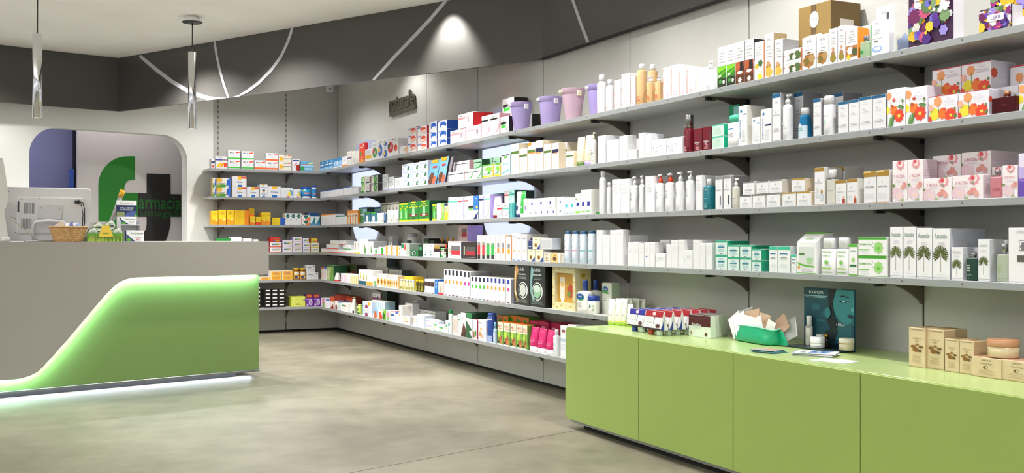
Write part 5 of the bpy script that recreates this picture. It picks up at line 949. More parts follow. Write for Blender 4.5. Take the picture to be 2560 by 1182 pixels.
TABLE = '''
R1 bl1 800 833 401 n=3
R1 bl2 833.5 855 395 n=3
R1 wor 855 868 391
R1 wpu 868.5 879 378
R1 wgr 879.5 888 378
R1 wg2 888.5 898 377
R1 redb 898.5 912 358 d=.03
R1 yel 912.5 929 372 d=.05
R1 gcir 929.5 943 356
R1 bcir 943.5 957 351
R1 bci2 957.5 968 365,350
R1 rcir 968.5 984 345
R1 rci2 984.5 995 345 d=.17
R1 worg 1000 1018 365
R1 orst 1019 1041 357,337,318
R1 orst 1043.5 1067 358,337,315
R1 blst 1072.5 1092 351,328,304
R1 blst 1094.5 1117 347,324,301 d=.14
R1 pkc 1125.5 1163 324 d=.10
R1 pkc 1164.5 1202 314 d=.11
R1 pkr 1145 1182 283 b=316 d=.15
R1 wbk 1204 1225 289 d=.08
R1 wbk 1226 1248 284 d=.08
R1 bkg 1251 1272 291 d=.03
R1 bkg 1257 1286 290 i=.155 d=.10
R1 bkg 1300 1330 287 i=.19 d=.06
R1 bkg 1256 1285 245 b=290 i=.155 d=.10
R1 wb1 1494 1515 183
R1 wb1 1516 1534 196
R1 cw 1534.5 1551 200
R1 cw 1553 1574 184
R1 cw 1576 1592 189
R1 or1 1593.5 1616 157
R1 or1 1622 1643 158 i=.09
R1 or2 1617.5 1637 187
R1 or2 1638.5 1656 187
R1 cw 1657 1676 168
R1 cw 1677 1696 162 d=.08
R1 cw 1697 1715 174
R1 cw 1716.5 1737 168 d=.12
R1 wyl 1739.5 1764 183
R1 wp1 1769 1792 149
R1 ggr 1793.5 1815.5 117
R1 ggr 1816.5 1838 111
R1 brn 1839 1861 104
R1 brn 1862 1884 98 d=.09
R1 lem 1886 1909.5 104 d=.07
R1 wsk 1911 1934 83 d=.07
R1 wsg 1935.5 1957 98 d=.085
R1 wol 1958 2003 149,123
R1 wnt 2005 2039.5 92
R1 wnt 2041 2071 86
R1 wnt2 2072.5 2093 71
R1 wnt2 2094 2113 64 d=.1
R1 wlm 2114.5 2144 70
R1 grp 2149 2172 89
R1 wtl 2152 2176 64 i=.06 d=.05
R1 wbs 2178 2207 50 d=.035
R1 wsp 2190 2237 13 i=.055 d=.12
R2 R2a 800.5 858 474 n=8
R2 R2a 859 877 467 n=2
R2 R2b 878 895 468 n=2
R2 al1 902.5 915 458,441
R2 al2 915.5 927 457,440
R2 al3 928 944.5 458,437 d=.10
R2 sm1 956 970 450,436
R2 sm1 971 985 442
R2 sm1 986.5 1004 444
R2 arc 1005 1026.5 448,429,410
R2 arc 1027.5 1048 446,427,407
R2 arc 1048.5 1069 444,424,402
R2 rc1 1121 1160.5 428 n=2
R2 rc1 1133 1173 403 n=2 b=427 i=.04
R2 rc2 1162 1203.5 422 n=2
R2 rc3 1184 1204 398 b=420 i=.04
R2 rc3 1206.5 1230 396 i=.10
R2 rc4 1206 1232 411 d=.06
R2 rc4 1234 1250.5 409 d=.06
R2 rc3 1231.5 1250 394 i=.10
R2 tg1 1252.5 1275 385
R2 wb2 1277.5 1297 359 d=.10
R2 wb2 1298.5 1317.5 371 d=.06
R2 wb4 1319 1338 356
R2 wb3 1339 1358 351 d=.12
R2 wb2 1359.5 1378 360
R2 wb3 1380 1396.5 357
R2 wb2 1398 1417 357 i=.05 d=.10
R2 wb2 1415 1433.5 378 d=.04
R2 ct1 1434.5 1453 342
R2 ct2 1454 1474 337
R2 cp1 1477 1492.5 329
R2 wc1 1494 1513 339 d=.12
R2 wc1 1517.5 1531.5 350
R2 wc1 1533 1547 348
R2 wc1 1548.5 1568 339
R2 wc1 1577 1596 347 i=.06
R2 wt6 1569.5 1591 374 d=.04
R2 wc1 1596.5 1611 332 d=.07
R2 wc1 1612.5 1628.5 335 d=.07
R2 wd1 1630 1665.5 348 d=.07
R2 wd1 1667 1706 343 d=.07
R2 rca 1712 1734 285
R2 rcb 1735 1755 321
R2 rcb 1756.5 1777.5 317
R2 mc1 1779.5 1809 341,311
R2 fb1 1815 1846 287
R2 gb1 1821 1848 262 i=.10
R2 dm1 1846 1867.5 264 d=.10
R2 dm3 1880 1900.5 293
R2 dm2 1901.5 1929 272
R2 eq1 1930 1956 233 d=.07
R2 eqp 1959 1982 233
R2 eq1 1985 2008 230 i=.08 d=.10
R2 eqb 1999 2028 267
R2 eq1 2032.5 2059.5 246 d=.05
R2 eqw 2062 2092 237
R2 eq1 2078 2108 232 i=.11 d=.10
R2 eq1 2094.5 2120 254 d=.08
R2 eq1 2121 2147 249 d=.08
R2 eq1 2148 2180 242 d=.08
R2 eq1 2181 2214 237 d=.08
R2 po2 2216.5 2263 221 d=.07
R2 po2 2264 2318 217 d=.07
R2 pop 2321.5 2394 237 d=.07
R2 pop 2395.5 2472 226 d=.07
R2 pop 2330 2402 170 b=232 i=.075 d=.12
R2 pop 2403.5 2478 156 b=222 i=.075 d=.12
R2 pop 2525 2600 160 i=.15 d=.10
R2 prf 2477.5 2542 227 d=.04
R2 po2 2490 2546 216 i=.075 d=.06
R2 po2 2547 2610 207 i=.02 d=.06
R3 r3a 803 838 535 n=5
R3 r3b 839 868 539 n=4
R3 r3c 868.5 894 526 n=4
R3 r3d 896 917 518 i=.03 d=.14
R3 r3e 911 925 529
R3 r3d 918 951 518 i=.10 d=.12
R3 r3e 926 942 530
R3 r3f 943 960 532 n=2
R3 r3g 960.5 967.5 530
R3 r3f 968 996 525 n=4
R3 r3h 953 997 506 n=5 i=.10
R3 gr1 998 1021 507 n=2
R3 gr2 1021.5 1046 504
R3 gr2 1047 1073 501 d=.14
R3 gr1 1081 1091 510
R3 ws1 1091.5 1110 508
R3 ws2 1111 1119.5 508
R3 ru1 1120.5 1132 493
R3 ru1 1132.5 1145 493
R3 ru2 1145.5 1158 492
R3 ru2 1159 1170.5 491
R3 ru4 1171 1183 490
R3 ru5 1183.5 1196 489
R3 ru3 1197.5 1209 488
R3 ru1 1210 1225.5 486
R3 tl1 1226 1253 484 i=.10
R3 tu1 1227 1242 491
R3 rs1 1242.5 1256 508
R3 rs2 1256.5 1273 508
R3 rs3 1256 1271 477 b=507 i=.05
R3 rs4 1271.5 1286 475 b=506 i=.05 d=.14
R3 tv1 1273.5 1286 508 d=.04
R3 tb1 1286.5 1297 479
R3 tg2 1296.5 1308 478
R3 ub1 1308.5 1318 496
R3 ub1 1318.5 1391 520 n=5 d=.06
R3 ub1 1319 1388 495 n=3 b=519 d=.06
R3 ub1 1392 1409 516,492 d=.10
R3 ub3 1410 1423 495
R3 ub3 1423.5 1437 494
R3 ub4 1438 1451 484
R3 ub2 1452 1464 475
R3 ub2 1464.5 1478 474 d=.08
R3 gst 1489 1498 536 d=.12
R3 av1 1499 1516.5 427
R3 av2 1517.5 1529 455
R3 avb 1530 1550 448
R3 avb 1551 1576 447
R3 avp 1577.5 1597 440
R3 avp 1598.5 1612 438
R3 avb 1613 1640 440 d=.08
R3 avr 1641.5 1663 434
R3 avr 1665 1689 431
R3 avp 1690.5 1714 428
R3 avp 1716 1738 425
R3 avb 1739.5 1761 438 d=.09
R3 avs 1762.5 1787 446
R3 es1 1788 1806 440
R3 es1 1808 1829.5 438 d=.10
R3 es2 1832 1849 444
R3 es3 1848.5 1878.5 489
R3 es3 1881 1913 486
R3 es3 1915.5 1949.5 483
R3 es4 1955.5 1989.5 481
R3 es4 1991 2027.5 479
R3 es3 1856.5 1886 454 b=488
R3 es3 1890.5 1921 453 b=485
R3 es3 1922.5 1955 449 b=483 d=.12
R3 es4 1978 2012 446 b=480 d=.13
R3 es5 2036 2061 419 d=.09
R3 es6 2065.5 2087 424
R3 es5 2085 2112 417 i=.10 d=.10
R3 es7 2088.5 2115.5 450
R3 es7 2117 2144 447 d=.07
R3 es8 2159 2190.5 428
R3 es8 2191.5 2223 425
R3 ro2 2230.5 2268.5 402
R3 ro2 2269.5 2307 399 d=.07
R3 ros 2308.5 2379 445 d=.07
R3 ros 2380 2457.5 438 d=.08
R3 ros 2331.5 2402.5 388 b=443 i=.08 d=.12
R3 ros 2403.5 2478 379 b=436 i=.08 d=.14
R3 rop 2474 2504 425 d=.05
R3 ro2 2479 2506 417 i=.08 d=.06
R3 ro2 2505.5 2544.5 413 d=.07
R3 vio 2545.5 2600 382
R4 g4a 803 815 621
R4 g4b 815.5 884 623 n=5
R4 g4b 815.5 856 611 n=3 b=623
R4 g4g 857 878 612 n=2 b=624
R4 g4a 826 844 601 b=611
R4 g4b 846 864 601 b=612
R4 w4a 885 900 603 n=2
R4 w4b 901 920 598
R4 w4b 921 944 603 d=.12
R4 w4c 933 944.5 620 d=.03
R4 w4c 946 962 617
R4 w4o 963 1002 626,614 n=3
R4 pot 1019 1044 583 i=.16
R4 w4b 971 981 590 i=.17 d=.05
R4 gr4 1003 1024 608
R4 gs4 1026 1045 625
R4 dk4 1060 1072 596 i=.15
R4 dk4 1073 1086 601 i=.15
R4 dk4 1046 1057 611 i=.05
R4 w4d 1058 1084 609 n=2
R4 bk4 1085 1099.5 616 d=.04
R4 br4 1101 1110 592 i=.14
R4 br4 1115 1125 592 i=.14
R4 br4 1128 1137 593 i=.14
R4 gw4 1101.5 1110.5 620 d=.04
R4 rb4 1111.5 1119 611
R4 wr4 1120 1152.5 603
R4 kr4 1154 1191 604
R4 wr5 1146 1168 563 i=.13 d=.12 b=604
R4 rd4 1193 1203.5 588
R4 rd4 1204.5 1214 588
R4 gn4 1215 1226 588
R4 gn4 1227 1238 588
R4 oo4 1239.5 1251 587
R4 oo4 1252 1263 587
R4 yo4 1264.5 1278.5 591
R4 wa4 1280 1290.5 583
R4 wa4 1291.5 1303 585
R4 wa4 1304 1317 585 d=.14
R4 ha4 1319 1337 623 d=.05
R4 ha4 1338.5 1358 623 d=.05
R4 hb4 1360 1375.5 631 d=.05
R4 hc4 1377 1401.5 632 d=.05
R4 hb4 1403 1411 634 d=.05
R4 hd4 1320.5 1330 594 b=623 d=.03
R4 ha4 1331 1350 593 b=622 d=.06
R4 hg4 1351 1379.5 595 b=624 d=.06
R4 ca4 1412.5 1430 578
R4 ca4 1431 1449.5 578
R4 ca5 1450.5 1470 578
R4 ca5 1471.5 1489.5 577
R4 wt4 1491 1505.5 575
R4 wt4 1506 1524 586
R4 wt4 1525 1539.5 575
R4 wt4 1540.5 1557.5 574 d=.11
R4 wt4 1560 1574 588 i=.04 d=.11
R4 wt4 1569 1582.5 606 d=.04
R4 wt4 1583 1596 604
R4 wt4 1597 1609.5 608
R4 wt5 1610.5 1624 606
R4 wt4 1624.5 1637 605 d=.05
R4 wt6 1638.5 1663 633 d=.05
R4 wt4 1650 1674 599 i=.08 d=.07
R4 wt4 1665.5 1677 611
R4 wt4 1677.5 1694.5 600
R4 wt4 1695 1709.5 599 d=.06
R4 wt6 1710 1731 625 d=.05
R4 wt4 1732 1747.5 599
R4 wt4 1748 1763.5 607
R4 wt4 1764.5 1780 607 d=.08
R4 gn5 1788.5 1817.5 637,601 d=.12
R4 gn5 1818.5 1848 643,612 d=.07
R4 gn5 1849.5 1878 644,612 d=.12
R4 gn5 1880 1903 651,622 d=.11
R4 gn6 1922.5 1943.5 616
R4 gn6 1944.5 1975 616 d=.05
R4 gn6 1977 1991 636 d=.03
R4 lif 2050 2086.5 594
R4 lif 2088.5 2121 593
R4 lif 2070 2096 593 i=.10
R4 no1 2122 2143.5 610
R4 no2 2145 2217 640,593 d=.05
R4 ass 2224.5 2256 567 d=.07
R4 ass 2257.5 2290 567 d=.07
R4 ass 2291 2330 570 d=.12
R4 ass 2331.5 2374 571 d=.17
R4 as3 2377.5 2407 618
R4 asd 2411.5 2442.5 632
R4 as3 2421 2446 618 i=.06
R4 as3 2444.5 2474 598 d=.07
R4 as3 2492 2519 599 i=.07
R4 asf 2491 2519.5 610
R4 asn 2520.5 2596 569
R5 s5a 803 810 669
R5 s5b 810.5 816.5 668
R5 g5a 817.5 835 663 d=.14
R5 d5a 843 858 647 i=.20 d=.05 b=662
R5 d5a 843 862 662 i=.19
R5 d5b 864 892 662 i=.17 n=2
R5 t5b 833 840 682
R5 t5a 837 851 671
R5 th5 852 876 684 n=6
R5 th6 876.5 895 686 n=4
R5 lv5 896.5 915 674
R5 lw5 916 932 676
R5 sw5 933 941 692
R5 or5 942 966 685 n=3
R5 or5 967.5 994 689 n=5
R5 gy5 938 970 668 i=.14 n=2
R5 gy5 940 966 644 i=.14 n=2 b=670
R5 gy5 972 1004 674 i=.14 n=4
R5 yc5 1006 1032 691 i=.06 n=3
R5 yb5 1001 1037 699 n=5
R5 db5 1040 1060 701 n=3
R5 dw5 1062 1085.5 698 n=3
R5 bb5 1086.5 1094 698
R5 pk5 1095.5 1109 704
R5 nv1 1110 1157 674 n=5
R5 nv2 1157.5 1176 678 n=2 d=.16
R5 nv3 1177 1214.5 691 n=4 d=.14
R5 nv4 1215 1264 694 n=5 d=.14
R5 nv5 1265 1276.5 697 d=.14
R5 bk5 1285 1323.5 658
R5 bk6 1325 1362.5 659 d=.08
R5 ceb 1440 1464.5 701
R5 ceb 1468 1490 700 i=.09
R5 cej 1469.5 1502 741
R6 b6a 803 814.5 745
R6 b6b 815 824 748
R6 b6c 825 836 741
R6 b6d 836.5 844.5 752
R6 b6e 845 851.5 752
R6 b6c 838 880 738 n=3 i=.12
R6 b6g 852 869 758
R6 b6f 870 880 757
R6 bt6 881 893.5 743
R6 gt6 894 906 762
R6 lb6 906.5 912 753
R6 pl6 912.5 919.5 770,752
R6 yb6 920.5 928.5 753
R6 lb6 929 962 752 n=6 i=.04
R6 bb6 932 944.5 773 d=.035
R6 gg6 945 965 774 d=.035
R6 b6a 965.5 975 776
R6 wb6 976 987.5 780
R6 b6b 988.5 996.5 779
R6 wo6 997 1010.5 764
R6 pl6 931 951 733 b=752 i=.14
R6 d5a 952 968 725 i=.16
R6 gs6 1005.5 1025 790 d=.05
R6 wo6 1032 1041 789
R6 gs6 1013 1031 757,775 i=.08
R6 gs6 1032 1088 755 n=4 i=.14 b=790
R6 gs6 1042 1088 775 n=3 i=.14
R6 wl6 1042 1061 787 d=.08
R6 ws6 1064 1083 810,798 d=.05
R6 wg6 1084.5 1095 802 d=.05
R6 wg6 1096 1113 812 d=.04
R6 wg6 1113.5 1121 801
R6 gcc 1122 1132.5 775
R6 pc6 1133 1143 789
R6 wc6 1144 1151.5 785
R6 bw6 1152.5 1164 781
R6 gw6 1165 1180 782 d=.16
R6 pf6 1180.5 1191.5 799 d=.07
R6 pg6 1195.5 1209 799
R6 pv6 1209.5 1219 802
R6 can6 1220 1241 784
R6 sp6 1234 1243 806
R6 on6 1244 1257.5 805
R6 on6 1258.5 1274.5 807
R6 on6 1276 1291 809
R6 on6 1292 1306.5 811
R6 on6 1307 1320 813 d=.05
R6 on7 1244 1270 789 i=.10 n=2
R6 on7 1271 1322 791 i=.125 n=3
R6 mb6 1324 1346 802 i=.10
R6 mb6 1347 1370 804 i=.10
R6 mb6 1371 1400 808 i=.12 d=.13
R6 mg6 1318 1336.5 817
R6 mg6 1338 1356.5 821
R6 mg6 1358 1378 825
R6 eu6 1385 1399.5 825
R6 eu7 1401 1417.5 814
R6 eu7 1419 1440 812
W1 ma 528 537 396
W1 mb 538 569 391
W1 mg 570 601 399,376
W1 mg 603.5 634.5 400,378
W1 mo 636 664.5 401
W1 mo 665.5 695.5 403,383
W1 ml 697 729 405,387
W1 mr 730.5 749 397
W1 mbl 752 783 404
W2 pa 531 540 468,445 d=.10
W2 pa 541 577.5 468,445
W2 pb 581 616.5 467,441
W2 pb 617 648 467
W2 pd 649.5 669.5 461
W2 pc 670.5 702 466
W2 pe 703.5 732 469
W2 pe 733.5 752.5 473
W2 ja 753 775 467
W2 jb 776 790 463
W3 ya 528 545 527
W3 ya 546 565.5 525
W3 ya 567 585 525
W3 yb 586.5 622 553,544,535,526
W3 yc 625 639 541
W3 yd 640 652 542
W3 ya 653.5 665 531
W3 ya 665.5 677 531
W3 yc 622 636 521 b=541 i=.08
W3 ye 679 712 553,544
W3 da 712.5 754 533 n=3
W3 db 755.5 774.5 552,537
W3 dc 775.5 787.5 541
W3 dc 788 800.5 541
W3 dd 768 798 532 n=2 i=.13
W4 ga 540 576 596
W4 gb 577 604 592
W4 gc 608 630 596
W4 gc 634 646 598
W4 rb 675 704 618,605
W4 ra 675 701 592 b=604
W4 rc 706 731 616,600
W4 rc 732.5 755.5 618,605,592
W4 rc 757 776 619,607
W4 rc 757 772 596 b=607
W4 rd 777.5 798 619,607
W4 re 778 794 596 b=607
W5 u1 650 675 692
W5 u1 676 704 689,677
W5 u1 705 731.5 689,676
W5 jy 733 747.5 670
W5 jy 748.5 762.5 670
W5 ac 767 796 681
W5 ac 766 788 663 b=680
W6 li 728 763.5 741 d=.14
W6 vi 765 783.5 745 d=.10
W6 vi 784.5 802.5 744 d=.10
W6 vr 765.5 782.5 735 b=745 d=.10
W6 vr 784 801 735 b=744 d=.10
'''
random.seed(3)
SHN = {}
for i in range(6): SHN['R%d' % (i+1)] = '%s long shelf' % LEV[i]; SHN['W%d' % (i+1)] = '%s corner shelf' % LEV[i]
ITEMS = []   # dicts
mcache = {}
NUM = ['first', 'second', 'third', 'fourth', 'fifth', 'sixth', 'seventh', 'eighth', 'ninth', 'tenth', 'eleventh', 'twelfth', 'thirteenth', 'fourteenth', 'fifteenth', 'sixteenth', 'seventeenth', 'eighteenth', 'nineteenth', 'twentieth', 'twenty-first', 'twenty-second', 'twenty-third', 'twenty-fourth']
last_z = {}
for ln in TABLE.strip().split('\n'):
    p = ln.split(); sh, sk = p[0], p[1]; x0, x1 = float(p[2]), float(p[3]); tops = [float(q) for q in p[4].split(',')]
    o = dict(q.split('=') for q in p[5:]); n = int(o.get('n', 1)); ins = float(o.get('i', .004)); st = STY[sk]; lv = int(sh[1])-1
    R = sh[0] == 'R'
    if R: X = DF+ins; a, Za = on_x(x0, X); b, Zb = on_x(x1, X)
    else: Y = WF+ins; a, Za = on_y(x0, Y); b, Zb = on_y(x1, Y)
    Zm = 2/(1/Za+1/Zb)
    W = abs(b-a)/n; zs = [EYE+(HZ-t)*Zm/F for t in sorted(tops, reverse=True)]
    z = SZ[lv]+.0004
    zb = None
    if 'b' in o: zb = EYE+(HZ-float(o['b']))*Zm/F
    dep = float(o['d']) if 'd' in o else (.09 if R else .11)
    for c in range(n):
        cc = a+(b-a)*(c+.5)/n; zz_ = zb if zb else z; w = W-.0014
        if st['kind'] in ('bottle', 'pump', 'can', 'jar'):   # round things: true diameter from their visible width
            pm = x0+(x1-x0)*(c+.5)/n; w = (x1-x0)/n*Zm/F*1.14
            cc = on_x(pm, X+w/2)[0] if R else on_y(pm, Y+w/2)[0]
        if zb:   # rest exactly on the highest item top near that height
            best = None
            for it in ITEMS:
                if it['sh'] == sh and abs(it['c']-cc) < (it['w']+w)/2 and abs(it['top']-zb) < .03:
                    if best is None or abs(it['top']-zb) < abs(best-zb): best = it['top']
            if best: zz_ = best+.0006
            else: zz_ = z if zb-z < .03 else zb
        for k, t in enumerate(zs):
            h = t-zz_
            if h < .008: h = .012
            if st['kind'] in ('bottle', 'pump', 'can', 'jar'): dd = w
            elif st['kind'] == 'flat': dd = w*.6
            elif st['kind'] == 'tube': dd = w*.66
            else: dd = dep
            dd = min(dd, (DW-DF if R else WW-WF)-ins-.004)
            ITEMS.append(dict(sh=sh, st=st, c=cc, w=w, h=h, d=dd, z=zz_, top=zz_+h, ins=ins, lev=k, nl=len(zs), xs=(x0+x1)/2+(x1-x0)/n*(c-(n-1)/2), sp=('b' in o)))
            zz_ = zz_+h+.0006
# neighbours must not run into each other: shorten the front one or push the rear one back
for _ in range(3):
  for A in ITEMS:
    for B in ITEMS:
        if A is B or A['sh'] != B['sh'] or A['ins'] > B['ins']: continue
        if A['z'] >= B['top'] or B['z'] >= A['top']: continue
        ov = (A['w']+B['w'])/2-abs(A['c']-B['c'])
        if ov <= 0 or A['ins']+A['d'] <= B['ins']: continue
        box = A['st']['kind'] in ('box', 'perfume')
        if ov < .008 or B['ins']-A['ins'] < .01:
            q = A if box else B
            q['w'] -= ov+.0004; q['c'] += (1 if q['c'] > (B if q is A else A)['c'] else -1)*(ov+.0004)/2
            if q['st']['kind'] in ('bottle', 'pump', 'can', 'jar'): q['d'] = q['w']
        elif box and B['ins']-A['ins']-.001 > .012: A['d'] = B['ins']-A['ins']-.001
        else:
            B['ins'] = A['ins']+A['d']+.001; B['d'] = min(B['d'], (DW-DF if B['sh'][0] == 'R' else WW-WF)-B['ins']-.003)
ITEMS = [q for q in ITEMS if q['w'] > .006 and q['d'] > .006]
# labels
from collections import defaultdict
G = defaultdict(list)
for it in ITEMS: G[it['sh'], it['st']['key']].append(it)
for (sh, k), L_ in G.items():
    cols = sorted(set(round(it['xs'], 1) for it in L_)); stacked = len(cols) < len(L_)
    nm = SHN[sh]; desc = L_[0]['st']['desc']
    for it in L_:
        if len(L_) == 1: lab = '%s on the %s' % (desc, nm)
        else:
            ci = cols.index(round(it['xs'], 1)); o_ = 'leftmost' if ci == 0 else ('rightmost' if ci == len(cols)-1 else NUM[ci]+' from left')
            same = sorted([q for q in L_ if round(q['xs'], 1) == round(it['xs'], 1)], key=lambda q: q['z'])
            if len(same) > 1:
                r_ = same.index(it); rn = ('lower', 'upper') if len(same) == 2 else (('bottom', 'middle', 'top') if len(same) == 3 else ('lowest', 'second-lowest', 'third', 'topmost'))
                lab = '%s, %s, %s %s' % (desc, rn[r_]+' of stack', o_, nm) if len(cols) > 1 else '%s, %s of stack, %s' % (desc, rn[r_], nm)
            else: lab = '%s, %s on %s' % (desc, o_, nm)
        it['label'] = lab; it['group'] = desc+' on '+nm if len(L_) > 1 else None
for it in ITEMS:
    R = it['sh'][0] == 'R'; st = it['st']
    key = (st['key'], round(it['w'], 3), round(it['h'], 3), round(it['d'], 3))
    if key not in mcache:
        mcache[key] = [(nm, mb.mesh(nm)) for nm, mb in build(st, it['w'], it['h'], it['d'])]
    parts = mcache[key]; nm, cat = KN[st['kind']]
    if st['kind'] == 'box':
        k_ = st['key']; sh = it['sh']
        if sh[0] == 'W' : nm, cat = ('vitamin_carton', 'vitamin box') if k_[0] in 'yp' or k_ in ('mg', 'mo', 'ma', 'mb', 'ml', 'u1') else ('medicine_carton', 'medicine box')
        elif k_ in ('pop', 'po2', 'ros', 'ro2', 'vio', 'ass', 'as3', 'asn', 'wtl', 'wsp', 'wbs'): nm, cat = 'perfume_carton', 'perfume box'
        elif k_[:2] in ('rc', 'ru', 'rs', 'pk', 'wb') and k_ not in ('wb2', 'wb3', 'wb4') and sh in ('R1', 'R2', 'R3'): nm, cat = 'plaster_carton', 'plaster box'
        elif it['xs'] > 1400 or sh == 'R4' and it['xs'] > 1190: nm, cat = 'cosmetics_carton', 'cosmetics box'
        elif sh in ('R5', 'R4') or k_[:2] in ('al', 'gr', 'r3', 'ws'): nm, cat = 'herbal_carton', 'herbal box'
        else: nm, cat = 'medicine_carton', 'medicine box'
    loc = (DF+it['ins'], it['c'], it['z']) if R else (it['c'], WF+it['ins'], it['z']); rz = -math.pi/2 if R else 0
    if len(parts) == 1: obj(nm, parts[0][1], None, loc, rz, it['label'], cat, it['group'])
    else:
        e = empty(nm, loc, rz, label=it['label'], cat=cat, group=it['group'])
        for pn, me in parts: obj(pn, me, e)
# ---------------------------------------------------------------- products on the green worktop
styles('''
wty|tube|f4f4ee|l|hc=.1|white cream tube with lime base|r .1 .58 .9 .72 4a52b0;l .15 .3 .85 .5 3 s;r 0 .0 1 .06 d8e04a
rev|box|dfe8dc|d5e0d0|top=3a1014|dark red and pale carton with white name|r 0 .5 1 1 4a1216;r .02 .86 .98 .88 7a3a3e;t .38 .56 .16 .6 W Revidox;t .38 .44 .13 .58 cfe0c8 Revidox;e .8 .16 .06 .09 6a3a20;r .1 .1 .14 .24 9a7a3a
arg|box|dcc7a2|c0a884|top=8a7048|tall tan argan carton|l .12 .93 .88 .96 1 8a7450;t .5 .73 .05 .7 a08a62 Il Olio di;t .5 .66 .05 .5 a08a62 Argan;e .28 .52 .16 .04 8a6432;e .52 .57 .12 .035 9a7440;e .76 .52 .14 .035 7a5428;e .45 .44 .2 .055 8a5c28;e .7 .42 .1 .035 5a4a28;l .2 .12 .8 .3 5 c4ae86;r .03 .02 .97 .028 b89c6a;r .03 .96 .97 .968 b89c6a
ar2|box|dcc7a2|c0a884|top=c99a80|low tan argan carton|t .5 .86 .07 .45 8a7450 LERBOLARIO;t .5 .68 .12 .75 a08a62 Il Olio di Argan;e .48 .5 .09 .08 7a5428;e .52 .49 .04 .05 e0cfae;l .2 .12 .8 .4 4 c4ae86;r .02 .03 .98 .045 b89c6a
arj|jar|d9c6a0|c08c66|hb=.62 cr=1|tan cream jar with copper lid|l .06 .2 .35 .8 4 9a9a5a
jwh|jar|d8dcda|W|hb=.45 cr=1|white cream jar|r 0 .3 1 .5 s
jgo|jar|d8d0b0|e6e2cc|hb=.62 cr=1|cream jar with gold ring|r 0 .88 1 1 d
spw|bottle|e6e6dc|W|hb=.66 cr=.75 sh=.04|white serum bottle with silver ring|r 0 .9 1 1 9a9a9a;l .2 .3 .8 .6 3 s
ttw|box|e0e0d8|w|top=w|small white sample boxes|v .1 0 .9 1 3 s
tgo|perfume|2a1410|d|hb=.55 cr=.4 fin=plastic cf=metal|tiny dark bottle with gold cap|
''')
CT_TAB = '''
cec 1505 1529 707 800 d=.05
wty 1514 1530 747 812
wty 1531 1547 746 813
wty 1548 1561.5 746 814
wty 1562 1576 761 817
wty 1540 1556 745 804
wty 1557 1573 745 804
wty 1574 1590 745 803
wty 1591 1606 747 803
rev 1721.5 1776.5 788 843 d=.028
rev 1736 1790 786 840 d=.016
rev 1744 1797 785 838.4 d=.016
rev 1752 1804 784 837 d=.016
rev 1759.5 1810.5 783 835.6 d=.016
arg 2271.5 2313 819 918 d=.10
arg 2315.5 2360 823 923 d=.11
arg 2361.5 2396.5 847 930 d=.09
arg 2398 2434.5 851 935 d=.06
ar2 2429 2503 894 944 d=.10
ar2 2504.5 2580 902 954 d=.10
ar2 2458 2536 845 902 d=.08 t=4
ar2 2539 2615 852 912 d=.08 t=4
'''
def onplane(px, X): return on_x(px, X)
CI = []
for ln in CT_TAB.strip().split('\n'):
    p = ln.split(); st = STY[p[0]]; x0, x1, yt, yb = map(float, p[1:5]); o = dict(q.split('=') for q in p[5:])
    X = at_z((x0+x1)/2, yb, CABZ)[0]; a, Za = on_x(x0, X); b, Zb = on_x(x1, X); Zm = 2/(1/Za+1/Zb)
    if st['kind'] == 'tube': pass
    CI.append(dict(st=st, X=X, c=(a+b)/2, w=abs(a-b)-.0012, h=EYE+(HZ-yt)*Zm/F-CABZ-.0005, d=float(o.get('d', .05)), xs=(x0+x1)/2))
for it in CI:
    same = sorted([q for q in CI if q['st'] is it['st']], key=lambda q: q['xs']); i = same.index(it)
    it['label'] = it['st']['desc']+(' on the green worktop' if len(same) == 1 else ', %s on green worktop' % ('leftmost' if i == 0 else 'rightmost' if i == len(same)-1 else NUM[i]+' from left'))
    nm, cat = KN[it['st']['kind']]
    parts = build(it['st'], it['w'], it['h'], it['d']); g = it['st']['desc']+'s on the worktop' if len(same) > 1 else None
    loc = (it['X'], it['c'], CABZ+.0004)
    if len(parts) == 1: obj(nm, parts[0][1], None, loc, -math.pi/2, it['label'], cat, g)
    else:
        e = empty(nm, loc, -math.pi/2, label=it['label'], cat=cat, group=g)
        for pn, mb in parts: obj(pn, mb, e)
# tan jar standing on the low argan carton
zt_ = CABZ+[q for q in CI if q['st']['key'] == 'ar2'][0]['h']+.002; q0 = [q for q in CI if q['st']['key'] == 'ar2'][0]
ya, Z = on_x(2446, q0['X']+.004); yb = on_x(2519, q0['X']+.004)[0]; w = 75*Z/F
e = empty('jar', (q0['X']+.004, (ya+yb)/2, zt_), -math.pi/2, label='tan cream jar with copper lid standing on a tan carton', cat='jar')
for pn, mb in build(STY['arj'], w, (903-858)*Z/F, w): obj(pn, mb, e)
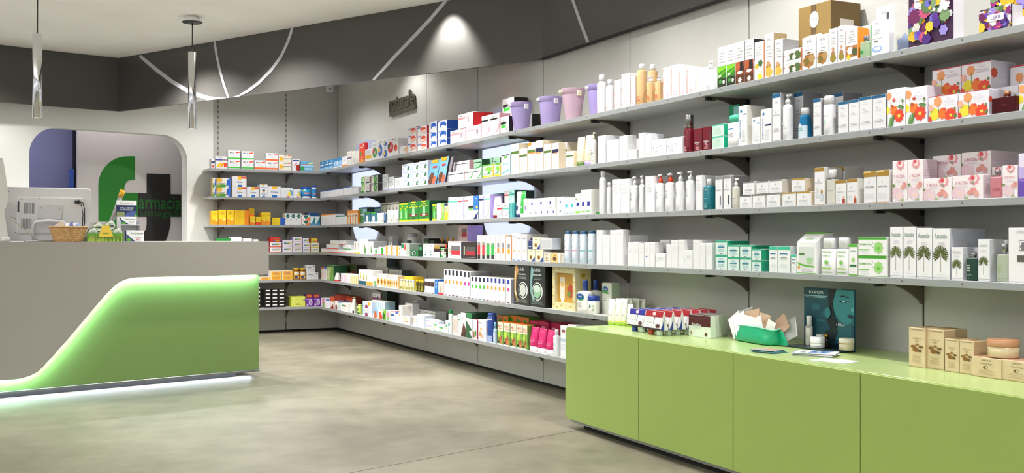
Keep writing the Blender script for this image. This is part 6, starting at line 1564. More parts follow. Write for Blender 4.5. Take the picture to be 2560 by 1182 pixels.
# bottle packs with folded cards
def cardpack(x0, x1, yt, yb, col, k, rows, colname):
    X = at_z((x0+x1)/2, yb, CABZ)[0]; a, Za = on_x(x0, X); b, Zb = on_x(x1, X); w = a-b; Zm = (Za+Zb)/2; h = (yb-yt)*Zm/F
    for r in range(rows):
        lab = 'bottle twin pack under a folded %s card, %s' % (colname, 'front row' if r == 0 else (NUM[r]+' row back'))
        e = empty('bottle_pack', (X+.0005+r*.048, (a+b)/2, CABZ+.0003), -math.pi/2, label=lab, cat='package', group='%s card bottle packs on the worktop' % colname)
        lo = h*.24; dd = .044; mb = MB()
        tri = [(0, lo), (dd, lo), (dd*.5+.002, h), (dd*.5-.002, h)]
        mb.prism(tri, -w/2, w/2, mat('e8e6e8'), 'x', mat('e8e6e8'))
        fn = lambda u, v, kk: ((u-.5)*w, (dd*.5-.002)*v-.0005-.0002*kk, lo+(h-lo)*v)
        art(mb, 'r 0 .68 1 1 %s;r 0 .0 1 .09 2a1a1a;e .5 .85 .1 .1 f0c8c8;r .1 .38 .45 .62 d8d8dc;r .6 .32 .9 .66 f6f6f6;r .55 .3 .575 .7 4a4a8a;e .82 .22 .12 .1 5a2a3a;l .08 .14 .6 .26 2 a' % col, fn, w, h-lo)
        for s in (1, -1):
            f2 = lambda u, v, kk, s=s: (s*(w/2+.0004), dd*(.5+(u-.5)*(1-v)), lo+(h-lo)*v*.98)
            art(mb, 'q 0 0 .5 0 .5 .95 .4 .6 .2 .25 263a90', f2, dd, h)
        obj('card', mb, e)
        for sx, c in ((-1, '2a4aa8' if colname == 'purple' else 'b84a28'), (1, 'd2e2d0')):
            mb = MB(); rings(mb, [(.0125, .0125, 0, 2), (.0135, .0135, .002, 2), (.0135, .0135, lo-.0006, 2)], mat(c, 'plastic'), 18, cy=dd/2); obj('bottle_cap', mb, e, (sx*w*.24, 0, 0))
cardpack(1567.5, 1605.5, 773, 829, '2c2a98', 0, 6, 'purple')
cardpack(1607, 1650, 777, 838, 'a81e2a', 0, 7, 'red')
# zip pouch and sachets
px0, px1 = 1815, 1938
C = at_z(1873, 858, CABZ); Zp = F*(EYE-CABZ)/(858-HZ); w = (on_x(1821, C[0]+.01)[0]-on_x(1930, C[0]+.01)[0])/2; hp = (862-822)*Zp/F
e = empty('zip_pouch', (C[0]+.045, C[1], CABZ+.0005), -math.pi/2-.12, label='open green zip pouch full of sachets on the worktop', cat='pouch')
mb = MB(); R = []
random.seed(5)
n = 40; o = 0
for j, (sx, sy, z) in enumerate([(.94, .8, 0), (1.0, 1.0, .006), (1.02, 1.05, .25), (.99, .95, .55), (1.0, .8, .8), (1.02, .72, 1.0)]):
    for i in range(n):
        a = 2*math.pi*i/n; c, s = math.cos(a), math.sin(a); q = 1+.03*math.sin(5*a+z*4)+.02*math.sin(11*a-z*9)
        mb.v.append((w*sx*q*math.copysign(abs(c)**.6, c), .042*sy*q*math.copysign(abs(s)**.7, s), (z if z < .01 else z*hp*(1+.04*math.sin(3*a)))))
Mp = surf('green_pouch_vinyl', '1fa679', .3, .3, 30, '1b9c70', bump=.4); k = mb.mi(Mp)
for j in range(5):
    for i in range(n): mb.f.append((j*n+i, j*n+(i+1) % n, (j+1)*n+(i+1) % n, (j+1)*n+i)); mb.m.append(k); mb.sm.append(True)
mb.f.append(tuple(range(n))[::-1]); mb.m.append(k); mb.sm.append(False)
obj('pouch_body', mb, e)
mb = MB(); mb.tube([(w*1.03*math.copysign(abs(math.cos(a))**.6, math.cos(a)), .031*math.copysign(abs(math.sin(a))**.7, math.sin(a)), hp*(1+.04*math.sin(3*a))) for a in [2*math.pi*i/36 for i in range(37)]], .0022, mat('8fdcc0', 'plastic'), 6); obj('zip', mb, e)
mb = MB(); mb.prism([(w*.9, .004), (w*1.32, .006), (w*1.25, hp*.35), (w*1.02, hp*.95)], .01, .022, Mp, 'y'); obj('flap', mb, e)
SA = [(-.085, .0, .35, -.62, 'e4e2e6', .075, .105, 'white sachet sticking out of the pouch at left'), (-.06, -.012, .33, -.45, 'f0eef0', .07, .10, 'white sachet behind the left one'),
      (-.035, .012, .40, -.18, 'd8b89a', .09, .115, 'skin coloured plaster card in the pouch, left'), (.0, .016, .30, .12, 'dcbfa0', .085, .10, 'skin coloured plaster card in the pouch, middle'),
      (.055, .012, .34, .72, 'b4947c', .075, .12, 'brown plaster card leaning out of the pouch at right'), (-.03, -.018, .12, .1, 'f2f2f6', .08, .085, 'white and yellow sachet in front, left'),
      (.022, -.02, .10, -.35, 'f0f0f6', .075, .085, 'white and yellow sachet in front, middle'), (.06, -.014, .12, .3, 'f2efe8', .05, .075, 'small white and yellow sachet at right'),
      (.08, .018, .3, .95, 'film', .09, .12, 'clear film bag leaning out at right'), (-.07, .02, .5, -.3, 'film', .09, .12, 'clear film bag behind the white sachets')]
for i, (dx, dy, tz, rot, c, ww, hh, lab) in enumerate(SA):
    mb = MB(); m = mat('e8ecec', 'film') if c == 'film' else mat(c, 'satin')
    mb.box(-ww/2, -.0009, -hh/2, ww/2, .0009, hh/2, m, .0006)
    fn = lambda u, v, kk: ((u-.5)*ww, -.0013-.0002*kk, (v-.5)*hh)
    if 'yellow' in lab: art(mb, 'r 0 .86 1 1 f0b028;l .1 .1 .9 .7 6 c8ccd8;q .3 .05 .5 .05 .4 .2 A', fn, ww, hh)
    elif c == 'film': art(mb, 'r 0 0 1 .03 W;r 0 .95 1 1 W', fn, ww, hh)
    elif 'white' in lab: art(mb, 'l .1 .2 .9 .8 5 d0d0d8', fn, ww, hh)
    else: art(mb, 'e .5 .5 .3 .3 e6ccb0', fn, ww, hh)
    ob = obj('sachet', mb, None, None, None, lab, 'sachet', 'sachets in the green pouch')
    dx *= 1.35; rot *= 1.15
    base = Vector((C[0]+.045+dy*1.0, C[1]-dx, CABZ+hp*.55)); d = Vector((0, -math.sin(rot), math.cos(rot)))
    ob.location = base+d*hh*.36; ob.rotation_euler = (0, 0, 0)
    from mathutils import Matrix
    up = (d+Vector((.15*tz*4, 0, 0))).normalized(); right = Vector((0, -1, 0)); nrm = right.cross(up).normalized(); right = up.cross(nrm)*-1
    M_ = Matrix((right, -nrm*-1, up)).transposed()
    ob.rotation_euler = M_.to_euler()
# leaflets
def pile(px, py, W, D, n, cols, lab, art_, rz0):
    x, y = at_z(px, py, CABZ); random.seed(int(px))
    for i in range(n):
        mb = MB(); t = .0016; mb.box(-W/2, -D/2, 0, W/2, D/2, t, mat(cols[i % len(cols)]), .0004)
        if i == n-1: art(mb, art_, lambda u, v, k: ((u-.5)*W, (v-.5)*D, t+.0002*k), W, D)
        obj('leaflet', mb, None, (x+random.uniform(-.006, .006), y+random.uniform(-.008, .008), CABZ+.0004+i*.0021), rz0+random.uniform(-.14, .14), '%s, %s from the bottom' % (lab, ORD[i]), 'leaflet', lab.split(' in ')[0]+'s')
pile(1921, 880, .10, .085, 5, ['3f8a96', 'd8dcdc', '3f8a96', 'a8c4cc'], 'small leaflet in the pile beside the pouch', 'r 0 0 1 1 b8a49a;F .6 .6 .25 7 c89a84;l .1 .1 .5 .4 3 W', -1.2)
pile(2040, 888, .145, .10, 6, ['eeeef4', '9fb4cc', 'f2f2f8'], 'white leaflet in the pile before the poster', 'r 0 0 1 1 f0f0f6;q .3 .2 .7 .3 .9 .9 .4 .8 2a6ab0;r .5 .4 .6 .6 W;l .1 .1 .25 .8 5 s', -1.0)
mb = MB(); mb.box(-.07, -.05, 0, .07, .05, .0012, mat('eceaf2'), .0004); x, y = at_z(2086, 902, CABZ); obj('leaflet', mb, None, (x, y, CABZ+.0004), -1.3, 'single pale leaflet lying nearest the worktop edge', 'leaflet')
# poster display
XP = 2.905; y1, Z1 = on_x(2010, XP); y0, Z0 = on_x(2137, XP); w = y1-y0; zt_ = EYE+(HZ-721)*(Z0+Z1)/2/F; h = zt_-CABZ
e = empty('poster_display', (XP, (y0+y1)/2, CABZ+.0004), -math.pi/2, label='teal counter poster display with a woman and small products', cat='display')
mb = MB(); mb.box(-w/2, 0, 0, w/2, .006, h, mat('0e4656'), .0008)
fn = lambda u, v, k: ((u-.5)*w, -.0004-.00025*k, v*h)
A_ = ('q 0 0 1 0 1 .12 .6 .1 0 .08 08242e;e .24 .68 .09 .06 16606e;e .42 .58 .07 .045 155a6a;e .12 .45 .07 .05 125464;r .0 .83 .5 .985 0f3f4e;'
      'q .52 .99 1 .99 1 .55 .93 .45 .82 .4 .7 .5 .62 .62 .58 .8 2f8088;'                      # face
      'q .5 .99 .66 .99 .61 .84 .58 .7 .62 .52 .7 .42 .66 .3 .55 .32 .48 .45 .52 .6 .5 .8 04161c;'   # hair
      'q .7 .5 .84 .42 .93 .46 1 .56 1 .3 .96 .12 .8 .1 .62 .18 .68 .34 1b5c66;q .45 .3 .66 .36 .7 .3 .62 .14 .42 .1 06202a;'
      'e .79 .8 .075 .018 051a22;e .8 .802 .03 .016 9fd0d0;q .7 .87 .78 .9 .9 .875 .9 .86 .78 .88 04161c;'
      'q .95 .72 1 .7 1 .64 .94 .66 57a5a8;q .86 .575 .93 .6 1 .575 1 .545 .93 .53 0d3440;'
      'q .95 .45 1 .4 1 .2 .95 .3 0d3c52;'
      't .27 .92 .055 .48 cfe4e6 EQUILYDRA;r .02 .855 .5 .875 7fb0b4;l .06 .83 .46 .85 1 b8d8da;'
      't .37 .455 .035 .3 2f8088 SENSIBILE;t .75 .42 .04 .32 dfeef0 e BELLA;e .5 .6 .06 .09 2a7680')
art(mb, A_, fn, w, h); obj('poster_board', mb, e)
mb = MB(); mb.box(-w/2+.004, -.095, 0, w/2, -.002, .008, mat('0b2b30', 'plastic'), .001); obj('base_tray', mb, e)
for k, x0, x1, yt, yb, lab in (('spw', 2007, 2025, 789, 862, 'white serum bottle with silver ring on the poster display'), ('jwh', 1991, 2027, 844, 871, 'white cream jar at the left of the poster display'), ('ttw', 2038, 2055, 837, 866, 'small white sample box on the poster display'),
                           ('tgo', 2057, 2070, 836, 868, 'tiny dark bottle with gold cap on the poster display'), ('jgo', 2085, 2123, 846, 876, 'cream jar with gold ring at the right of the poster display')):
    X = at_z((x0+x1)/2, yb, CABZ+.0085)[0]; a, Za = on_x(x0, X); b, Zb = on_x(x1, X); hh = (yb-yt)*(Za+Zb)/2/F; st = STY[k]; w_ = (x1-x0)*(Za+Zb)/2/F
    X = min(X, XP-.004-w_) if k != 'tgo' else X
    X = max(X, XP-.094)
    pr = build(st, w_, hh, .02); nm, cat = KN[st['kind']]
    if len(pr) == 1: obj(nm, pr[0][1], None, (X, (a+b)/2, CABZ+.0088), -math.pi/2, lab, cat)
    else:
        q = empty(nm, (X, (a+b)/2, CABZ+.0088), -math.pi/2, label=lab, cat=cat)
        for pn, m_ in pr: obj(pn, m_, q)
# ---------------------------------------------------------------- special things on the long shelves
def rplace(name, lv, x0, x1, ins, lab, cat, group=None, z=None):
    X = DF+ins; a, Za = on_x(x0, X); b, Zb = on_x(x1, X)
    return empty(name, (X, (a+b)/2, (SZ[lv]+.0004) if z is None else z), -math.pi/2, label=lab, cat=cat, group=group), a-b, (Za+Zb)/2
def hz(py, Z): return EYE+(HZ-py)*Z/F
# buckets
for x0, x1, b0, b1, yt, c, lab, ins in ((1274, 1332, 1284, 1320, 249, 'c6b6ea', 'leftmost lilac bucket with a booklet inside, top long shelf', .004), (1345, 1407, 1352, 1399, 235, 'c6b6ea', 'middle lilac bucket on the top long shelf', .004),
                               (1402, 1464, 1414, 1453, 214, 'e0c2d4', 'pink bucket with beige clasps on the top long shelf', .004), (1467, 1525, 1474, 1517, 205, 'bfaee8', 'rightmost lilac bucket, half behind the white bottles', .03)):
    e, w, Z = rplace('bucket', 0, x0, x1, ins, lab, 'bucket', 'buckets on the top long shelf'); w = (x1-x0)*Z/F; r = w/2; e.location.y = on_x((x0+x1)/2, DF+ins+r)[0]; rb = (b1-b0)*Z/F/2; h = hz(yt, Z)-SZ[0]
    Mb_ = mat(c, 'frost'); r = min(r, .122)
    mb = MB(); rings(mb, [(rb*.96, rb*.96, 0, 2), (rb, rb, .003, 2), (r*.93, r*.93, h*.84, 2)], Mb_, 36, cy=r, cap=False)
    rings(mb, [(r*.90, r*.90, h*.84, 2), (rb*.95, rb*.95, .006, 2), (.01, .01, .0055, 2)], Mb_, 36, cy=r, cap=False); obj('body', mb, e)
    mb = MB(); rings(mb, [(r*.93, r*.93, h*.83, 2), (r*.985, r*.985, h*.835, 2), (r, r, h*.985, 2), (r*1.01, r*1.01, h, 2), (r*.95, r*.95, h, 2), (r*.93, r*.93, h*.85, 2)], Mb_, 36, cy=r, cap=False); obj('rim', mb, e)
    tc = 'e6dcc0' if c == 'e0c2d4' else 'ece8f4'
    mb = MB(); mb.box(-r*.62, -.004, h*.86, -r*.05, .010, h*.97, mat(tc, 'plastic'), .004)
    art(mb, 'l .1 .2 .9 .8 2 s', lambda u, v, k: (-r*.62+u*r*.57, -.0045-.0002*k, h*.86+v*h*.11), r*.57, h*.11); obj('price_tag', mb, e)
    for s in (-1, 1):
        mb = MB(); mb.box(s*r-.006, r-.014, h*.74, s*r+.006, r+.014, h*.92, mat(tc, 'plastic'), .003); obj('handle_lug', mb, e)
    if 'leftmost' in lab:
        mb = MB(); mb.box(-.02, -.0006, -.03, .02, .0006, .03, mat('e4e8f0'), .0003); art(mb, 'e .5 .45 .3 .25 f0a878;e .5 .45 .15 .12 e07a5a', lambda u, v, k: ((u-.5)*.04, -.0008-.0002*k, (v-.5)*.06), .04, .06)
        o_ = obj('booklet', mb, None, (DF+ins+r-rb*.80, e.location.y+.012, SZ[0]+.042), -math.pi/2, 'small booklet standing inside the leftmost lilac bucket', 'booklet')
# brown gift carton
e, w, Z = rplace('gift_carton', 0, 1996, 2077, .10, 'large brown gift carton with round white seal, top long shelf', 'gift box'); h = hz(11, Z)-SZ[0]
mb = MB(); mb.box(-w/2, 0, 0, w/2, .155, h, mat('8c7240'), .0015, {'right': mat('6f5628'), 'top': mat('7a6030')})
fn = lambda u, v, k: ((u-.5)*w, -.0004-.0002*k, v*h); art(mb, 'r .4 .55 .56 1 5f4a30;r .42 .3 .56 .6 6a5236;e .5 .78 .14 .12 f0ece6;t .5 .78 .05 .2 8a8480 WG;r .25 .1 .74 .56 d9d0c4;o .5 .36 .18 .13 b8a890;t .5 .36 .06 .2 b8a890 OLIO', fn, w, h)
art(mb, 'r .3 .3 .75 .75 d9d0c4;o .52 .55 .14 .1 b8a890', lambda u, v, k: (w/2+.0004+.0002*k, u*.155, v*h), .155, h); e_ = obj('carton_body', mb, e)
# flower printed gift boxes
def flowerart(seed, n=80):
    random.seed(seed); s = 'r 0 0 1 1 3a1440;'
    cs = ['5a2a98', '6f3ab8', '8a1a78', 'a82a88', 'e8e2ee', 'd8d0c8', 'f2b82a', 'f0c83a', '5a7a4a', '7a9a6a', '6a6ac8', '9a8ad8', '701a58', 'c8507a', 'e6e6ea', '4a2080']
    for i in range(n): s += 'F %.2f %.2f %.2f %d %s;' % (random.uniform(.05, .95), random.uniform(.05, .95), random.uniform(.05, .15), random.choice([5, 6, 8, 11]), cs[i % len(cs)])
    for i in range(10): s += 'e %.2f %.2f .03 .03 %s;' % (random.uniform(.08, .92), random.uniform(.08, .92), random.choice(['f2c02a', '3a1a50', 'e8e2ee']))
    return s
def clipart(s): return s
for x0, x1, yt, ins, lab, sd, ex in ((2271.5, 2383, -48, .004, 'tall gift box printed with purple and yellow flowers', 11, 'r .18 .72 .8 .86 efe6f2;t .49 .79 .07 .5 7a5a9a LERBOLARIO'), (2450.5, 2530, 18, .004, 'low flower printed gift box with white name strip', 12, 'r .28 .38 .8 .68 f0e8f2;t .54 .53 .16 .42 7a5a9a LERB'), (2478, 2600, -70, .06, 'tall flower printed gift box behind the low one', 14, 'r .3 .6 .9 .7 efe6f2')):
    e, w, Z = rplace('gift_box', 0, x0, x1, ins, lab+', top long shelf', 'gift box'); h = hz(yt, Z)-SZ[0]
    mb = MB(); mb.box(-w/2, 0, 0, w/2, .05, h, mat('2a1030'), .0015, {'right': mat('e6e2ea')}); fn = lambda u, v, k: ((min(max(u, .002), .998)-.5)*w, -.0004-.00008*k, min(max(v, .002), .998)*h)
    art(mb, flowerart(sd)+ex, fn, w, h); obj('printed_box', mb, e)
# leaning booklets on second shelf
for k, (xb0, xb1, xt0, xt1, yb, yt, c) in enumerate(((1067, 1089, 1082, 1100, 461, 401, '6fb4e6'), (1092, 1112, 1104, 1121, 457, 394, '7fbcea'), (1116, 1122, 1128, 1134, 452, 394, '8a8890'))):
    X = DF+.006; a, Za = on_x(xb0, X); b, Zb = on_x(xb1, X); c0, _ = on_x(xt0, X); c1, _ = on_x(xt1, X); Zm = (Za+Zb)/2; H = hz(yt, Zm)-SZ[1]
    dpt = .04 if k < 1 else .03 if k == 1 else .012
    w_ = a-b; sl = (a+b)/2-(c0+c1)/2
    e = empty('display_carton', (X, (a+b)/2, SZ[1]+.0004), -math.pi/2, label=['leaning sky blue carton with brown bear picture, left one', 'leaning sky blue carton with brown bear picture, right one', 'thin grey carton leaning beside the sky blue ones'][k], cat='box')
    mb = MB(); V = [(-w_/2, 0, 0), (w_/2, 0, 0), (w_/2+sl, 0, H), (-w_/2+sl, 0, H)]; V += [(x, dpt, z) for x, _, z in V]
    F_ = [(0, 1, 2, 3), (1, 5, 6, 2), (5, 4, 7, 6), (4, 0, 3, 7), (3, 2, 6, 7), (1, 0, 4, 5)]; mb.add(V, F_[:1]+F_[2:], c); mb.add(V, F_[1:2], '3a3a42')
    fn = lambda u, v, kk: ((u-.5)*w_+sl*v, -.0004-.0002*kk, v*H)
    if k < 2: art(mb, 'r 0 0 1 .1 4f9ad8;F .35 .24 .26 7 6a3a20;e .35 .38 .12 .05 7a4a2a;F .75 .16 .2 6 d86a4a;e .75 .55 .08 .04 f0e03a;r .3 .66 .75 .74 c83a3a;r .1 .86 .8 1 d8a81e', fn, w_, H)
    obj('carton_body', mb, e)
# gable carton on fourth shelf
e, w, Z = rplace('gable_carton', 3, 1992, 2041, .004, 'white house shaped carton with green bands, fourth long shelf', 'cosmetics box'); h1 = hz(606, Z)-SZ[3]; h2 = hz(583, Z)-SZ[3]; D = .085
mb = MB(); mb.prism([(0, 0), (D, 0), (D, h2), (D*.55, h2), (0, h1)], -w/2, w/2, mat('f2f2f4'), 'x'); fn = lambda u, v, k: ((u-.5)*w, -.0004-.0002*k, v*h1)
art(mb, 'q .1 .3 .85 .28 .9 .85 .1 .85 d5dcd8;r .12 .6 .4 .65 3f7a2a;r .5 .45 .82 .5 5fae4a;e .66 .42 .16 .1 a8d4a0;q .05 .38 .1 .28 .5 .22 .9 .2 .9 .25 .5 .27 .15 .33 L;r 0 0 1 .025 L;l .25 .06 .85 .18 3 s;e .12 .2 .07 .05 d8a85a', fn, w, h1)
f2 = lambda u, v, k: ((u-.5)*w, D*.55*v-.0006-.0002*k, h1+(h2-h1)*v+.0004); art(mb, 't .5 .4 .3 .6 b8dcae NORMA;r 0 .92 1 1 L', f2, w, .03); obj('carton_body', mb, e)
mb = MB(); mb.box(-w/2+.002, D*.55, h2, w/2-.002, D-.002, h2+.004, 'L', .0006); obj('top_flap', mb, e)
# framed gift box on fifth shelf
e, w, Z = rplace('gift_box', 4, 1381, 1438, .03, 'yellow patterned gift box with window, fifth long shelf', 'gift box'); h = hz(665, Z)-SZ[4]; D = .10
mb = MB(); fw = w*.11
for bx in ((-w/2, 0, -w/2+fw, h), (w/2-fw, 0, w/2, h), (-w/2+fw, 0, w/2-fw, h*.16), (-w/2+fw, h*.84, w/2-fw, h)): mb.box(bx[0], 0, bx[1], bx[2], .03, bx[3], 'dfd6a8', .0006)
mb.box(-w/2, .0305, 0, w/2, D, h, 'd5c98a', .001)
art(mb, ';'.join('e %.2f %.2f .03 .02 c8a83a' % (u, v) for u, v in [(.05, .1), (.05, .3), (.04, .5), (.06, .7), (.05, .9), (.2, .05), (.4, .09), (.6, .05), (.8, .08), (.95, .2), (.94, .45), (.95, .65), (.95, .88), (.3, .93), (.5, .9), (.7, .94)]), lambda u, v, k: ((u-.5)*w, -.0004, v*h), w, h)
art(mb, 'e .3 .2 .2 .05 b8902a;e .6 .5 .2 .06 b8902a;e .3 .8 .2 .05 b8902a', lambda u, v, k: (w/2+.0004, .03+u*.07, v*h), .07, h); obj('frame', mb, e)
mb = MB(); mb.box(-w/2+fw, .022, h*.16, w/2-fw, .0303, h*.84, 'c8a23a', .0004); art(mb, 'r .03 .0 .97 1 c8973a;r .12 .12 .38 .85 efe6d8;e .25 .6 .1 .1 f0c070;r .18 .02 .32 .12 W;F .72 .4 .2 7 b8452f;F .62 .3 .1 5 6f8f3a;r .85 .8 .97 1 4a2a1a', lambda u, v, k: ((u-.5)*(w-2*fw), .0215-.0002*k, h*.16+v*h*.68), w, h); obj('insert_card', mb, e)
# black drawer units on the lowest corner shelf
for k, (x0, x1) in enumerate(((632, 652.5), (661.5, 678), (678.6, 695.2), (695.8, 712.5))):
    Y = WF+.02; a, Za = on_y(x0, Y); b, Zb = on_y(x1, Y); w = b-a; Z = (Za+Zb)/2; h = hz(723.5, Z)-SZ[5] if k else hz(716, Z)-SZ[5]
    e = empty('drawer_unit', ((a+b)/2, Y, SZ[5]+.0004), 0, label='small black drawer unit, %s on the bottom corner shelf' % ['leftmost, half hidden by the counter', 'second from left', 'third from left', 'rightmost'][k], cat='drawer unit', group='black drawer units on the bottom corner shelf')
    mb = MB(); mb.box(-w/2+.0006, .006, 0, w/2-.0006, .16, h, mat('141413', 'plastic'), .001); obj('body', mb, e)
    for r in range(5):
        hh = h/5; mb = MB(); mb.box(-w/2+.004, 0, r*hh+.002, w/2-.004, .0055, (r+1)*hh-.002, mat('201f1d', 'plastic'), .001)
        d_ = obj('drawer', mb, e); mb = MB(); mb.box(-w/2+.012, -.0014, r*hh+hh*.52, w/2-.010, -.0002, r*hh+hh*.86, 'e6e8e6', .0003); obj('label_strip', mb, d_)
# ---------------------------------------------------------------- things on the service counter
# monitor
(mx, my, mz), Zc = cloc(120, .30); RM = math.radians(1.9)
e = empty('desktop_monitor', (mx, my, CT+.0005), RM, label='white all-in-one computer seen from behind on the counter', cat='computer')
Wm, Hm, tl = .485, .335, math.radians(17)
hd = empty('x'); bpy.data.objects.remove(hd)
Mw = mat('e9e9ec', 'plastic'); Mw2 = mat('dcdce0', 'plastic')
def tilt(mb):   # lean top towards the viewer
    mb.v = [(x, y*math.cos(tl)-z*math.sin(tl)+.03, y*math.sin(tl)+z*math.cos(tl)+.002) for x, y, z in mb.v]; return mb
mb = MB(); P = []
for (cx, cz, a0) in ((Wm/2-.022, .022, -90), (Wm/2-.022, Hm-.022, 0), (-Wm/2+.022, Hm-.022, 90), (-Wm/2+.022, .022, 180)):
    for i in range(7): a = math.radians(a0+15*i); P.append((cx+.022*math.cos(a), cz+.022*math.sin(a)))
mb.prism(P, 0, .022, Mw, 'y', Mw2); obj('back_shell', tilt(mb), e)
mb = MB(); mb.box(-Wm*.36, -.014, Hm*.16, Wm*.40, -.0004, Hm*.84, Mw, .006); obj('rear_hump', tilt(mb), e)
mb = MB(); mb.box(-.06, -.022, Hm*.44, .075, -.0145, Hm*.72, Mw2, .003)
for sx in (-.045, .06): mb.box(sx-.003, -.0235, Hm*.64, sx+.003, -.022, Hm*.66, 'S', .0004)
obj('mount_plate', tilt(mb), e)
for gx, gz in ((-.135, .54), (-.15, .24)):
    mb = MB()
    for k in range(7): mb.box(gx+k*.0085, -.0156, Hm*gz, gx+k*.0085+.0045, -.0142, Hm*(gz+.2), mat('8d8d92'), .0003)
    obj('vent_grille', tilt(mb), e)
mb = MB()
for sx, sz in ((-.22, .93), (.22, .93), (-.22, .06), (.17, .80), (-.15, .80), (.17, .25), (-.05, .82), (.04, .82), (-.18, .18)): mb.box(sx-.0025, -.0155 if abs(sx) < .2 else -.0012, Hm*sz-.0025, sx+.0025, -.0142 if abs(sx) < .2 else -.0002, Hm*sz+.0025, 'S', .0004)
mb.box(-.172, -.0155, Hm*.56, -.162, -.0142, Hm*.76, 'S', .0004); obj('screws_and_ports', tilt(mb), e, kind='stuff')
mb = MB(); mb.tube([(-.08, -.03, .02), (-.085, -.05, Hm*.33), (-.072, -.052, Hm*.42), (0, -.052, Hm*.44), (.075, -.052, Hm*.42), (.095, -.05, Hm*.36), (.13, -.03, .10)], .011, Mw, 10); obj('stand_arm', tilt(mb), e)
mb = MB(); mb.box(-.13, -.06, 0, .15, .09, .008, Mw2, .003); obj('stand_base', mb, e)
mb = MB(); mb.tube([(.165, -.06, .245), (.19, -.075, .24), (.20, -.08, .20), (.202, -.07, .12), (.19, -.03, .02), (.185, .03, .004)], .0032, M_blk, 8); mb.tube([(.165, -.055, .235), (.183, -.07, .228), (.192, -.074, .17), (.19, -.05, .06), (.18, .0, .004)], .0028, M_blk, 8)
mb.box(.145, -.085, .232, .172, -.06, .252, M_blk, .003); obj('power_cable', mb, e)
mb = MB(); mb.tube([(-.178, -.045, .135), (-.205, -.06, .145), (-.215, -.065, .14), (-.19, -.075, .12), (-.12, -.10, .06), (-.06, -.11, .006), (.05, -.10, .004), (.10, -.06, .004)], .0028, mat('b8b29a', 'plastic'), 8); obj('grey_cable', mb, e, label='beige data cable')
# wicker basket with sachets
(bx, by, bz), Z = cloc(171, .12); r = 44.5*Z/F; hb_ = 36*Z/F
e = empty('wicker_basket', (bx, by, CT+.0005), TC, label='small round wicker basket of sachets before the monitor', cat='basket')
Mwk = surf('wicker_straw', 'd6b07a', .6, .3, 60, 'b98d54'); rows = 13; mb = MB(); n = 64
for j in range(rows):
    z = hb_*(j+.5)/rows; rad = r*(.74+.24*(j/rows)**.8); vs = []; tr = hb_/rows*.62
    for i in range(n):
        a = 2*math.pi*i/n; rr_ = rad+.0022*math.sin(a*16+math.pi*(j % 2))
        for q in range(6): b = 2*math.pi*q/6; vs.append(((rr_+tr*.8*math.cos(b))*math.cos(a), (rr_+tr*.8*math.cos(b))*math.sin(a)*.8, z+tr*math.sin(b)))
    fs = [(i*6+q, ((i+1) % n)*6+q, ((i+1) % n)*6+(q+1) % 6, i*6+(q+1) % 6) for i in range(n) for q in range(6)]; mb.add(vs, fs, Mwk, True)
obj('woven_wall', mb, e, kind='stuff')
mb = MB(); vs = []
for s_ in (0, 1):
    mb.tube([((r*.985+.003*math.sin(a*14+s_*math.pi))*math.cos(a), (r*.985+.003*math.sin(a*14+s_*math.pi))*math.sin(a)*.8, hb_+.002*math.cos(a*14+s_*math.pi)) for a in [2*math.pi*i/96 for i in range(97)]], .0042, Mwk, 6)
obj('braided_rim', mb, e)
mb = MB(); mb.lathe([(.001, .002), (r*.72, .003)], Mwk, n=32, sy=.8); obj('basket_base', mb, e)
random.seed(9)
for k in range(9):
    a = -1.2+2.4*k/8; c = ['5f8ac8', 'e8e4ec', 'd8c8b0', '7fa0d8', 'f0ecf0', '6a7ab8', 'c8a888', 'e8e0e8', '8fa8d0'][k]
    mb = MB(); mb.box(-.016, -.0008, -.03, .016, .0008, .03, mat(c), .0004); ob = obj('sachet', mb, None, (bx+r*.55*math.sin(a), by+.012*math.cos(k*2.1), CT+hb_+.001+.008*(k % 3)-.012), None, '%s sachet in the wicker basket, %s from left' % ({'5f8ac8': 'blue', 'e8e4ec': 'white', 'd8c8b0': 'beige', '7fa0d8': 'pale blue', 'f0ecf0': 'white', '6a7ab8': 'violet blue', 'c8a888': 'tan', 'e8e0e8': 'off-white', '8fa8d0': 'grey blue'}[c], NUM[k]), 'sachet', 'sachets in the wicker basket')
    ob.rotation_euler = (-.5+random.uniform(-.2, .2), random.uniform(-.6, .6), TC+random.uniform(-.4, .4))
# tin display
(tx, ty, tz), Z = cloc(264, .055); w = 90*Z/F; s1 = Z/F
e = empty('tin_display', (tx, ty, CT+.0005), TC, label='green grass printed counter display holding round tins', cat='display')
mb = MB(); mb.box(-w/2, .0035, 0, w/2, .09, .002, mat('5f9f3a'), .0005); obj('tray_floor', mb, e); mb = MB(); mb.box(-w/2, 0, 0, w/2, .003, 21*s1, mat('5f9f3a'), .0005); random.seed(4)
A_ = 'r 0 0 1 .75 6a8f34;'+''.join('q %.3f 0 %.3f 0 %.3f %.2f %s;' % (u, u+.03, u+.015+random.uniform(-.02, .02), random.uniform(.5, 1.0), random.choice(['8fc83a', '4f7f2a', 'a8b84a', '7a8f2a', 'b8d85a'])) for u in [i/40 for i in range(39)])
art(mb, A_, lambda u, v, k: ((u-.5)*w, -.0004-.00008*k, v*21*s1), w, 21*s1); obj('tray_front', mb, e)
mb = MB(); mb.prism([(-18*s1, 12*s1), (18*s1, 12*s1), (8*s1, 40*s1), (-8*s1, 40*s1)], -.006, -.0012, mat('e8c84a'), 'y'); art(mb, 'r .3 .25 .7 .35 6f8f2a', lambda u, v, k: ((u-.5)*36*s1, -.0066, 12*s1+v*28*s1), 36*s1, 28*s1); obj('yellow_card', mb, e, (0, -.0005, 0))
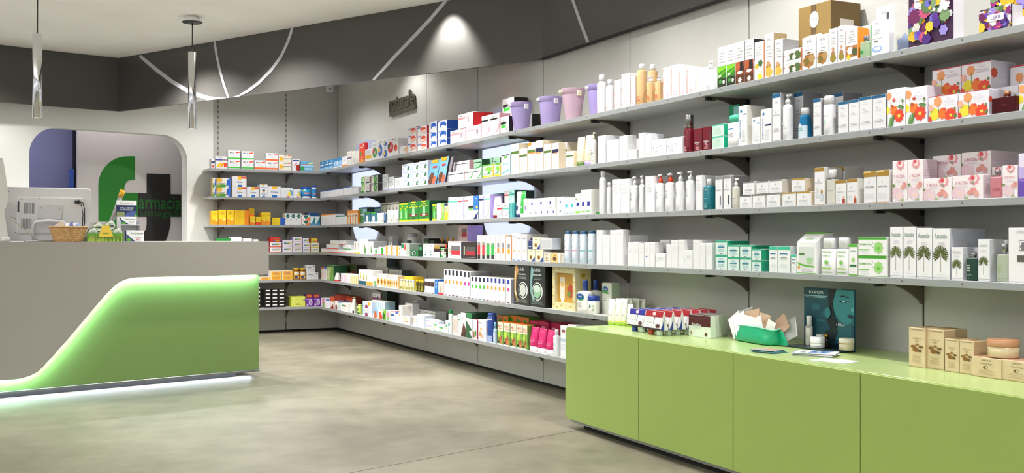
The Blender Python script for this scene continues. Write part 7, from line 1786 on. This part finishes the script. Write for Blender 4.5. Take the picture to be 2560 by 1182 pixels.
mb = MB(); mb.prism([(-45*s1, 0), (45*s1, 0), (22*s1, 50*s1), (-20*s1, 50*s1)], .092, .096, mat('c8c4c4'), 'y'); obj('back_card', mb, e)
for k, (cx, cy, rr_) in enumerate(((233, 581.6, 13.3), (247, 567, 12.3), (277, 563, 13), (294, 581.6, 13.5))):
    q = empty('round_tin', (tx+(cx-264)*s1*math.cos(TC)-.02*math.sin(TC)*0, ty+(cx-264)*s1*math.sin(TC)+.03+.02*(k in (1, 2)), CT+(603-cy)*s1), TC, label='round glossy tin with printed lid, %s in the green display' % NUM[k], cat='tin', group='round tins in the green display')
    R_ = rr_*s1; mb = MB()
    prof = [(R_*.6, -.010), (R_*.98, -.004), (R_, .0), (R_*.9, .006), (R_*.55, .010), (.001, .0115)]
    n = 24; vs = [(p*math.cos(2*math.pi*i/n), -z_, p*math.sin(2*math.pi*i/n)) for p, z_ in prof for i in range(n)]; fs = [(j*n+i, (j+1)*n+i, (j+1)*n+(i+1) % n, j*n+(i+1) % n) for j in range(len(prof)-1) for i in range(n)]
    mb.add(vs, fs, mat('9aa890', 'metal'), True); obj('tin_body', mb, q)
    mb = MB(); art(mb, 'e .5 .5 .42 .42 e8ece6;l .2 .25 .8 .75 5 5f7f5a;r .15 .42 .85 .55 4a5a4a', lambda u, v, kk: ((u-.5)*2*R_, -.0118-.0003*kk, (v-.5)*2*R_), 1, 1); obj('lid_label', mb, q)
# long tube leaning behind the tins
(ax, ay, az), Z = cloc(270, .29); (cx_, cy_, cz_), _ = cloc(307, .29); zA = CT+.003; zB = CT+(603-474)*Z/F
mb = MB(); A = Vector((ax-.02, ay, zA)); B = Vector((cx_, cy_, zB)); D_ = (B-A)
e = empty('thermometer_tube', A, 0, label='long clear tube with yellow cap leaning behind the tins', cat='tube')
mb.tube([(0, 0, 0), D_*.86], .0145, mat('b8b4b0', 'frost'), 12); obj('clear_tube', mb, e)
mb = MB(); mb.tube([D_*.862, D_], .017, mat('d8a428', 'plastic'), 12); obj('yellow_cap', mb, e)
mb = MB(); mb.box(-.03, .02, -.003, .06, .06, .03, mat('8f8c8a'), .003); o_ = obj('base_block', mb, e)
# stepped carton display
(dx, dy, dz), Z = cloc(329, .165); s1 = Z/F
e = empty('carton_display', (dx, dy, CT+.0005), TC, label='stepped white counter display with navy header card', cat='display')
mb = MB(); mb.box(-28*s1, .062, 0, 22*s1, .066, 62*s1, mat('dcdce0'), .0006); mb.box(-28*s1, .0, 0, -27*s1, .0615, 52*s1, mat('e4e4e8'), .0004); mb.box(21*s1, .0, 0, 22*s1, .0615, 50*s1, mat('c8c6c8'), .0004)
mb.box(-26.5*s1, .002, 40*s1, 20.5*s1, .0615, 42*s1, mat('efeff2'), .0004); obj('stand', mb, e)
mb = MB(); W_, H_ = 51*s1, 43*s1; mb.box(-28.5*s1, .0672, 60*s1, -28.5*s1+W_, .070, 60*s1+H_, mat('1f2f5c'), .0006)
art(mb, 'r 0 .72 1 1 f2f2f4;t .5 .85 .1 .6 7f9a7a Dermovitamina;t .5 .56 .09 .86 e8ecf4 VIA LA MICOSI;t .5 .45 .08 .6 e8ecf4 E IL MICOBLOCK;r .02 .06 .4 .34 8f9a6a;q .4 .02 .98 .02 .95 .4 .7 .38 .5 .3 4a5f98;e .95 .1 .06 .1 5fae2e', lambda u, v, k: (-28.5*s1+u*W_, .0670-.0002*k, 60*s1+v*H_), W_, H_); obj('header_card', mb, e)
styles('''dv|box|f0f0f3|1f2f5c|top=W|white foot cream carton|q 0 0 .5 0 0 .7 3a4a80;t .6 .75 .2 .7 7f9a7a Dermovitamina;e .15 .15 .14 .16 5fae2e;r .5 .3 .9 .36 s;r .55 .15 .75 .22 d88a8a
''')
for x0, x1, z0, z1, lab in ((-18, 26, .3, 27, 'white foot cream carton in the lower tray of the carton display'), (-24, 14, 42.5, 60, 'white foot cream carton in the upper tray of the carton display')):
    w_ = (x1-x0)*s1; pr = build(STY['dv'], w_, (z1-z0)*s1, .03); c = (x0+x1)/2*s1
    oy = -.034 if z0 < 1 else .012
    obj('medicine_carton', pr[0][1], None, (dx+c*math.cos(TC)-oy*math.sin(TC), dy+c*math.sin(TC)+oy*math.cos(TC), CT+.0006+z0*s1), TC, lab, 'medicine box')
# receipt printer behind the basket
(qx, qy, qz), Z = cloc(226, .40); s1 = Z/F
e = empty('receipt_printer', (qx, qy, CT+.0005), TC, label='low grey receipt printer behind the basket', cat='printer')
mb = MB(); mb.box(-30*s1, 0, 0, 20*s1, .12, 44*s1, mat('7f7c7a', 'plastic'), .006); obj('housing', mb, e)
mb = MB(); mb.box(-22*s1, .02, 44*s1+.0005, 12*s1, .03, 44*s1+.004, mat('2a2a2a', 'plastic'), .0006); obj('paper_slot', mb, e)
# shelf display at the left frame edge
(lx, ly, lz), Z = cloc(20, .16); s1 = Z/F
e = empty('display_rack', (lx, ly, CT+.0005), TC, label='white curved display rack at the left edge of the counter', cat='display rack')
P = [(-22, 0), (2, 0), (-4, 45), (-9, 78), (-2, 90), (1, 110), (0, 128), (-5, 165), (-12, 208), (-18, 208)]
for q in (0, 1):
    mb = MB(); pts = [(-.0+(y_-0)*0, 0) for y_ in ()]
    # side panel lies across the view; its profile runs in depth
    mb.prism([((p[0])*s1, p[1]*s1) for p in P]+[(-50*s1, 208*s1), (-50*s1, 0)], .001+q*.14, .006+q*.14, mat('d9d7d2', 'satin'), 'y', mat('f2f0f4', 'satin')); obj('side_panel', mb, e)
for zz_, xx in ((.5, -3), (38, -12), (110, -6), (165, -12)):
    mb = MB(); mb.box(-50*s1, .0065, zz_*s1, xx*s1, .1405, (zz_+2.5)*s1, mat('eeeef0', 'satin'), .001); obj('rack_shelf', mb, e)
mb = MB(); mb.box(-17*s1, -.05, 0, 1*s1, -.004, 12*s1, mat('dddbd6', 'plastic'), .006); obj('tray', mb, None, (lx, ly, CT+.0005), TC, 'small rounded white tray in front of the display rack', 'tray')
mb = MB(); mb.box(-40*s1, -.018, 41*s1, -17.5*s1, -.0005, 70*s1, mat('e8825a'), .001); art(mb, 'r .1 .4 .9 .6 f0ece8', lambda u, v, k: (-40*s1+u*22.5*s1, -.0185, 41*s1+v*29*s1), 1, 1)
obj('medicine_carton', mb, None, (lx-math.sin(TC)*.03, ly+math.cos(TC)*.03, CT+.0005), TC, 'orange and white carton on the display rack', 'medicine box')
